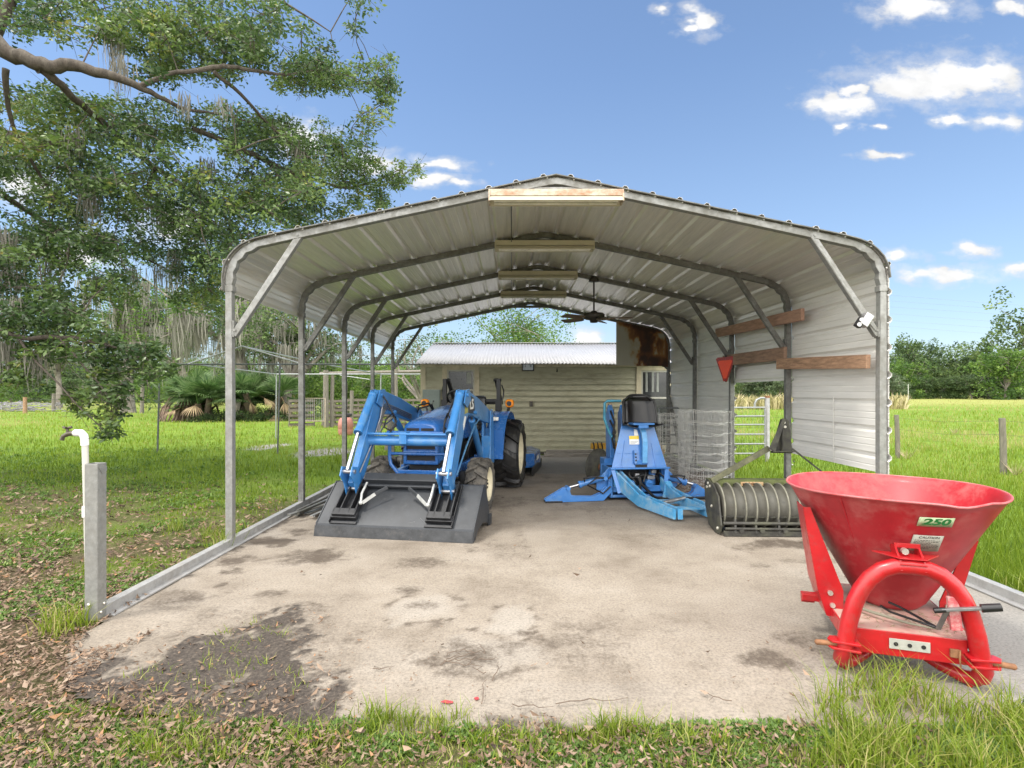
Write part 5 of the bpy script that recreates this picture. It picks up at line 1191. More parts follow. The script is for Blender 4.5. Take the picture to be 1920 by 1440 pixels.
# ------------------------------------------------------------------ soil roller with A frame
PV = thing('soil_roller', 'mossy black ribbed soil roller with A frame mast on the floor', 'soil roller', (2.42, 4.98, 0), math.radians(-2))
x0, x1 = -.56, .72
mb = MB()
pr = []; k = 13; pitch = (x1 - x0 - .06) / k
for i in range(k):
    z0 = x0 + .03 + pitch * i
    pr += [(.172, z0), (.205, z0 + .006), (.212, z0 + .014), (.190, z0 + .022), (.176, z0 + .04)]
pr += [(.172, x1 - .03), (0, x1 - .03)]; pr = [(0, x0 + .03)] + pr
mb.lathe(pr, 44, Matrix.Translation((0, 0, .225)) @ Matrix.Rotation(PI / 2, 4, 'Y')); rl = mb.build('roller', ROLLER, PV)
mb = MB(); RM = Matrix.Translation((0, 0, .225)) @ Matrix.Rotation(PI / 2, 4, 'Y')
for i in range(k):
    z0 = x0 + .03 + pitch * i; mb.lathe([(.2085, z0 + .003), (.2145, z0 + .006), (.2155, z0 + .014), (.207, z0 + .018)], 44, RM)
mb.build('ridge', mat('worn_ridge', (.20, .195, .155), .6, .2, .2, 16, dirt=(.14, .13, .09), damt=.42, dscale=14), rl)
for x in (x0, x1):
    mb = MB(); mb.prism([(-.20, .02), (-.23, .10), (-.16, .34), (-.02, .43), (.16, .455), (.22, .40), (.20, .2), (.10, .03), (-.10, .0)], x - .008, x + .008, 'x'); ep = mb.build('end_plate', OLDSTEEL, PV, .003)
    mb = MB()
    for (y, z) in ((.10, .42), (.05, .40), (.13, .38), (.0, .225), (-.16, .06)): mb.cyl((x - .018, y, z), (x + .018, y, z), .013, n=8)
    mb.build('bolt', mat('pale_bolt', (.62, .6, .52), .5, .3), ep)
mb = MB(); mb.box(((x0 + x1) / 2, .16, .445), (x1 - x0, .10, .012)); mb.box(((x0 + x1) / 2, .112, .40), (x1 - x0, .008, .09)); 
# saw toothed scraper edge under the beam
n_ = k
for i in range(n_):
    z0 = x0 + .03 + pitch * i + pitch * .22; mb.prism([(z0, .36), (z0 + pitch, .36), (z0 + pitch * .5, .315)], .108, .116, 'y')
mb.build('top_beam', MOSSY, PV)
mb = MB(); mb.box((x0 + .40, .106, .413), (.21, .003, .038)); stk = mb.build('maker_sticker', mat('faded_orange_label', (.52, .34, .17), .6, 0, .3, 60, dirt=(.55, .47, .3), damt=.4, dscale=30), PV)
mb = MB()
for i in range(7): mb.box((x0 + .32 + .018 * i, .1035, .413 + .003 * (i % 2)), (.012, .002, .02))
mb.build('faded_print', mat('faded_print', (.20, .10, .05), .7), stk)
mb = MB()
mb.tube([(x0 + .02, -.21, .115), (x1 - .02, -.21, .115)], .016, 8); mb.bar((x0 + .02, -.225, .03), (x1 - .02, -.225, .03), .02, .045); mb.tube([(x0 + .03, -.24, .075), (x1, -.235, .07)], .012, 7); mb.bar((x0, -.15, .165), (x1, -.15, .16), .06, .012)
for x in (x0 + .12, x0 + .3, x0 + .5, x0 + .72, x0 + .95): mb.bar((x, -.235, .03), (x + .01, -.2, .15), .018, .012, (0, 1, 0)); mb.cyl((x + .05, -.25, .06), (x + .05, -.21, .06), .022, n=10)
mb.build('scraper_bar', OLDSTEEL, PV, .002)
mx = .12
mb = MB(); mb.bar((x0 + .02, .10, .44), (mx - .10, .16, .745), .05, .03, (0, 1, 0)); mb.build('mast_strut', mat('mossy_strut', (.15, .15, .085), .75, .1, .25, 14, .06, 80, dirt=(.07, .07, .05), damt=.45, dscale=8), PV, .003)
mb = MB(); mb.bar((mx + .12, .16, .74), (x1 - .1, .16, .44), .014, .014, (0, 1, 0)); mb.build('mast_rod', OLDSTEEL, PV)
mb = MB(); mb.prism([(mx - .09, .70), (mx + .12, .70), (mx + .085, 1.0), (mx + .06, 1.025), (mx + .02, 1.03), (mx + .0, 1.01)], .15, .158, 'y'); mb.prism([(mx - .13, .745), (mx - .07, .72), (mx + .03, 1.03), (mx - .0, 1.03)], .09, .098, 'y'); mb.bar((mx - .09, .125, .72), (mx + .12, .125, .72), .07, .008); mb.prism([(.095, .73), (.155, .70), (.155, 1.02), (.095, 1.03)], mx - .0, mx + .006, 'x'); ms = mb.build('mast', OLDSTEEL, PV, .002)
mb = MB()
for (x, z) in ((mx + .035, .99), (mx + .045, .95), (mx - .085, .735)): mb.cyl((x, .14, z), (x, .165, z), .013, n=8)
mb.build('mast_bolt', mat('pale_bolt', (.62, .6, .52), .5, .3), ms)
# ------------------------------------------------------------------ cone spreader (x right, y backwards)
SP = thing('spreader', 'red cone fertiliser spreader with tubular hitch arch', 'spreader', (1.755, 2.375, 0), math.radians(-18))
Rt, Rb, zt, zb, hy, hx = .463, .125, .795, .214, .42, .045     # hopper
Mh = Matrix.Translation((hx, hy, 0))
prof_h = [(Rb, zb), (Rb + .03, zb + .03), (Rt - .02, zt - .03), (Rt - .004, zt - .006), (Rt + .006, zt), (Rt + .002, zt + .006), (Rt - .008, zt + .002), (Rt - .026, zt - .03), (Rb + .02, zb + .05), (Rb - .02, zb + .02), (0, zb + .012)]
mb = MB(); nn = 72
mb.lathe(prof_h, nn, Mh)
# dents in the rim
for i, v in enumerate(mb.v):
    x, y, z = v; x -= hx; a = math.atan2(y - hy, x); rr = math.hypot(x, y - hy)
    if z > zt - .05:
        dz = -.012 * math.exp(-((a + 1.25) / .16) ** 2) + .006 * math.exp(-((a + .95) / .1) ** 2) + .004 * math.sin(3 * a + 1)
        f = 1 - .012 * math.exp(-((a + 1.2) / .2) ** 2) + .004 * math.sin(2 * a)
        mb.v[i] = (hx + x * f, hy + (y - hy) * f, z + dz)
hop = mb.build('hopper', RED, SP)
mb = MB(); rp = []
for i in range(nn):
    a = 2 * PI * i / nn; f = 1 - .012 * math.exp(-((math.atan2(math.sin(a), math.cos(a)) + 1.2) / .2) ** 2) + .004 * math.sin(2 * a); aa = math.atan2(math.sin(a), math.cos(a))
    dz = -.012 * math.exp(-((aa + 1.25) / .16) ** 2) + .006 * math.exp(-((aa + .95) / .1) ** 2) + .004 * math.sin(3 * aa + 1)
    rp.append((hx + (Rt + .002) * f * math.cos(a), hy + (Rt + .002) * f * math.sin(a), zt + .003 + dz))
mb.tube(rp, .0055, 8, closed=True); mb.build('rolled_rim', mat('worn_pink_rim', (.46, .16, .16), .45, 0, .25, 18, dirt=(.36, .03, .035), damt=.5, dscale=9), hop)
mb = MB(); mb.bar((hx - .10, hy - .115 - .0, .26), (hx - .30, hy - .345, .78), .006, .004, (0, 1, 0)); mb.build('seam', RED, hop)
slope = (Rt - Rb) / (zt - zb); sl_ = math.hypot(1, slope)
def cone(u, v, off, a0):
    """point on the hopper: u metres round from angle a0, v height z, off outward"""
    r = Rb + (v - zb) * slope; a = a0 + u / max(r, .1)
    return Vector((hx + (r + off) * math.cos(a), hy + (r + off) * math.sin(a), v))
def patch(name, u0, u1, v0, v1, off, a0, m, parent, k=10, shear=0.):
    mb = MB(); vs = []
    for j in range(2):
        for i in range(k + 1): vs.append(cone(u0 + (u1 - u0) * i / k + shear * j, v0 + (v1 - v0) * j, off, a0))
    mb.add(vs, [(i, i + 1, k + 2 + i, k + 1 + i) for i in range(k)], True)
    return mb.build(name, m, parent, solid=.0008)
A0 = math.radians(-83)
lab = patch('size_label', -.068, .068, .690, .735, .004, A0, mat('label_pale_green', (.40, .48, .29), .5, 0, .1, 30), hop)
text_mesh('lettering', '250', .048, mat('label_green', (.01, .16, .035), .45), lab, None, .0003, xs=1.45, shear=.12, offset=.0016, fn=lambda p: cone(p.x, .7125 + p.y * .86, .0062 + p.z, A0))
lab2 = patch('caution_label', -.066, .052, .562, .644, .004, A0, mat('label_grey', (.33, .33, .28), .55, 0, .07, 30), hop)
text_mesh('lettering', 'CAUTION', .019, BLACKD, lab2, None, .0003, xs=.95, fn=lambda p: cone(p.x - .004, .633 + p.y * .86, .0062 + p.z, A0))
mb = MB()
rr_ = random.Random(3)
for j in range(7):
    u = -.056
    while u < .036 - (.03 if j in (2, 6) else 0):
        w_ = rr_.uniform(.004, .012); v = .617 - .0072 * j
        mb.add([cone(u, v, .0062, A0), cone(u + w_, v, .0062, A0), cone(u + w_, v + .0026, .0062, A0), cone(u, v + .0026, .0062, A0)], [(0, 1, 2, 3)]); u += w_ + .003
mb.build('small_print', BLACKD, lab2)
# arch: tubular hitch frame in front, feet turned in at the floor
mb = MB(); AX = .235; r = .035
hp = [(.262, .025, .055), (.262, 0, .095), (.252, 0, .15), (.238, 0, .24), (.215, 0, .33), (.19, 0, .39), (.155, 0, .445), (.11, 0, .487), (.06, 0, .508), (0, 0, .513)]
pts = [(-x, y, z) for x, y, z in hp] + hp[-2::-1]
mb.tube(pts, r, 16)
arch = mb.build('hitch_arch', RED_FRAME, SP)
# foot loop: flattened tube curling from each foot back under the deck
for s in (-1, 1):
    mb = MB(); mb.tube([(s * .262, .03, .056), (s * .255, .045, .036), (s * .22, .07, .03), (s * .15, .13, .045), (s * .06, .20, .085), (0, .24, .11)], [.032, .031, .030, .026, .022, .02], 12)
    mb.tube([(s * .235, .05, .03), (s * .235, .05, .0)], .012, 8)
    mb.build('foot_loop', RED_FRAME, SP)
    mb = MB(); mb.tube([(s * .24, .0, .135), (s * .37, .0, .128)], .0125, 10); mb.sphere((s * .365, 0, .128), .013, 8, 6); pn = mb.build('hitch_pin', RUST, SP)
    mb = MB()
    for z in (.12, .15): mb.prism([(s * .20, -.045), (s * .31, -.03), (s * .325, 0), (s * .31, .03), (s * .2, .045)], z - .005, z + .005, 'z')
    mb.build('pin_bracket', RED_FRAME, SP, .002)
# deck and front plate
mb = MB(); mb.box((0, .33, .206), (.50, .62, .006)); mb.build('deck', RED_WORN, SP)
mb = MB(); mb.prism([(-.215, .10), (.215, .10), (.215, .209), (-.215, .209)], .018, .026, 'y'); mb.box((-.252, .33, .175), (.008, .62, .07)); mb.box((.252, .33, .175), (.008, .62, .07)); mb.box((0, .64, .175), (.51, .008, .07)); fr = mb.build('deck_frame', RED_FRAME, SP, .003)
mb = MB(); mb.box((.0, .0145, .158), (.155, .003, .046)); pt = mb.build('perforated_plate', mat('dull_white_plate', (.36, .36, .32), .5, .1, .08, 30), SP, .001)
mb = MB()
for x in (-.052, .0, .052): mb.cyl((x, .0135, .158), (x, .011, .158), .009, n=12)
mb.build('plate_hole', BLACKD, pt)
mb = MB(); mb.box((.165, .01, .15), (.035, .014, .035)); mb.tube([(.18, .0, .17), (.175, -.01, .13), (.18, -.005, .10)], .004, 5); mb.build('latch', RUST, SP, .003)
# top bracket between arch and hopper
mb = MB()
for x in (-.045, .045):
    mb.prism([(-.035, .50), (.03, .50), (.12, .585), (.04, .585), (-.02, .54)], x - .004, x + .004, 'x')
mb.bar((-.05, -.035, .528), (.05, -.035, .528), .006, .006); mb.bar((-.05, .045, .592), (.05, .045, .592), .01, .02); mb.prism([(-.13, .07), (.13, .07), (.05, -.03), (-.05, -.03)], .548, .553, 'z')
tb = mb.build('top_link_bracket', RED_FRAME, SP, .001)
mb = MB(); mb.cyl((-.02, .02, .575), (-.02, .0, .575), .014, n=10); mb.build('bolt', BOLT, tb)
# folded sheet legs carrying the hopper
for s in (-1, 1):
    e_ = .045
    pf = [(s * .425 + e_, .70), (s * .395 + e_, .70), (s * .205, .30), (s * .205, .17), (s * .275, .17), (s * .315, .30)]
    if s > 0: pf = [(.385, .57), (.35, .57), (.232, .26), (.232, .17), (.285, .17), (.305, .26)]
    mb = MB(); mb.prism(pf, .235 + .1 * (s > 0), .241 + .1 * (s > 0), 'y')
    y0_ = .24 + .1 * (s > 0); vs = [(pf[4][0], y0_, .17), (pf[5][0], y0_, pf[5][1]), (pf[0][0], y0_, pf[0][1]), (pf[0][0], .40, pf[0][1]), (pf[5][0], .46, pf[5][1]), (pf[4][0], .48, .17)]
    mb.add(vs, [(0, 1, 4, 5), (1, 2, 3, 4)])
    lg = mb.build('hopper_leg', RED_FRAME, SP, 0, .004)
    mb = MB()
    for (x, z) in ((s * .262, .285 - .04 * (s > 0)), (s * .252, .225 - .02 * (s > 0))): mb.cyl((x, y0_ - .007, z), (x, y0_ - .018, z), .0125, n=8)
    mb.build('bolt', BOLT, lg)
mb = MB(); mb.box((-.30, .40, .20), (.12, .05, .035)); mb.cyl((-.36, .40, .185), (-.30, .40, .185), .018, n=8); mb.build('side_lug', RED_FRAME, SP, .003)
# metering lever on the right of the arch
mb = MB(); mb.box((.155, -.01, .33), (.042, .02, .145), Matrix.Rotation(math.radians(-6), 3, 'Y')); mb.box((.155, .02, .33), (.006, .07, .14)); mb.build('quadrant', mat('chipped_red', (.42, .08, .09), .5, 0, .1, 9, dirt=(.55, .5, .45), damt=.42, dscale=20), SP, .006)
mb = MB(); mb.bar((.10, -.03, .345), (.285, -.05, .385), .020, .012); mb.bar((.125, -.02, .34), (.115, .04, .235), .02, .008, (0, 1, 0)); lv = mb.build('control_lever', mat('grey_lever', (.20, .20, .20), .45, .5, .15, 20), SP, .002)
mb = MB(); mb.tube([(.235, -.045, .374), (.30, -.052, .389)], [.0175, .0165], 12); mb.tube([(.075, -.028, .338), (.115, -.031, .347)], .0115, 10); mb.build('grip', BLACK, lv)
mb = MB(); mb.tube([(.115, .04, .24), (.02, .2, .262), (-.01, .24, .265)], .006, 6); mb.tube([(.115, .045, .238), (-.03, .15, .25), (-.04, .25, .24)], .006, 6); mb.build('linkage', BLACK, SP)
mb = MB(); rr2 = random.Random(8)
for _ in range(90):
    p = Vector((rr2.uniform(-.22, .22), rr2.uniform(.04, .34), .211)); a = rr2.uniform(0, PI); q = rr2.uniform(.008, .03); mb.bar(p, p + Vector((math.cos(a) * q, math.sin(a) * q, rr2.uniform(0, .006))), .0025, .0015)
mb.build('straw_bits', mat('straw_bits', (.30, .24, .15), .9, 0, .3, 30), SP)['kind'] = 'stuff'
mb = MB(); mb.tube([(-.20, .28, .232), (-.1, .16, .236), (.02, .08, .232), (.12, .05, .23)], [.009, .008, .006, .003], 6); mb.build('straw', mat('grey_stick', (.20, .19, .14), .8), SP)
# gearbox and spinner under the deck
mb = MB(); mb.sphere((0, .22, .12), (.085, .09, .075), 14, 8); mb.cyl((0, .02, .13), (0, .2, .13), .028, n=12); mb.cyl((0, .36, .10), (0, .36, .2), .06, n=14); mb.build('gearbox', BLACK, SP)
mb = MB(); mb.lathe([(0, .155), (.19, .15), (.2, .145), (.19, .14), (0, .145)], 28, Mh)
for k in range(4):
    a = PI / 4 + k * PI / 2; mb.bar((.04 * math.cos(a), hy + .04 * math.sin(a), .17), (.19 * math.cos(a), hy + .19 * math.sin(a), .17), .006, .04)
mb.build('spinner', mat('spinner_steel', (.22, .12, .09), .6, .4), SP)
mb = MB(); mb.cyl((.04, .1, .1), (.045, .085, .1), .012, n=8); mb.build('grease_cap', mat('orange_cap', (.7, .14, .03), .5), SP)
# ------------------------------------------------------------------ shed
SHY = 11.30; sx0, sx1 = -1.90, 4.2
SD = thing('shed', 'low shed with pale green lap siding and white corrugated roof', 'shed', (1.1, SHY, 0)); Ms = Matrix.Translation((-1.1, -SHY, 0))
SIDING = mat('lap_siding', (.375, .36, .255), .6, 0, .06, 2.5, 0, 40, stretch=(1, 1, 3), dirt=(.21, .20, .135), damt=.42, dscale=2.6)
TRIM = mat('beige_trim', (.50, .44, .31), .6, 0, .08, 5, .02, 60, dirt=(.22, .19, .13), damt=.36, dscale=4)
ROOFM = mat('white_corrugated', (.34, .34, .35), .45, .1, .05, 3, dirt=(.26, .255, .25), damt=.32, dscale=3)
nco = 15; ch = (1.80 - .02) / nco
mb = MB()
def siding(x0, x1, z0=0.02, z1=1.80):
    vs = []; fs = []; k = 0; z = z0
    i0 = 0
    for i in range(nco):
        a, b_ = .02 + ch * i, .02 + ch * (i + 1)
        a2, b2 = max(a, z0), min(b_, z1)
        if b2 - a2 < .003: continue
        ya = SHY - .016 * (1 - (a2 - a) / ch); yb_ = SHY - .016 * (1 - (b2 - a) / ch)
        o = len(vs); vs += [(x0, ya, a2), (x1, ya, a2), (x1, yb_, b2), (x0, yb_, b2), (x0, SHY, a2), (x1, SHY, a2)]
        fs += [(o, o + 1, o + 2, o + 3), (o, o + 4, o + 5, o + 1)]
    mb.add(vs, fs, M=Ms)
W1, W2 = (-1.36, -.785, 1.10, 1.745), (2.70, 3.28, .18, 1.73)
siding(sx0, W1[0]); siding(W1[0], W1[1], .02, W1[2]); siding(W1[0], W1[1], W1[3], 1.80); siding(W1[1], W2[0]); siding(W2[0], W2[1], .02, W2[2]); siding(W2[0], W2[1], W2[3], 1.80); siding(W2[1], sx1)
mb.box((sx0 + .02, SHY + 2.4, .93), (.04, 4.76, 1.82), M=Ms); mb.box((sx1 - .02, SHY + 2.4, .93), (.04, 4.76, 1.82), M=Ms); mb.box(((sx0 + sx1) / 2, SHY + 4.8, .93), (sx1 - sx0, .04, 1.82), M=Ms)
for x in (sx0 + .02, sx1 - .02): mb.prism([(SHY, 1.84), (SHY + 4.8, 1.84), (SHY + 2.4, 2.44)], x - .02, x + .02, 'x', M=Ms)
mb.build('wall', SIDING, SD)
mb = MB(); mb.box((1.15, SHY + 1.6, .9), (5.4, .02, 1.7), M=Ms); mb.box((-.9, SHY + 1.0, .5), (1.2, .6, .9), M=Ms); mb.build('interior', mat('shed_inside', (.10, .085, .065), .9, 0, .4, 3), SD)
mb = MB(); mb.box(((sx0 + sx1) / 2, SHY - .03, 1.832), (sx1 - sx0 + .02, .025, .06), M=Ms); mb.box((sx0 + .045, SHY - .022, .91), (.1, .02, 1.78), M=Ms); mb.box((sx0 - .005, SHY + .05, .91), (.02, .12, 1.78), M=Ms); mb.build('trim', TRIM, SD, .003)
mb = MB(); mb.box(((sx0 + sx1) / 2, SHY - .006, .01), (sx1 - sx0, .05, .05), M=Ms); mb.build('sill_board', mat('dark_sill', (.07, .065, .05), .9), SD)
# corrugated roof
mb = MB(); pitch = .076; k = int((sx1 - sx0 + .24) / pitch * 6); vs = []
for j, (y, z) in enumerate(((SHY - .14, 1.862), (SHY + 1.1, 2.18), (SHY + 2.4, 2.505))):
    for i in range(k + 1):
        x = sx0 - .10 + i * pitch / 6; vs.append((x, y, z + .0105 * math.cos(2 * PI * i / 6) + .006 * math.sin(x * 2.1 + j)))
mb.add(vs, [(j * (k + 1) + i, j * (k + 1) + i + 1, (j + 1) * (k + 1) + i + 1, (j + 1) * (k + 1) + i) for j in range(2) for i in range(k)], True, M=Ms)
vs = []
for (y, z) in ((SHY + 2.4, 2.505), (SHY + 4.94, 1.86)):
    for i in range(k + 1): vs.append((sx0 - .10 + i * pitch / 6, y, z + .0105 * math.cos(2 * PI * i / 6)))
mb.add(vs, [(i, i + 1, (k + 1) + i + 1, (k + 1) + i) for i in range(k)], True, M=Ms)
rf = mb.build('roof', ROOFM, SD, 0, .002)
mb = MB(); mb.bar((sx0 - .1, SHY + 2.4, 2.525), (sx1 + .1, SHY + 2.4, 2.525), .16, .012, M=Ms); mb.build('ridge_cap', ROOFM, rf)
def window(w_, tag_=None):
    x0, x1, z0, z1 = w_; mb = MB(); t_ = .10
    for a in ((x0 - t_ / 2, (z0 + z1) / 2, t_, z1 - z0 + .16), (x1 + t_ / 2, (z0 + z1) / 2, t_, z1 - z0 + .16)): mb.box((a[0], SHY - .024, a[1]), (a[2], .022, a[3]), M=Ms)
    mb.box(((x0 + x1) / 2, SHY - .024, z1 + .04), (x1 - x0 - .004, .022, .078), M=Ms); mb.box(((x0 + x1) / 2, SHY - .03, z0 - .04), (x1 - x0 - .004, .03, .078), M=Ms)
    f = mb.build('window', TRIM, SD, .003)
    mb = MB(); zm = z0 + (z1 - z0) * (.34 if z1 - z0 < 1 else .63)
    mb.box((x0 + .018, SHY, (z0 + z1) / 2), (.036, .03, z1 - z0), M=Ms); mb.box((x1 - .018, SHY, (z0 + z1) / 2), (.036, .03, z1 - z0), M=Ms)
    for z in (z0 + .018, zm, z1 - .018): mb.box(((x0 + x1) / 2, SHY, z), (x1 - x0 - .074, .028, .036), M=Ms)
    mb.build('sash', mat('white_sash', (.40, .39, .34), .5, 0, .06, 9), f, .002)
    mb = MB(); mb.box(((x0 + x1) / 2, SHY + .02, (z0 + z1) / 2), (x1 - x0 - .01, .006, z1 - z0 - .01), M=Ms); mb.build('pane', GLASS_DK, f)
window(W1); window(W2)
mb = MB()
for x in (2.82, 2.95, 3.05): mb.box((x, SHY + .008, 1.5), (.045, .012, .44), M=Ms)
mb.box((-.90, SHY + .012, 1.57), (.11, .006, .24), M=Ms)
mb.build('curtain_strip', mat('pale_strip', (.30, .31, .29), .6), SD)
# tools and junk seen through the tall right window
t = thing('floodlight', 'small dark framed floodlight under the shed eave', 'floodlight', (.335, SHY - .06, 1.80))
mb = MB(); mb.box((0, 0, 0), (.25, .05, .165)); mb.build('housing', BLACKD, t, .01)
mb = MB(); mb.box((0, -.027, -.006), (.21, .006, .115)); ln = mb.build('lens', mat('grey_lens', (.20, .25, .28), .15, 0, .1, 20), t, .003)
mb = MB(); mb.box((-.055, -.0315, .02), (.012, .003, .05)); mb.box((.055, -.0315, .02), (.012, .003, .05)); mb.build('divider', BLACKD, ln)
t = thing('wall_vent', 'small brown outlet cover in the middle of the shed wall', 'outlet', (.40, SHY - .02, 1.035)); mb = MB(); mb.box((0, -.012, 0), (.075, .035, .115)); mb.build('cover', mat('vent_brown', (.13, .11, .08), .6), t, .006); mb = MB(); mb.box((0, -.032, .02), (.04, .008, .03)); mb.box((0, -.032, -.025), (.04, .008, .03)); mb.build('slot', BLACKD, t)
t = thing('wall_hook', 'tiny dark hook high on the shed wall', 'hook', (.94, SHY - .03, 1.735)); mb = MB(); mb.tube([(0, .03, .03), (0, -.0, .03), (0, -.02, .0), (0, -.01, -.03), (0, .015, -.03)], .008, 6); mb.sphere((0, -.015, -.02), .018); mb.build('hook', BLACKD, t)
t = thing('electrical_box', 'grey green electrical box on the shed wall near the corner', 'electrical box', (-1.67, SHY - .09, 1.07))
mb = MB(); mb.box((0, 0, 0), (.36, .13, .52)); mb.build('case', mat('box_green_grey', (.20, .24, .22), .45, .1, .08, 9), t, .012)
mb = MB(); mb.box((0, -.07, .0), (.33, .012, .49)); dr = mb.build('door', mat('box_green_grey', (.2, .24, .22)), t, .006)
mb = MB(); mb.cyl((.05, -.08, .02), (.05, -.095, .02), .018, n=10); mb.build('knob', BLACKD, dr)
mb = MB(); mb.cyl((.02, 0, -1.05), (.02, 0, -.26), .02, n=8); mb.tube([(.05, -.09, .02), (.0, -.1, -.12), (-.05, -.09, -.25), (-.05, -.05, -.4)], .006, 5); mb.build('conduit', GALV_DK, t)

# ------------------------------------------------------------------ galvanised pipe frame on the left lawn
PF = thing('pipe_frame', 'open frame of thin galvanised pipes on the left lawn', 'pipe frame', (-5, 13, 0)); Mp = Matrix.Translation((5, -13, 0))
PIPE = mat('pipe_grey', (.34, .36, .36), .45, .4, .12, 14); PIPE_DK = mat('pipe_dark', (.10, .11, .11), .5, .3, .15, 14)
yn, yf = 11.6, 14.9; zn, zf = 1.875, 1.77
mb = MB(); mb.tube([(-7.56, yn, zn), (-1.95, yn, zn)], .017, 8, M=Mp); mb.build('rail', PIPE_DK, PF)
mb = MB(); mb.tube([(-6.5, yf, zf), (-1.6, yf, zf)], .019, 8, M=Mp); mb.build('rail', PIPE, PF)
for x, y, h_, m in ((-7.57, yn, zn, PIPE_DK), (-4.88, yn - .25, zn, PIPE_DK), (-6.5, yf, zf, PIPE), (-3.62, yf, zf, PIPE)):
    mb = MB(); mb.tube([(x - (.05 if y < 13 else .02), y, -.05), (x, y, h_)], .018, 8, M=Mp); mb.build('post', m, PF)
mb = MB()
for x0_, x1_ in ((-7.3, -6.5), (-4.05, -3.62)): mb.tube([(x0_ + .45 * (x0_ < -7), yn, zn), (x1_, yf, zf)], .016, 7, M=Mp)
mb.tube([(-7.15, yn + .3, zn + .02), (-5.9, yn + .2, 2.28)], .017, 7, M=Mp); mb.tube([(-5.9, yn + .2, 2.28), (-4.6, yn + .2, zn + .02)], .017, 7, M=Mp); mb.tube([(-5.9, yf, 2.2), (-5.9, yn + .2, 2.28)], .016, 7, M=Mp); mb.tube([(-4.75, yf, zf - .03), (-3.9, yf - .1, 1.62)], .016, 7, M=Mp)
mb.build('brace', PIPE, PF)
# ------------------------------------------------------------------ pallet pen, posts, gate and barrel beyond
PAL = mat('pallet_wood', (.165, .14, .115), .85, 0, .25, 5, .1, 40, dirt=(.15, .13, .11), damt=.42, dscale=3)
pll = ['grey pallet standing on edge behind the second left post', 'slatted pallet standing between two wooden posts', 'pallet with gaps behind the pink barrel', 'weathered pallet right of the pink barrel', 'brownish pallet standing beyond the tractor', 'pallet on edge nearest the shed corner']
for i, (px, d, w_, h_, rz) in enumerate(((566, 20.5, .95, 1.02, .5), (628, 20.8, 1.0, 1.0, 0.05), (672, 20.3, 1.0, 1.05, -.05), (712, 20.6, .95, 1.05, .08), (738, 20.9, 1.0, 1.0, -.1), (775, 20.2, 1.1, 1.05, .05))):
    t = thing('pallet', pll[i], 'pallet', ((px - CX) * d / F, d, -.03), rz, 'pallets standing as a pen fence')
    mb = MB()
    for k in range(6): z = .06 + (h_ - .1) * k / 5; mb.box((random.uniform(-.01, .01), -.05, z), (w_, .018, .075 + .02 * random.random()), Matrix.Rotation(random.uniform(-.015, .015), 3, 'Y'))
    for k in range(4): z = .08 + (h_ - .12) * k / 3; mb.box((0, .06, z), (w_, .018, .09))
    mb.build('slat', PAL, t)
    for k in range(3): mb = MB(); mb.box(((k - 1) * (w_ / 2 - .03), .005, h_ / 2), (.04, .088, h_)); mb.build('stringer', PAL, t)
psl = ['thick grey wooden post left of the two by the pen gate', 'slimmer grey wooden post right beside the thick one', 'short wooden post beside the pink barrel', 'tall grey post under the old beam near the shed', 'leaning wooden post behind the tractor loader']
for i, (px, d, h_, w_, tl) in enumerate(((611, 19.8, 2.1, .20, .0), (622, 20.0, 1.95, .14, .02), (659, 18.5, 1.35, .13, .01), (742, 20.0, 2.15, .15, 0), (727, 12.2, .72, .16, .12))):
    mb = MB(); mb.tube([(0, 0, -.1), (tl * .4, 0, h_ * .5), (tl * h_, 0, h_)], [w_ * .55, w_ * .5, w_ * .46], 9); o = mb.build('wooden_post', WOOD_GREY); o.location = ((px - CX) * d / F, d, -.02); tag(o, psl[i], 'post', 'old posts of the pallet pen')
mb = MB(); mb.tube([(0, 0, 0), (1.6, .0, .05), (4.3, .1, .10)], [.07, .065, .06], 8); o = mb.build('wooden_beam', WOOD_GREY); o.location = ((600 - CX) * 20 / F, 20, 1.95); tag(o, 'long old wooden beam laid across the pen posts', 'beam')
t = thing('pen_gate', 'small pipe gate with thin bars beside the thick pen post', 'gate', ((590 - CX) * 19.6 / F, 19.6, 0))
mb = MB(); mb.tube([(-.40, 0, .05), (-.40, 0, 1.05), (.38, 0, 1.05), (.38, 0, -.1)], .022, 7); mb.tube([(-.4, 0, .22), (.38, 0, .22)], .02, 7); mb.build('frame', mat('rusty_pipe', (.30, .25, .19), .7, .1), t)
mb = MB()
for k in range(9): mb.tube([(-.32 + .08 * k, 0, .22), (-.32 + .08 * k, 0, 1.04)], .006, 4)
mb.build('bars', PIPE, t)
t = thing('barrel', 'faded pink plastic barrel standing in the grass', 'barrel', ((648 - CX) * 16.4 / F, 16.4, -.03))
PINK = mat('faded_pink', (.40, .165, .13), .5, 0, .1, 5, dirt=(.42, .27, .2), damt=.3)
mb = MB(); mb.lathe([(0, .0), (.20, .0), (.215, .03), (.225, .18), (.222, .19), (.228, .20), (.225, .34), (.20, .46), (.16, .52), (.05, .545), (0, .545)], 26); mb.build('drum', PINK, t)
mb = MB(); mb.box((.05, .1, .60), (.2, .16, .10)); mb.cyl((.02, .0, .54), (.02, 0, .58), .05, n=10); mb.build('lid', BLACKD, t, .02)
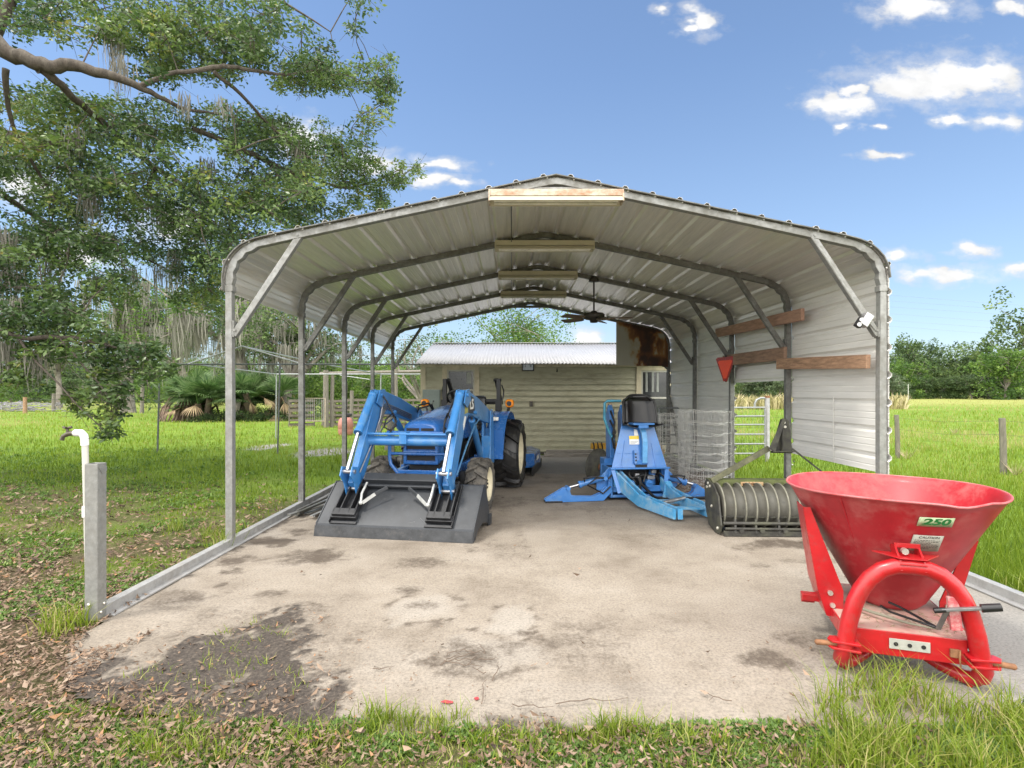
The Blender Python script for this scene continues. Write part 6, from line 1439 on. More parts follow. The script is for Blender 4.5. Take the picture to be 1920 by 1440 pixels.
# ------------------------------------------------------------------ pasture gate through the wall gap, field posts, wires
t = thing('pasture_gate', 'galvanised tube gate with mesh seen through the wall gap', 'gate', (4.05, 10.1, 0))
GG = mat('gate_galvanised', (.28, .29, .29), .45, .4, .08, 14)
mb = MB()
for z in (.12, .30, .48, .66, .82, .98): mb.tube([(-1.3, -.0, z), (.68, .0, z + .01)], .017, 7)
mb.tube([(-1.3, 0, .12), (-1.3, 0, .98)], .017, 7); mb.tube([(.68, 0, .12), (.68, 0, .98)], .017, 7); mb.build('bars', GG, t)
mb = MB()
for k in range(32): mb.tube([(-1.28 + .062 * k, .02, .14), (-1.28 + .062 * k, .02, .98)], .0022, 3)
mb.build('mesh', GG, t)
t = thing('gate_post', 'steel gate post with a bent hoop at the pasture gate', 'post', (4.80, 10.15, 0))
mb = MB(); mb.tube([(0, 0, -.1), (0, 0, 1.18)], .045, 12); mb.build('post', mat('post_white_rust', (.40, .39, .40), .5, .2, .12, 9, dirt=(.2, .12, .1), damt=.35), t)
mb = MB(); mb.tube([(-.235, 0, .98), (-.235, 0, 1.06), (-.20, 0, 1.13), (-.13, 0, 1.165), (0, 0, 1.165)], .022, 8); mb.build('hoop', GG, t)
mb = MB(); mb.tube([(0, 0, 1.17), (0, 0, 1.21)], .05, 10); mb.build('cap', RUST, t)
fpl = ['field fence post closest to the right carport wall', 'taller field fence post with a dry grass clump at its foot']
for i, (px, d, h_, r_) in enumerate(((1682, 10.6, .86, .042), (1880, 8.65, .89, .048))):
    mb = MB(); x = (px - CX) * d / F; mb.tube([(0.015, 0, -.15), (.008, 0, h_ * .5), (-.01, 0, h_)], [r_, r_ * .97, r_ * .93], 10); o = mb.build('fence_post', mat('field_post', (.17, .155, .12), .9, 0, .25, 7, .15, 40, stretch=(6, 6, 1))); o.location = (x, d, -.03); tag(o, fpl[i], 'fence post', 'posts of the pasture fence')
t = thing('fence_wire', 'thin slack barbed wire between the pasture posts', 'fence wire', (7.6, 10, 0))
mb = MB(); A = Vector((-.04, .6, .55)); B = Vector((.26, -1.35, .6))
for dz in (0, .22): mb.tube([(-3.4, 2.0, .5 + dz), A + Vector((0, 0, dz)), A.lerp(B, .5) + Vector((0, 0, dz - .05)), B + Vector((0, 0, dz)), (.9, -4.2, .5 + dz)], .0022, 3)
mb.build('strand', mat('wire_brown', (.12, .10, .08), .8), t)
for i in range(3):
    mb = MB(); px, d = ((1700, 10.5), (1905, 8.5), (1790, 17))[i]
    for k in range(60):
        a = random.uniform(0, 2 * PI); q = random.uniform(.1, .28); mb.add([(0.03 * math.cos(a), .03 * math.sin(a), 0), (.03 * math.cos(a) + .008, .03 * math.sin(a) + .004, 0), (q * math.cos(a) * .8, q * math.sin(a) * .8, q)], [(0, 1, 2)])
    o = mb.build('dry_clump', mat('dry_straw', (.40, .32, .20), .9, 0, .2, 20)); o.location = ((px - CX) * d / F, d, -.03); tag(o, ('dry grass clump at the foot of the nearer to wall field post', 'dry grass clump beside the right edge field post', 'dry grass clump out in the pasture')[i], 'grass clump', 'dry grass clumps in the pasture')
for i, (ya, yb_) in enumerate(((548, 563), (559, 571), (571, 579), (583, 596), (596, 607), (606, 620))):
    mb = MB(); a, b_ = at(1600, ya, 170), at(2100, yb_ + 22, 190); mm = a.lerp(b_, .5) - Vector((0, 0, .25))
    mb.tube([Vector((0, 0, 0)), mm - a, b_ - a], .028, 4); o = mb.build('power_line', mat('cable_grey', (.22, .24, .27), .7)); o.location = a
    tag(o, ('highest power line over the far wood', 'second power line from the top', 'third power line from the top', 'fourth power line from the top', 'fifth power line, last but one', 'lowest power line over the far wood')[i], 'power line', 'power lines over the far wood')
mb = MB(); mb.tube([(0, 0, 0), (0, 0, 2.6)], .05, 6); o = mb.build('utility_pole', mat('pale_pole', (.5, .5, .48), .8)); o.location = ((1703 - CX) * 90 / F, 90, 0); tag(o, 'short pale pole before the far wood', 'pole')
# rough pasture hump of dry grass behind the gate
xh = []; yh = []
for _ in range(2600):
    d = random.uniform(40, 47); xh.append((random.uniform(1330, 1700) - CX) * d / F); yh.append(d)
P = np.stack([xh, yh, np.zeros(len(xh))], 1); hh = RNG.uniform(.5, 1.35, len(xh)) * (.6 + .8 * fbm(P[:, 0] * .3, P[:, 1] * .3)); 
stuff(blades('tall_dry_grass', P, hh, np.full(len(xh), .14), np.clip(RNG.normal(.6, .25, len(xh)), 0, 1), leafmat('straw_blade', [(0, (.22, .20, .08)), (.6, (.36, .32, .16)), (1, (.48, .42, .26))], .2, .8, .1), .8), 'tall dry grass standing in the pasture beyond the gate', 'grass')
# ------------------------------------------------------------------ saw palmetto and the rooted stump
FROND = leafmat('palm_frond', [(0, (.045, .09, .03)), (.5, (.10, .175, .06)), (1, (.20, .27, .12))], .2, .4, .5)
DEADF = leafmat('dead_frond', [(0, (.15, .10, .06)), (.6, (.30, .22, .13)), (1, (.42, .33, .20))], .15, .7, .2)
def fan(o, dirv, up, L, nb, Vs, Fs, Ts, droop, spread=2.2):
    side = dirv.cross(up).normalized(); stem = o + dirv * L * .55
    for k in range(nb):
        a = (k / (nb - 1) - .5) * spread; d = (dirv * math.cos(a) + side * math.sin(a)).normalized(); ll = L * (.75 + .25 * math.cos(a))
        w_ = side * math.cos(a) * ll * .035 - dirv * math.sin(a) * ll * .035
        p1 = stem + d * ll * .55 - Vector((0, 0, droop * .25 * ll)); p2 = stem + d * ll - Vector((0, 0, droop * ll))
        i = len(Vs); Vs += [stem, p1 - w_, p2, p1 + w_]; Fs.append((i, i + 1, i + 2, i + 3)); tt = random.random(); Ts += [tt] * 4
    i = len(Vs); w_ = side * .02; Vs += [o - w_, o + w_, stem + w_, stem - w_]; Fs.append((i, i + 1, i + 2, i + 3)); Ts += [.4] * 4
pml = ['palmetto clump with hanging brown fronds beside the stump', 'darker palmetto clump in the middle, under the moss', 'palmetto clump with tan drooping fronds nearest the pallet pen']
for ci, (px, d, hh_, n1, n2) in enumerate(((385, 24.6, 2.1, 95, 7), (447, 26.0, 2.8, 110, 3), (490, 24.8, 2.2, 70, 8))):
    t = thing('palmetto', pml[ci], 'palmetto', ((px - CX) * d / F, d, 0), 0, 'palmettos behind the left lawn')
    mb = MB(); tr_ = []
    for k in range(4):
        a = random.uniform(0, 2 * PI); b0 = Vector((math.cos(a) * .4, math.sin(a) * .4, -.1)); b1 = Vector((math.cos(a) * .9, math.sin(a) * .7, hh_ * random.uniform(.35, .6))); mb.tube([b0, b0.lerp(b1, .5) + Vector((0, 0, .1)), b1], [.16, .14, .13], 8); tr_.append(b1)
    mb.build('trunk', mat('palm_trunk', (.10, .075, .055), .95, 0, .3, 9, .3, 20), t)
    Vs, Fs, Ts = [], [], []
    for k in range(n1):
        o = random.choice(tr_); a = random.uniform(0, 2 * PI); el = random.uniform(-.2, 1.25); dv = Vector((math.cos(a) * math.cos(el), math.sin(a) * math.cos(el), math.sin(el))); up = Vector((0, 0, 1)) if el < 1 else Vector((1, 0, 0)); fan(o, dv, up, random.uniform(.7, 1.1), 17, Vs, Fs, Ts, random.uniform(.1, .4))
    fast_mesh('fronds', [tuple(v) for v in Vs], [Fs], FROND, {'tone': Ts}, parent=t)
    Vs, Fs, Ts = [], [], []
    for k in range(n2):
        o = random.choice(tr_) + Vector((random.uniform(-.6, .6), random.uniform(-.5, .2), random.uniform(-.5, .2))); a = random.uniform(-2.9, -.2); el = random.uniform(-1.1, -.1); dv = Vector((math.cos(a) * math.cos(el), math.sin(a) * math.cos(el), math.sin(el))); fan(o, dv, Vector((0, 0, 1)), random.uniform(.45, .8), 11, Vs, Fs, Ts, random.uniform(.15, .5), 1.5)
    fast_mesh('dead_fronds', [tuple(v) for v in Vs], [Fs], DEADF, {'tone': Ts}, parent=t)
vs = []; nu, nv = 28, 12
for j in range(nv):
    v = j / (nv - 1)
    for i in range(nu):
        a = 2 * PI * i / nu; rr = (.85 - .25 * v ** 2) * (1 + .12 * math.sin(5 * a) + .1 * math.sin(9 * a + 2 * v) + .06 * math.sin(17 * a + 5 * v)); vs.append((rr * math.cos(a), rr * .7 * math.sin(a), 1.0 * v - .1))
mb = MB(); mb.add(vs, [(j * nu + i, j * nu + (i + 1) % nu, (j + 1) * nu + (i + 1) % nu, (j + 1) * nu + i) for j in range(nv - 1) for i in range(nu)] + [tuple((nv - 1) * nu + i for i in range(nu))])
for k in range(30):
    a = random.uniform(PI, 2 * PI); mb.tube([(1.0 * math.cos(a), .7 * math.sin(a), random.uniform(.2, 1.1)), (1.25 * math.cos(a), 1.0 * math.sin(a), random.uniform(.1, .7)), (1.5 * math.cos(a), 1.15 * math.sin(a), -.05)], [.07, .05, .03], 5)
o = mb.build('stump', mat('red_brown_stump', (.13, .085, .065), .95, 0, .35, 4, .4, 14, dirt=(.26, .2, .15), damt=.4, dscale=3)); o.location = ((362 - CX) * 25.0 / F, 25, 0); tag(o, 'big reddish brown rooted stump left of the palmettos', 'stump')
mb = MB()
for k in range(110):
    p = Vector((random.gauss(0, 1.3), random.gauss(0, .5), random.uniform(0, .55))); a = random.uniform(0, PI); mb.tube([p, p + Vector((math.cos(a) * .5, math.sin(a) * .3, random.uniform(-.1, .15))), p + Vector((math.cos(a) * 1.0, math.sin(a) * .5, random.uniform(-.2, .1)))], [.03, .025, .012], 4)
o = mb.build('brush_pile', mat('grey_brush', (.26, .25, .27), .95, 0, .3, 9)); o.location = ((40 - CX) * 36 / F, 36, 0); tag(o, 'grey pile of dead branches at the far left edge', 'brush pile')
fl = ['reddish wooden fence post before the brush pile', 'leaning grey fence post past the drooping oak branch', 'thin grey fence post right of the mossy oak trunk']
for i, (px, d, h_, m) in enumerate(((47, 33, 1.0, WOOD_OLD), (100, 36, 1.2, WOOD_GREY), (266, 33, 2.1, WOOD_GREY))):
    mb = MB(); mb.tube([(0, 0, -.1), (.03 * i, 0, h_)], [.11, .10], 8); o = mb.build('fence_post', m); o.location = ((px - CX) * d / F, d, -.03); tag(o, fl[i], 'fence post', 'posts of the left fence')
mb = MB(); mb.tube([(0, 0, 0), (3.2, .2, -.05), (6.4, 0, .02)], .012, 4); o = mb.build('fence_strand', BLACKD); o.location = ((47 - CX) * 33 / F, 33, .85); tag(o, 'dark wire strand running from the reddish fence post', 'fence wire')
# ------------------------------------------------------------------ trees
BARK = mat('oak_bark', (.078, .063, .05), .95, 0, .35, 6, .9, 30, stretch=(3, 3, .8), dirt=(.12, .105, .085), damt=.46, dscale=5)
BARK_FAR = mat('pale_bark', (.22, .195, .17), .95, 0, .3, 2, .4, 8)
OAKLEAF = leafmat('oak_leaf', [(0, (.030, .060, .022)), (.35, (.072, .124, .040)), (.7, (.136, .204, .056)), (.93, (.19, .24, .055)), (1, (.27, .25, .065))], .3, .38, .5)
FARLEAF = leafmat('light_leaf', [(0, (.030, .066, .018)), (.4, (.075, .145, .032)), (.75, (.14, .225, .045)), (1, (.22, .30, .07))], .35, .55, .3)
WOODLEAF = leafmat('wood_leaf', [(0, (.034, .060, .026)), (.4, (.078, .125, .046)), (.75, (.14, .20, .062)), (1, (.21, .27, .09))], .25, .6, .2)
GREYLEAF = leafmat('grey_green_leaf', [(0, (.048, .074, .044)), (.5, (.105, .148, .08)), (1, (.18, .225, .125))], .25, .6, .2)
MOSS = leafmat('spanish_moss', [(0, (.14, .135, .115)), (.5, (.27, .26, .225)), (1, (.42, .40, .35))], .3, .9, .05)
def leaves(cent, rad, per, size, tone_c, asp=.42, flat=.7, droop=.0):
    """leaf rhombi in gaussian clumps round the centres"""
    cent = np.asarray(cent, float); k = len(cent); per = np.broadcast_to(np.asarray(per), (k,)).astype(int)
    ci = np.repeat(np.arange(k), per); M_ = len(ci); r = np.broadcast_to(np.asarray(rad, float), (k,))[ci][:, None]
    g = RNG.normal(0, 1, (M_, 3)); g *= (np.minimum(1, 1.7 / np.maximum(np.linalg.norm(g, axis=1), 1e-6)))[:, None]
    p = cent[ci] + g * r * np.array([.62, .62, .62 * flat]); p[:, 2] -= droop * r[:, 0] * (g[:, 0] ** 2 + g[:, 1] ** 2) * .3
    u = RNG.normal(0, 1, (M_, 3)); u[:, 2] *= .6; u[:, 2] -= .25; u /= np.linalg.norm(u, axis=1)[:, None]
    v = np.cross(u, RNG.normal(0, 1, (M_, 3))); v /= np.linalg.norm(v, axis=1)[:, None]
    L = (np.asarray(size) * RNG.uniform(.6, 1.25, M_))[:, None] if np.ndim(size) == 0 else (np.asarray(size)[ci] * RNG.uniform(.6, 1.25, M_))[:, None]
    V = np.stack([p, p + u * L * .45 + v * L * asp * .5, p + u * L, p + u * L * .45 - v * L * asp * .5], 1).reshape(-1, 3)
    tn = np.clip(np.asarray(tone_c)[ci] + RNG.normal(0, .13, M_), 0, 1)
    i = np.arange(M_)[:, None] * 4
    return V, i + np.array([[0, 1, 2, 3]]), np.repeat(tn, 4)
def moss_mesh(name, pts, lens, m, parent, wmin, wmax, per=7, spread=.12):
    pts = np.asarray(pts, float); k = len(pts); ci = np.repeat(np.arange(k), per); M_ = len(ci)
    p = pts[ci] + RNG.normal(0, 1, (M_, 3)) * spread * np.array([1, 1, .3]); L = np.asarray(lens)[ci] * RNG.uniform(.35, 1.1, M_); w_ = RNG.uniform(wmin, wmax, M_)
    a = RNG.random(M_) * PI; sd_ = np.stack([np.cos(a), np.sin(a), np.zeros(M_)], 1); V = []
    ph = RNG.random(M_) * 6
    for j, (f, ww) in enumerate(((0, .5), (.3, 1.), (.65, .7), (1, .08))):
        c = p + np.stack([np.sin(ph + f * 5) * .05 * L, np.cos(ph * 1.7 + f * 4) * .05 * L, -f * L], 1)
        V += [c - sd_ * (w_ * ww / 2)[:, None], c + sd_ * (w_ * ww / 2)[:, None]]
    V = np.stack(V, 1).reshape(-1, 3); i = np.arange(M_)[:, None] * 8
    return fast_mesh(name, V, [np.concatenate([i + np.array([[2 * j, 2 * j + 1, 2 * j + 3, 2 * j + 2]]) for j in range(3)])], m, {'tone': np.repeat(np.clip(RNG.normal(.5, .2, M_), 0, 1), 8)}, parent=parent)
def smooth(pts, k=3):
    P = [Vector(p) for p in pts]; out = []
    for i in range(len(P) - 1):
        a, b_, c_, d_ = P[max(i - 1, 0)], P[i], P[i + 1], P[min(i + 2, len(P) - 1)]
        for j in range(k):
            t = j / k; out.append(.5 * ((2 * b_) + (c_ - a) * t + (2 * a - 5 * b_ + 4 * c_ - d_) * t * t + (3 * b_ - a - 3 * c_ + d_) * t ** 3))
    out.append(P[-1]); return out
def lerp_list(r, n):
    x = np.linspace(0, len(r) - 1, n); return [float(q) for q in np.interp(x, np.arange(len(r)), r)]

# ---- the live oak at the left, its trunk standing outside the picture
OAK = thing('live_oak', 'large live oak whose mossy limbs reach in over the carport', 'tree', (-10.2, 7.4, 0)); OL_ = Vector((10.2, -7.4, 0))
wood = MB(); nodes = []
def limb(pts, rs, n=9, sub=4):
    P = smooth(pts, sub); R_ = lerp_list(rs, len(P))
    P = [p + Vector((random.gauss(0, .012), random.gauss(0, .012), random.gauss(0, .012))) * min(1, R_[i] * 14) for i, p in enumerate(P)]
    wood.tube([p + OL_ for p in P], R_, n)
    for p, r in zip(P, R_): nodes.append(p)
limb([(-10.2, 7.4, -.2), (-10.15, 7.4, 1.2), (-9.9, 7.35, 2.6), (-9.5, 7.3, 3.8)], [.62, .46, .42, .36], 14)
limb([(-9.6, 7.3, 3.6), (-8.4, 7.1, 4.9), at(-60, 70, 7), at(25, 103, 7.05), at(80, 124, 7.1), at(135, 124, 7.15), at(200, 140, 7.25), at(262, 162, 7.4), at(300, 182, 7.6), at(350, 205, 8), at(420, 215, 8.6), at(500, 240, 9.2)], [.36, .20, .108, .098, .086, .076, .062, .046, .032, .024, .016, .008])
limb([at(70, 124, 7.1), at(110, 155, 7.3), at(140, 185, 7.6), at(200, 235, 8.2), at(250, 282, 8.9), at(300, 320, 9.4), at(345, 350, 9.8), at(395, 385, 10.2), at(440, 425, 10.7), at(470, 470, 11.3)], [.07, .052, .046, .044, .046, .05, .045, .038, .028, .010])
limb([at(295, 315, 9.4), at(280, 350, 9.6), at(310, 375, 9.9), at(370, 400, 10.4), at(400, 440, 10.8)], [.045, .04, .035, .028, .012])
limb([at(262, 162, 7.4), at(320, 138, 7.5), at(375, 132, 7.6), at(420, 124, 7.7), at(470, 132, 7.9), at(540, 140, 8.2), at(600, 132, 8.5), at(660, 150, 8.8)], [.04, .028, .032, .032, .026, .02, .014, .006])
limb([at(400, 135, 7.7), at(450, 175, 8.1), at(500, 230, 8.7), at(560, 280, 9.2), at(600, 310, 9.5)], [.03, .026, .02, .014, .007])
limb([at(360, 240, 8.6), at(420, 265, 8.9), at(480, 292, 9.2), at(540, 320, 9.5), at(600, 340, 9.8), at(650, 352, 9.9), at(700, 340, 9.9), at(755, 315, 9.9)], [.04, .042, .045, .038, .03, .02, .014, .006])
limb([at(560, 325, 9.6), at(590, 370, 10), at(610, 400, 10.3), at(600, 440, 10.6)], [.022, .017, .012, .006])
limb([(-9.4, 7.3, 3.4), (-8.6, 7.0, 3.4), at(-150, 520, 7), at(-30, 600, 6.9), at(40, 632, 6.9), at(110, 632, 7), at(170, 640, 7.2), at(240, 660, 7.4), at(300, 690, 7.6)], [.2, .12, .055, .038, .032, .028, .022, .015, .006])
limb([at(30, 628, 6.9), at(70, 680, 6.8), at(110, 720, 6.8), at(150, 765, 6.8), at(178, 790, 6.85), at(200, 815, 6.9)], [.018, .014, .010, .008, .006, .004])
limb([at(110, 632, 7), at(160, 690, 7), at(200, 740, 7.1), at(215, 790, 7.2)], [.014, .011, .008, .004])
limb([at(10, 130, 7.1), at(15, 200, 7.4), at(35, 260, 7.7), at(70, 320, 8.1), at(100, 380, 8.4), at(90, 450, 8.7)], [.04, .028, .024, .02, .016, .008])
limb([(-9.5, 7.3, 3.8), (-8.3, 8.4, 5.0), at(-40, 330, 9), at(60, 400, 9.6), at(170, 460, 10.2), at(260, 480, 10.8), at(340, 520, 11.3)], [.2, .12, .06, .044, .03, .02, .008])
limb([(-9.7, 7.3, 3.2), (-8.8, 8.6, 6), at(60, -60, 8.6), at(160, -30, 8.7), at(270, 20, 8.8), at(360, 70, 9)], [.2, .12, .045, .03, .02, .008])
limb([at(160, -30, 8.7), at(280, -50, 8.8), at(420, -40, 8.9), at(540, 10, 9), at(620, 60, 9.2)], [.05, .04, .03, .02, .008])
for q in (((-9.6, 7.3, 3.4), (-10.8, 5.6, 5.4), (-10.6, 3.4, 6.6), (-9.0, 1.4, 7)), ((-9.8, 7.3, 3.2), (-12, 8.2, 5), (-14, 9, 6)), ((-9.6, 7.4, 3.6), (-10.5, 10, 6), (-10, 12.5, 7)), ((-9.3, 7.2, 3.8), (-8.0, 5.4, 6.2), (-6.4, 3.6, 7.2), (-4.6, 2.6, 7.4))): limb(q, [.24, .16, .09, .04][:len(q)])
# clumps: (polygon in the picture, number, nearest, farthest, clump size, leaves)
cent = []; crad = []; cper = []; ctone = []
def region(poly, k, d0, d1, r0, r1, per, tone=.45, noise_s=0.010, thr=.40):
    P = np.array(poly, float); x0, y0 = P.min(0); x1, y1 = P.max(0); got = 0; tries = 0
    while got < k and tries < k * 60:
        tries += 1
        x = random.uniform(x0, x1); y = random.uniform(y0, y1)
        if not inpoly(np.array([x]), np.array([y]), poly)[0]: continue
        if fbm(np.array([x * noise_s + k]), np.array([y * noise_s + 3.0]), 3)[0] < thr: continue
        f = random.random(); d = d0 + (d1 - d0) * f
        cent.append(at(x, y, d)); crad.append(random.uniform(r0, r1)); cper.append(int(per * random.uniform(.5, 1.4))); ctone.append(min(1, max(0, random.gauss(tone + .9 * (fbm(np.array([x * .012 + 9]), np.array([y * .012]), 3)[0] - .5), .16)))); got += 1
region([(-60, -40), (690, -40), (700, 40), (610, 60), (430, 110), (250, 110), (120, 95), (-60, 40)], 190, 7.4, 9.6, .18, .34, 60, .42, thr=.44)
region([(300, 60), (700, 40), (735, 120), (725, 200), (680, 190), (600, 170), (450, 150), (300, 130)], 120, 7.8, 9.2, .16, .30, 58, .46, thr=.44)
region([(560, 120), (735, 105), (730, 200), (690, 260), (620, 230), (560, 200)], 55, 8.2, 9.4, .15, .26, 52, .5, thr=.42)
region([(170, 40), (330, 20), (330, 140), (230, 140), (170, 110)], 50, 7.3, 8.6, .18, .32, 70, .45, thr=.35)
region([(-60, 180), (120, 160), (300, 190), (480, 210), (640, 260), (600, 330), (560, 430), (470, 440), (430, 520), (330, 470), (200, 470), (-60, 480)], 470, 7.6, 11.2, .22, .40, 80, .40, thr=.38)
region([(430, 210), (640, 230), (690, 270), (660, 330), (600, 400), (520, 420), (440, 380)], 130, 9, 10.6, .2, .34, 75, .48, thr=.38)
region([(560, 330), (700, 340), (740, 360), (700, 400), (640, 410), (560, 430)], 52, 9.6, 10.8, .16, .26, 60, .5, thr=.36)
region([(640, 280), (700, 300), (795, 300), (790, 330), (740, 350), (650, 350)], 38, 9.6, 10.3, .14, .22, 56, .48, thr=.33)
region([(-60, 440), (200, 440), (280, 470), (260, 520), (230, 600), (100, 620), (-60, 640)], 125, 7.2, 9.8, .2, .36, 70, .34, thr=.38)
region([(-60, 560), (160, 570), (250, 640), (330, 680), (300, 700), (250, 760), (160, 740), (60, 700), (-60, 720)], 105, 6.6, 7.8, .15, .28, 52, .34, thr=.40)
region([(150, 640), (300, 640), (320, 700), (260, 720), (180, 700)], 32, 7, 7.8, .14, .24, 62, .38, thr=.3)
region([(-60, 150), (200, 170), (330, 260), (300, 430), (100, 460), (-60, 460)], 95, 7.2, 9, .2, .34, 75, .44, thr=.33)
region([(300, 330), (470, 330), (440, 430), (428, 600), (330, 560), (300, 450)], 70, 9.6, 11.8, .2, .34, 70, .42, thr=.33)
region([(-60, 430), (120, 430), (140, 620), (100, 720), (-60, 740)], 60, 6.8, 8.6, .18, .3, 66, .38, thr=.35)
region([(120, 740), (170, 730), (210, 780), (230, 830), (195, 825), (160, 790)], 22, 6.8, 7.1, .07, .13, 34, .4, thr=.2)
region([(190, 690), (250, 700), (230, 790), (205, 780)], 16, 7, 7.3, .08, .15, 40, .38, thr=.2)
region([(250, 470), (420, 450), (430, 560), (420, 640), (380, 560), (330, 520)], 60, 10.4, 12.2, .22, .36, 70, .36, thr=.4)
for _ in range(300):                                         # the rest of the crown, outside the picture on the left
    a = random.uniform(0, 2 * PI); rr = random.uniform(1.5, 5.6); c = Vector((-10 + rr * math.cos(a), 6.4 + rr * math.sin(a), 5.4 + 2.6 * random.random() - rr * .12))
    if (c.x * F / max(c.y, .5)) > -960 and c.y > 0: continue
    cent.append(c); crad.append(random.uniform(.3, .5)); cper.append(46); ctone.append(random.gauss(.42, .15))
cent_np = np.array([tuple(c) for c in cent]); nd = np.array([tuple(p) for p in nodes])
V, Fc, Tn = leaves(cent_np, np.array(crad) * .74, (np.array(cper) * 1.08).astype(int), .076, ctone, .45, .62, .4)
V += np.array(tuple(OL_))
fast_mesh('crown', V, [Fc], OAKLEAF, {'tone': Tn}, parent=OAK)
# twigs: join each clump to the nearest wood already grown
dist0 = np.sqrt(((cent_np[:, None, :] - nd[None, ::2, :]) ** 2).sum(-1)).min(1); order = np.argsort(dist0)
have = np.concatenate([nd, cent_np * 0 + 1e6]); cnt = len(nd)
for j in order:
    c = cent_np[j]; dd_ = ((have[:cnt] - c) ** 2).sum(1); q = have[int(dd_.argmin())]; L_ = math.sqrt(dd_.min())
    have[cnt] = c; cnt += 1
    if L_ > 2.6 or L_ < .05: continue
    a = Vector(q); b_ = Vector(c); mid = a.lerp(b_, .5) + Vector((random.gauss(0, .06), random.gauss(0, .06), random.gauss(.03, .05))) * min(1, L_); r0 = .006 + .006 * min(1.2, L_)
    wood.tube([a + OL_, mid + OL_, b_ + OL_], [r0, r0 * .8, .004], 4, False)
    for _ in range(3):
        e_ = b_ + Vector((random.gauss(0, .16), random.gauss(0, .16), random.gauss(-.04, .12))); wood.tube([b_ + OL_, e_ + OL_], [.004, .002], 3, False)
wood.build('trunk', BARK, OAK)
mp = []; ml = []
for (px, py, d, L_) in [(215, 60, 7.6, .8), (225, 110, 7.5, .6), (258, 240, 8.8, .6), (165, 330, 8.3, .7), (170, 350, 8.4, .9), (330, 470, 11, 1.2), (300, 500, 11, .9), (95, 480, 8.4, .7), (20, 500, 7.6, .8), (70, 660, 6.9, .5), (10, 430, 7.5, .8), (120, 560, 8, .6), (30, 560, 7.2, .7), (430, 460, 11, .5), (560, 280, 9.2, .3), (420, 190, 8, .35), (250, 500, 10.5, .7), (10, 640, 6.9, .6), (345, 180, 7.8, .4), (390, 300, 9.3, .5), (140, 240, 8, .5), (290, 380, 9.6, .6), (180, 520, 9.5, .7)]: mp.append(tuple(at(px, py, d) + OL_)); ml.append(L_)
moss_mesh('moss', mp, ml, MOSS, OAK, .006, .022, 44, .07)['kind'] = 'stuff'

# ---- standing trees grown from rules
def make_tree(name, label, cat, loc, h, cr, leafm, leaf, ncl, per, bark=BARK_FAR, trunk_h=.3, trunk_r=None, moss=0, seed=1, group=None, flat=.62, clr=.16, tone=.5, spread_up=.75, mlen=1.2, low=0):
    R = random.Random(seed); t = thing(name, label, cat, loc, 0, group)
    wd = MB(); tr_ = trunk_r or h * .028; th = h * trunk_h; top = Vector((R.gauss(0, .03) * h, R.gauss(0, .03) * h, th))
    wd.tube(smooth([(0, 0, -.2), Vector((R.gauss(0, .015) * h, 0, th * .5)), top], 3), lerp_list([tr_ * 1.35, tr_, tr_ * .85], 7), 9)
    cs = []; rs = []; tn = []; att = []
    nl_ = 8
    for k in range(nl_):
        a = 2 * PI * k / nl_ + R.uniform(-.3, .3); e = R.uniform(.2, 1.15) if k % 3 else 1.35
        tip = top + Vector((math.cos(a) * cr * R.uniform(.6, .95) * math.cos(e) * 1.1, math.sin(a) * cr * R.uniform(.6, .95) * math.cos(e) * 1.1, (h - th) * spread_up * (.35 + .6 * math.sin(e)) * R.uniform(.75, 1)))
        m_ = top.lerp(tip, .5) + Vector((R.gauss(0, .06), R.gauss(0, .06), R.uniform(.0, .08))) * h; P = smooth([top - Vector((0, 0, R.uniform(0, .25) * th)), m_, tip], 4); rr = lerp_list([tr_ * .55, tr_ * .3, tr_ * .1], len(P)); wd.tube(P, rr, 6)
        for p in P[3:]: att.append(p)
        for _ in range(3):
            q = P[R.randint(3, len(P) - 1)]; e2 = q + Vector((R.gauss(0, .35) * cr, R.gauss(0, .35) * cr, R.gauss(.05, .12) * h)); wd.tube([q, q.lerp(e2, .5) + Vector((0, 0, .02 * h)), e2], [tr_ * .16, tr_ * .1, tr_ * .04], 4, False); att += [q.lerp(e2, .6), e2]
    for k in range(ncl):
        q = R.choice(att); c = q + Vector((R.gauss(0, .16) * cr, R.gauss(0, .16) * cr, R.gauss(.02, .06) * h)); cs.append(tuple(c)); rs.append(clr * cr * R.uniform(.6, 1.35)); tn.append(min(1, max(0, R.gauss(tone, .17) + .0 * c.z)))
        wd.tube([q, c], [tr_ * .04, tr_ * .02], 3, False)
    for k in range(low):                                          # skirt of foliage down to the ground
        a = R.uniform(0, 2 * PI); q_ = R.uniform(.2, .95); cs.append((math.cos(a) * cr * q_, math.sin(a) * cr * q_, h * R.uniform(.03, .5))); rs.append(clr * cr * R.uniform(.7, 1.2)); tn.append(min(1, max(0, R.gauss(tone - .06, .17))))
    wd.build('trunk', bark, t)
    V, Fc, Tn = leaves(cs, np.array(rs), per, leaf, tn, .55, flat, .3); fast_mesh('crown', V, [Fc], leafm, {'tone': Tn}, parent=t)
    if moss:
        mp = [tuple(R.choice(att) + Vector((R.gauss(0, .08) * cr, R.gauss(0, .08) * cr, -.02 * h))) for _ in range(moss)]; moss_mesh('moss', mp, np.array([R.uniform(.3, 1) * mlen for _ in mp]), MOSS, t, .02, .10, 11, .16)['kind'] = 'stuff'
    return t
px_ = lambda px, d: ((px - CX) * d / F, d, -.05)
make_tree('shade_tree', 'light green leafy tree rising behind the shed roof', 'tree', px_(960, 25), 5.9, 4.0, FARLEAF, .12, 230, 60, seed=3, group=None, trunk_h=.28, tone=.55)
make_tree('open_tree', 'thin dark branched tree left of the shed roof', 'tree', px_(795, 23), 4.9, 2.6, GREYLEAF, .11, 60, 34, seed=9, trunk_h=.25, tone=.55)
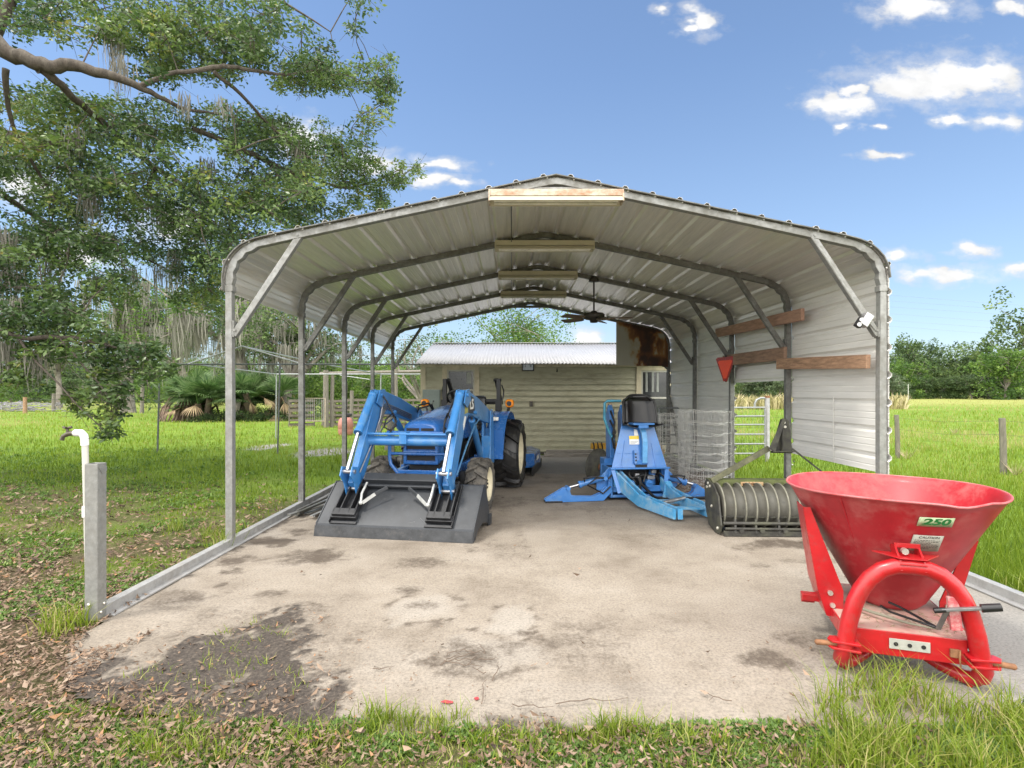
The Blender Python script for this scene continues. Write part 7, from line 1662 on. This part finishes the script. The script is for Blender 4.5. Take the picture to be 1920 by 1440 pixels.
make_tree('treetop', 'small dark green treetop right of the fan behind the shed', 'tree', px_(1138, 42), 6.3, 1.6, WOODLEAF, .16, 40, 40, seed=12)
make_tree('mossy_oak', 'mossy oak with a stout pale trunk beyond the drooping branch', 'tree', px_(241, 34), 9.4, 3.6, FARLEAF, .17, 120, 60, moss=95, seed=21, trunk_r=.34, trunk_h=.5, group='mossy oaks behind the left lawn', tone=.5, mlen=2.3)
make_tree('mossy_oak', 'moss hung oak standing over the palmettos', 'tree', px_(440, 29), 8.8, 3.7, FARLEAF, .15, 150, 62, moss=160, seed=22, trunk_r=.30, trunk_h=.45, group='mossy oaks behind the left lawn', tone=.48, mlen=2.8)
make_tree('mossy_oak', 'dark mossy oak behind the pipe frame post nearest the palmettos', 'tree', px_(535, 27), 6.6, 3.2, WOODLEAF, .14, 150, 62, moss=80, seed=23, trunk_r=.28, trunk_h=.35, group='mossy oaks behind the left lawn', tone=.4, mlen=1.6)
make_tree('mossy_oak', 'grey mossy oak farther off between the other oaks', 'tree', px_(340, 42), 9.5, 3.9, GREYLEAF, .19, 110, 54, moss=130, seed=24, trunk_r=.3, trunk_h=.45, group='mossy oaks behind the left lawn', tone=.55, mlen=2.8)
make_tree('mossy_oak', 'slim mossy oak standing beyond the grey brush pile', 'tree', px_(110, 45), 7.5, 3.6, FARLEAF, .2, 100, 50, moss=60, seed=25, trunk_h=.4, group='mossy oaks behind the left lawn', tone=.52, mlen=2)
bl = ['bright green bush behind the pen posts', 'bright bush behind the pallets near the tractor', 'pale bush beyond the pallet pen near the shed', 'leafy bush between the palmettos and the pen gate', 'light bush left of the stump', 'round bush at the left edge']
for i, (px, d, h_, cr, tn_) in enumerate(((655, 28, 2.9, 1.7, .7), (705, 30, 3.2, 1.8, .62), (760, 27, 3.0, 1.6, .6), (575, 30, 2.7, 1.5, .66), (300, 44, 3.2, 2.4, .6), (20, 48, 3.4, 2.8, .55))):
    make_tree('bush', bl[i], 'bush', px_(px, d), h_, cr, FARLEAF, .13, 70, 52, seed=40 + i, trunk_h=.12, trunk_r=.05, group='bushes behind the left lawn', tone=tn_, spread_up=.9, clr=.24, low=26)
for i, (px, d) in enumerate(((378, 24.2), (425, 24.4), (478, 24.3), (515, 24.6))):
    make_tree('undergrowth_bush', ('low dark bush below the left palmetto', 'low dark bush below the middle palmetto', 'low dark bush below the palmetto nearest the pen', 'low dark bush between the palmettos and the pallets')[i], 'bush', px_(px, d), .8, .85, WOODLEAF, .07, 16, 60, seed=90 + i, trunk_h=.1, trunk_r=.02, group='low bushes under the palmettos', tone=.32, spread_up=.9, clr=.26, low=30)
# ---- far woods: three kinds of tree repeated
kinds = [make_tree('wood_tree', 'x', 'tree', (0, 0, 0), 10, 4.6, m, .42, 80, 46, seed=60 + i, trunk_h=tr_, trunk_r=.16, tone=tn_, clr=.22, spread_up=.85, low=34) for i, (m, tn_, tr_) in enumerate(((WOODLEAF, .5, .3), (FARLEAF, .5, .22), (GREYLEAF, .5, .28), (WOODLEAF, .34, .18)))]
used = [False] * 4
def wood(px, d, h_, kind, label, group, sc_w=1.0):
    loc = px_(px, d); s = h_ / 10
    if not used[kind]: o = kinds[kind]; used[kind] = True; o.location = loc; o.scale = (s * sc_w, s * sc_w, s); o['label'] = label; o['group'] = group; o.rotation_euler = (0, 0, random.uniform(0, 6))
    else: o = dup(kinds[kind], loc, random.uniform(0, 6), s * sc_w, label, group, s)
    return o
GR, GL = 'trees of the wood across the pasture', 'trees of the wood behind the left lawn'
LR, LL2 = 'leafy tree in the long wood across the right pasture', 'pale tree in the distant wood behind the left lawn'
wood(1915, 100, 17.5, 0, 'tallest dark tree of the far wood across the pasture', GR, .85)
wood(1705, 112, 14.6, 3, 'dark round topped tree standing tallest near the carport wall', GR, .8)
wood(1885, 92, 10.5, 1, 'bright green tree in front of the tallest dark wood tree', GR, 1.1); wood(1690, 100, 8.4, 1, 'bright green tree in front of the wood near the carport wall', GR, 1.0)
px = 1330
while px < 2280:
    hh_ = 10.2 + random.uniform(-1.2, 1.6) + max(0, (px - 1740)) * .008
    if 1500 < px < 1630: px += 40; continue
    wood(px, random.uniform(108, 128), hh_, random.choice((0, 0, 2, 3, 1)), LR, GR, random.uniform(.85, 1.1)); wood(px + 10, random.uniform(96, 106), random.uniform(4.2, 6.4), random.choice((3, 3, 0, 2)), LR, GR, 1.35)
    px += random.uniform(22, 34)
px = -420
while px < 860:
    wood(px, random.uniform(75, 95), random.uniform(5.2, 8.2), random.choice((1, 1, 2, 0)), LL2, GL, random.uniform(.9, 1.25)); wood(px + 12, random.uniform(62, 72), random.uniform(2.6, 4.2), random.choice((1, 2, 3)), LL2, GL, 1.45)
    px += random.uniform(26, 40)
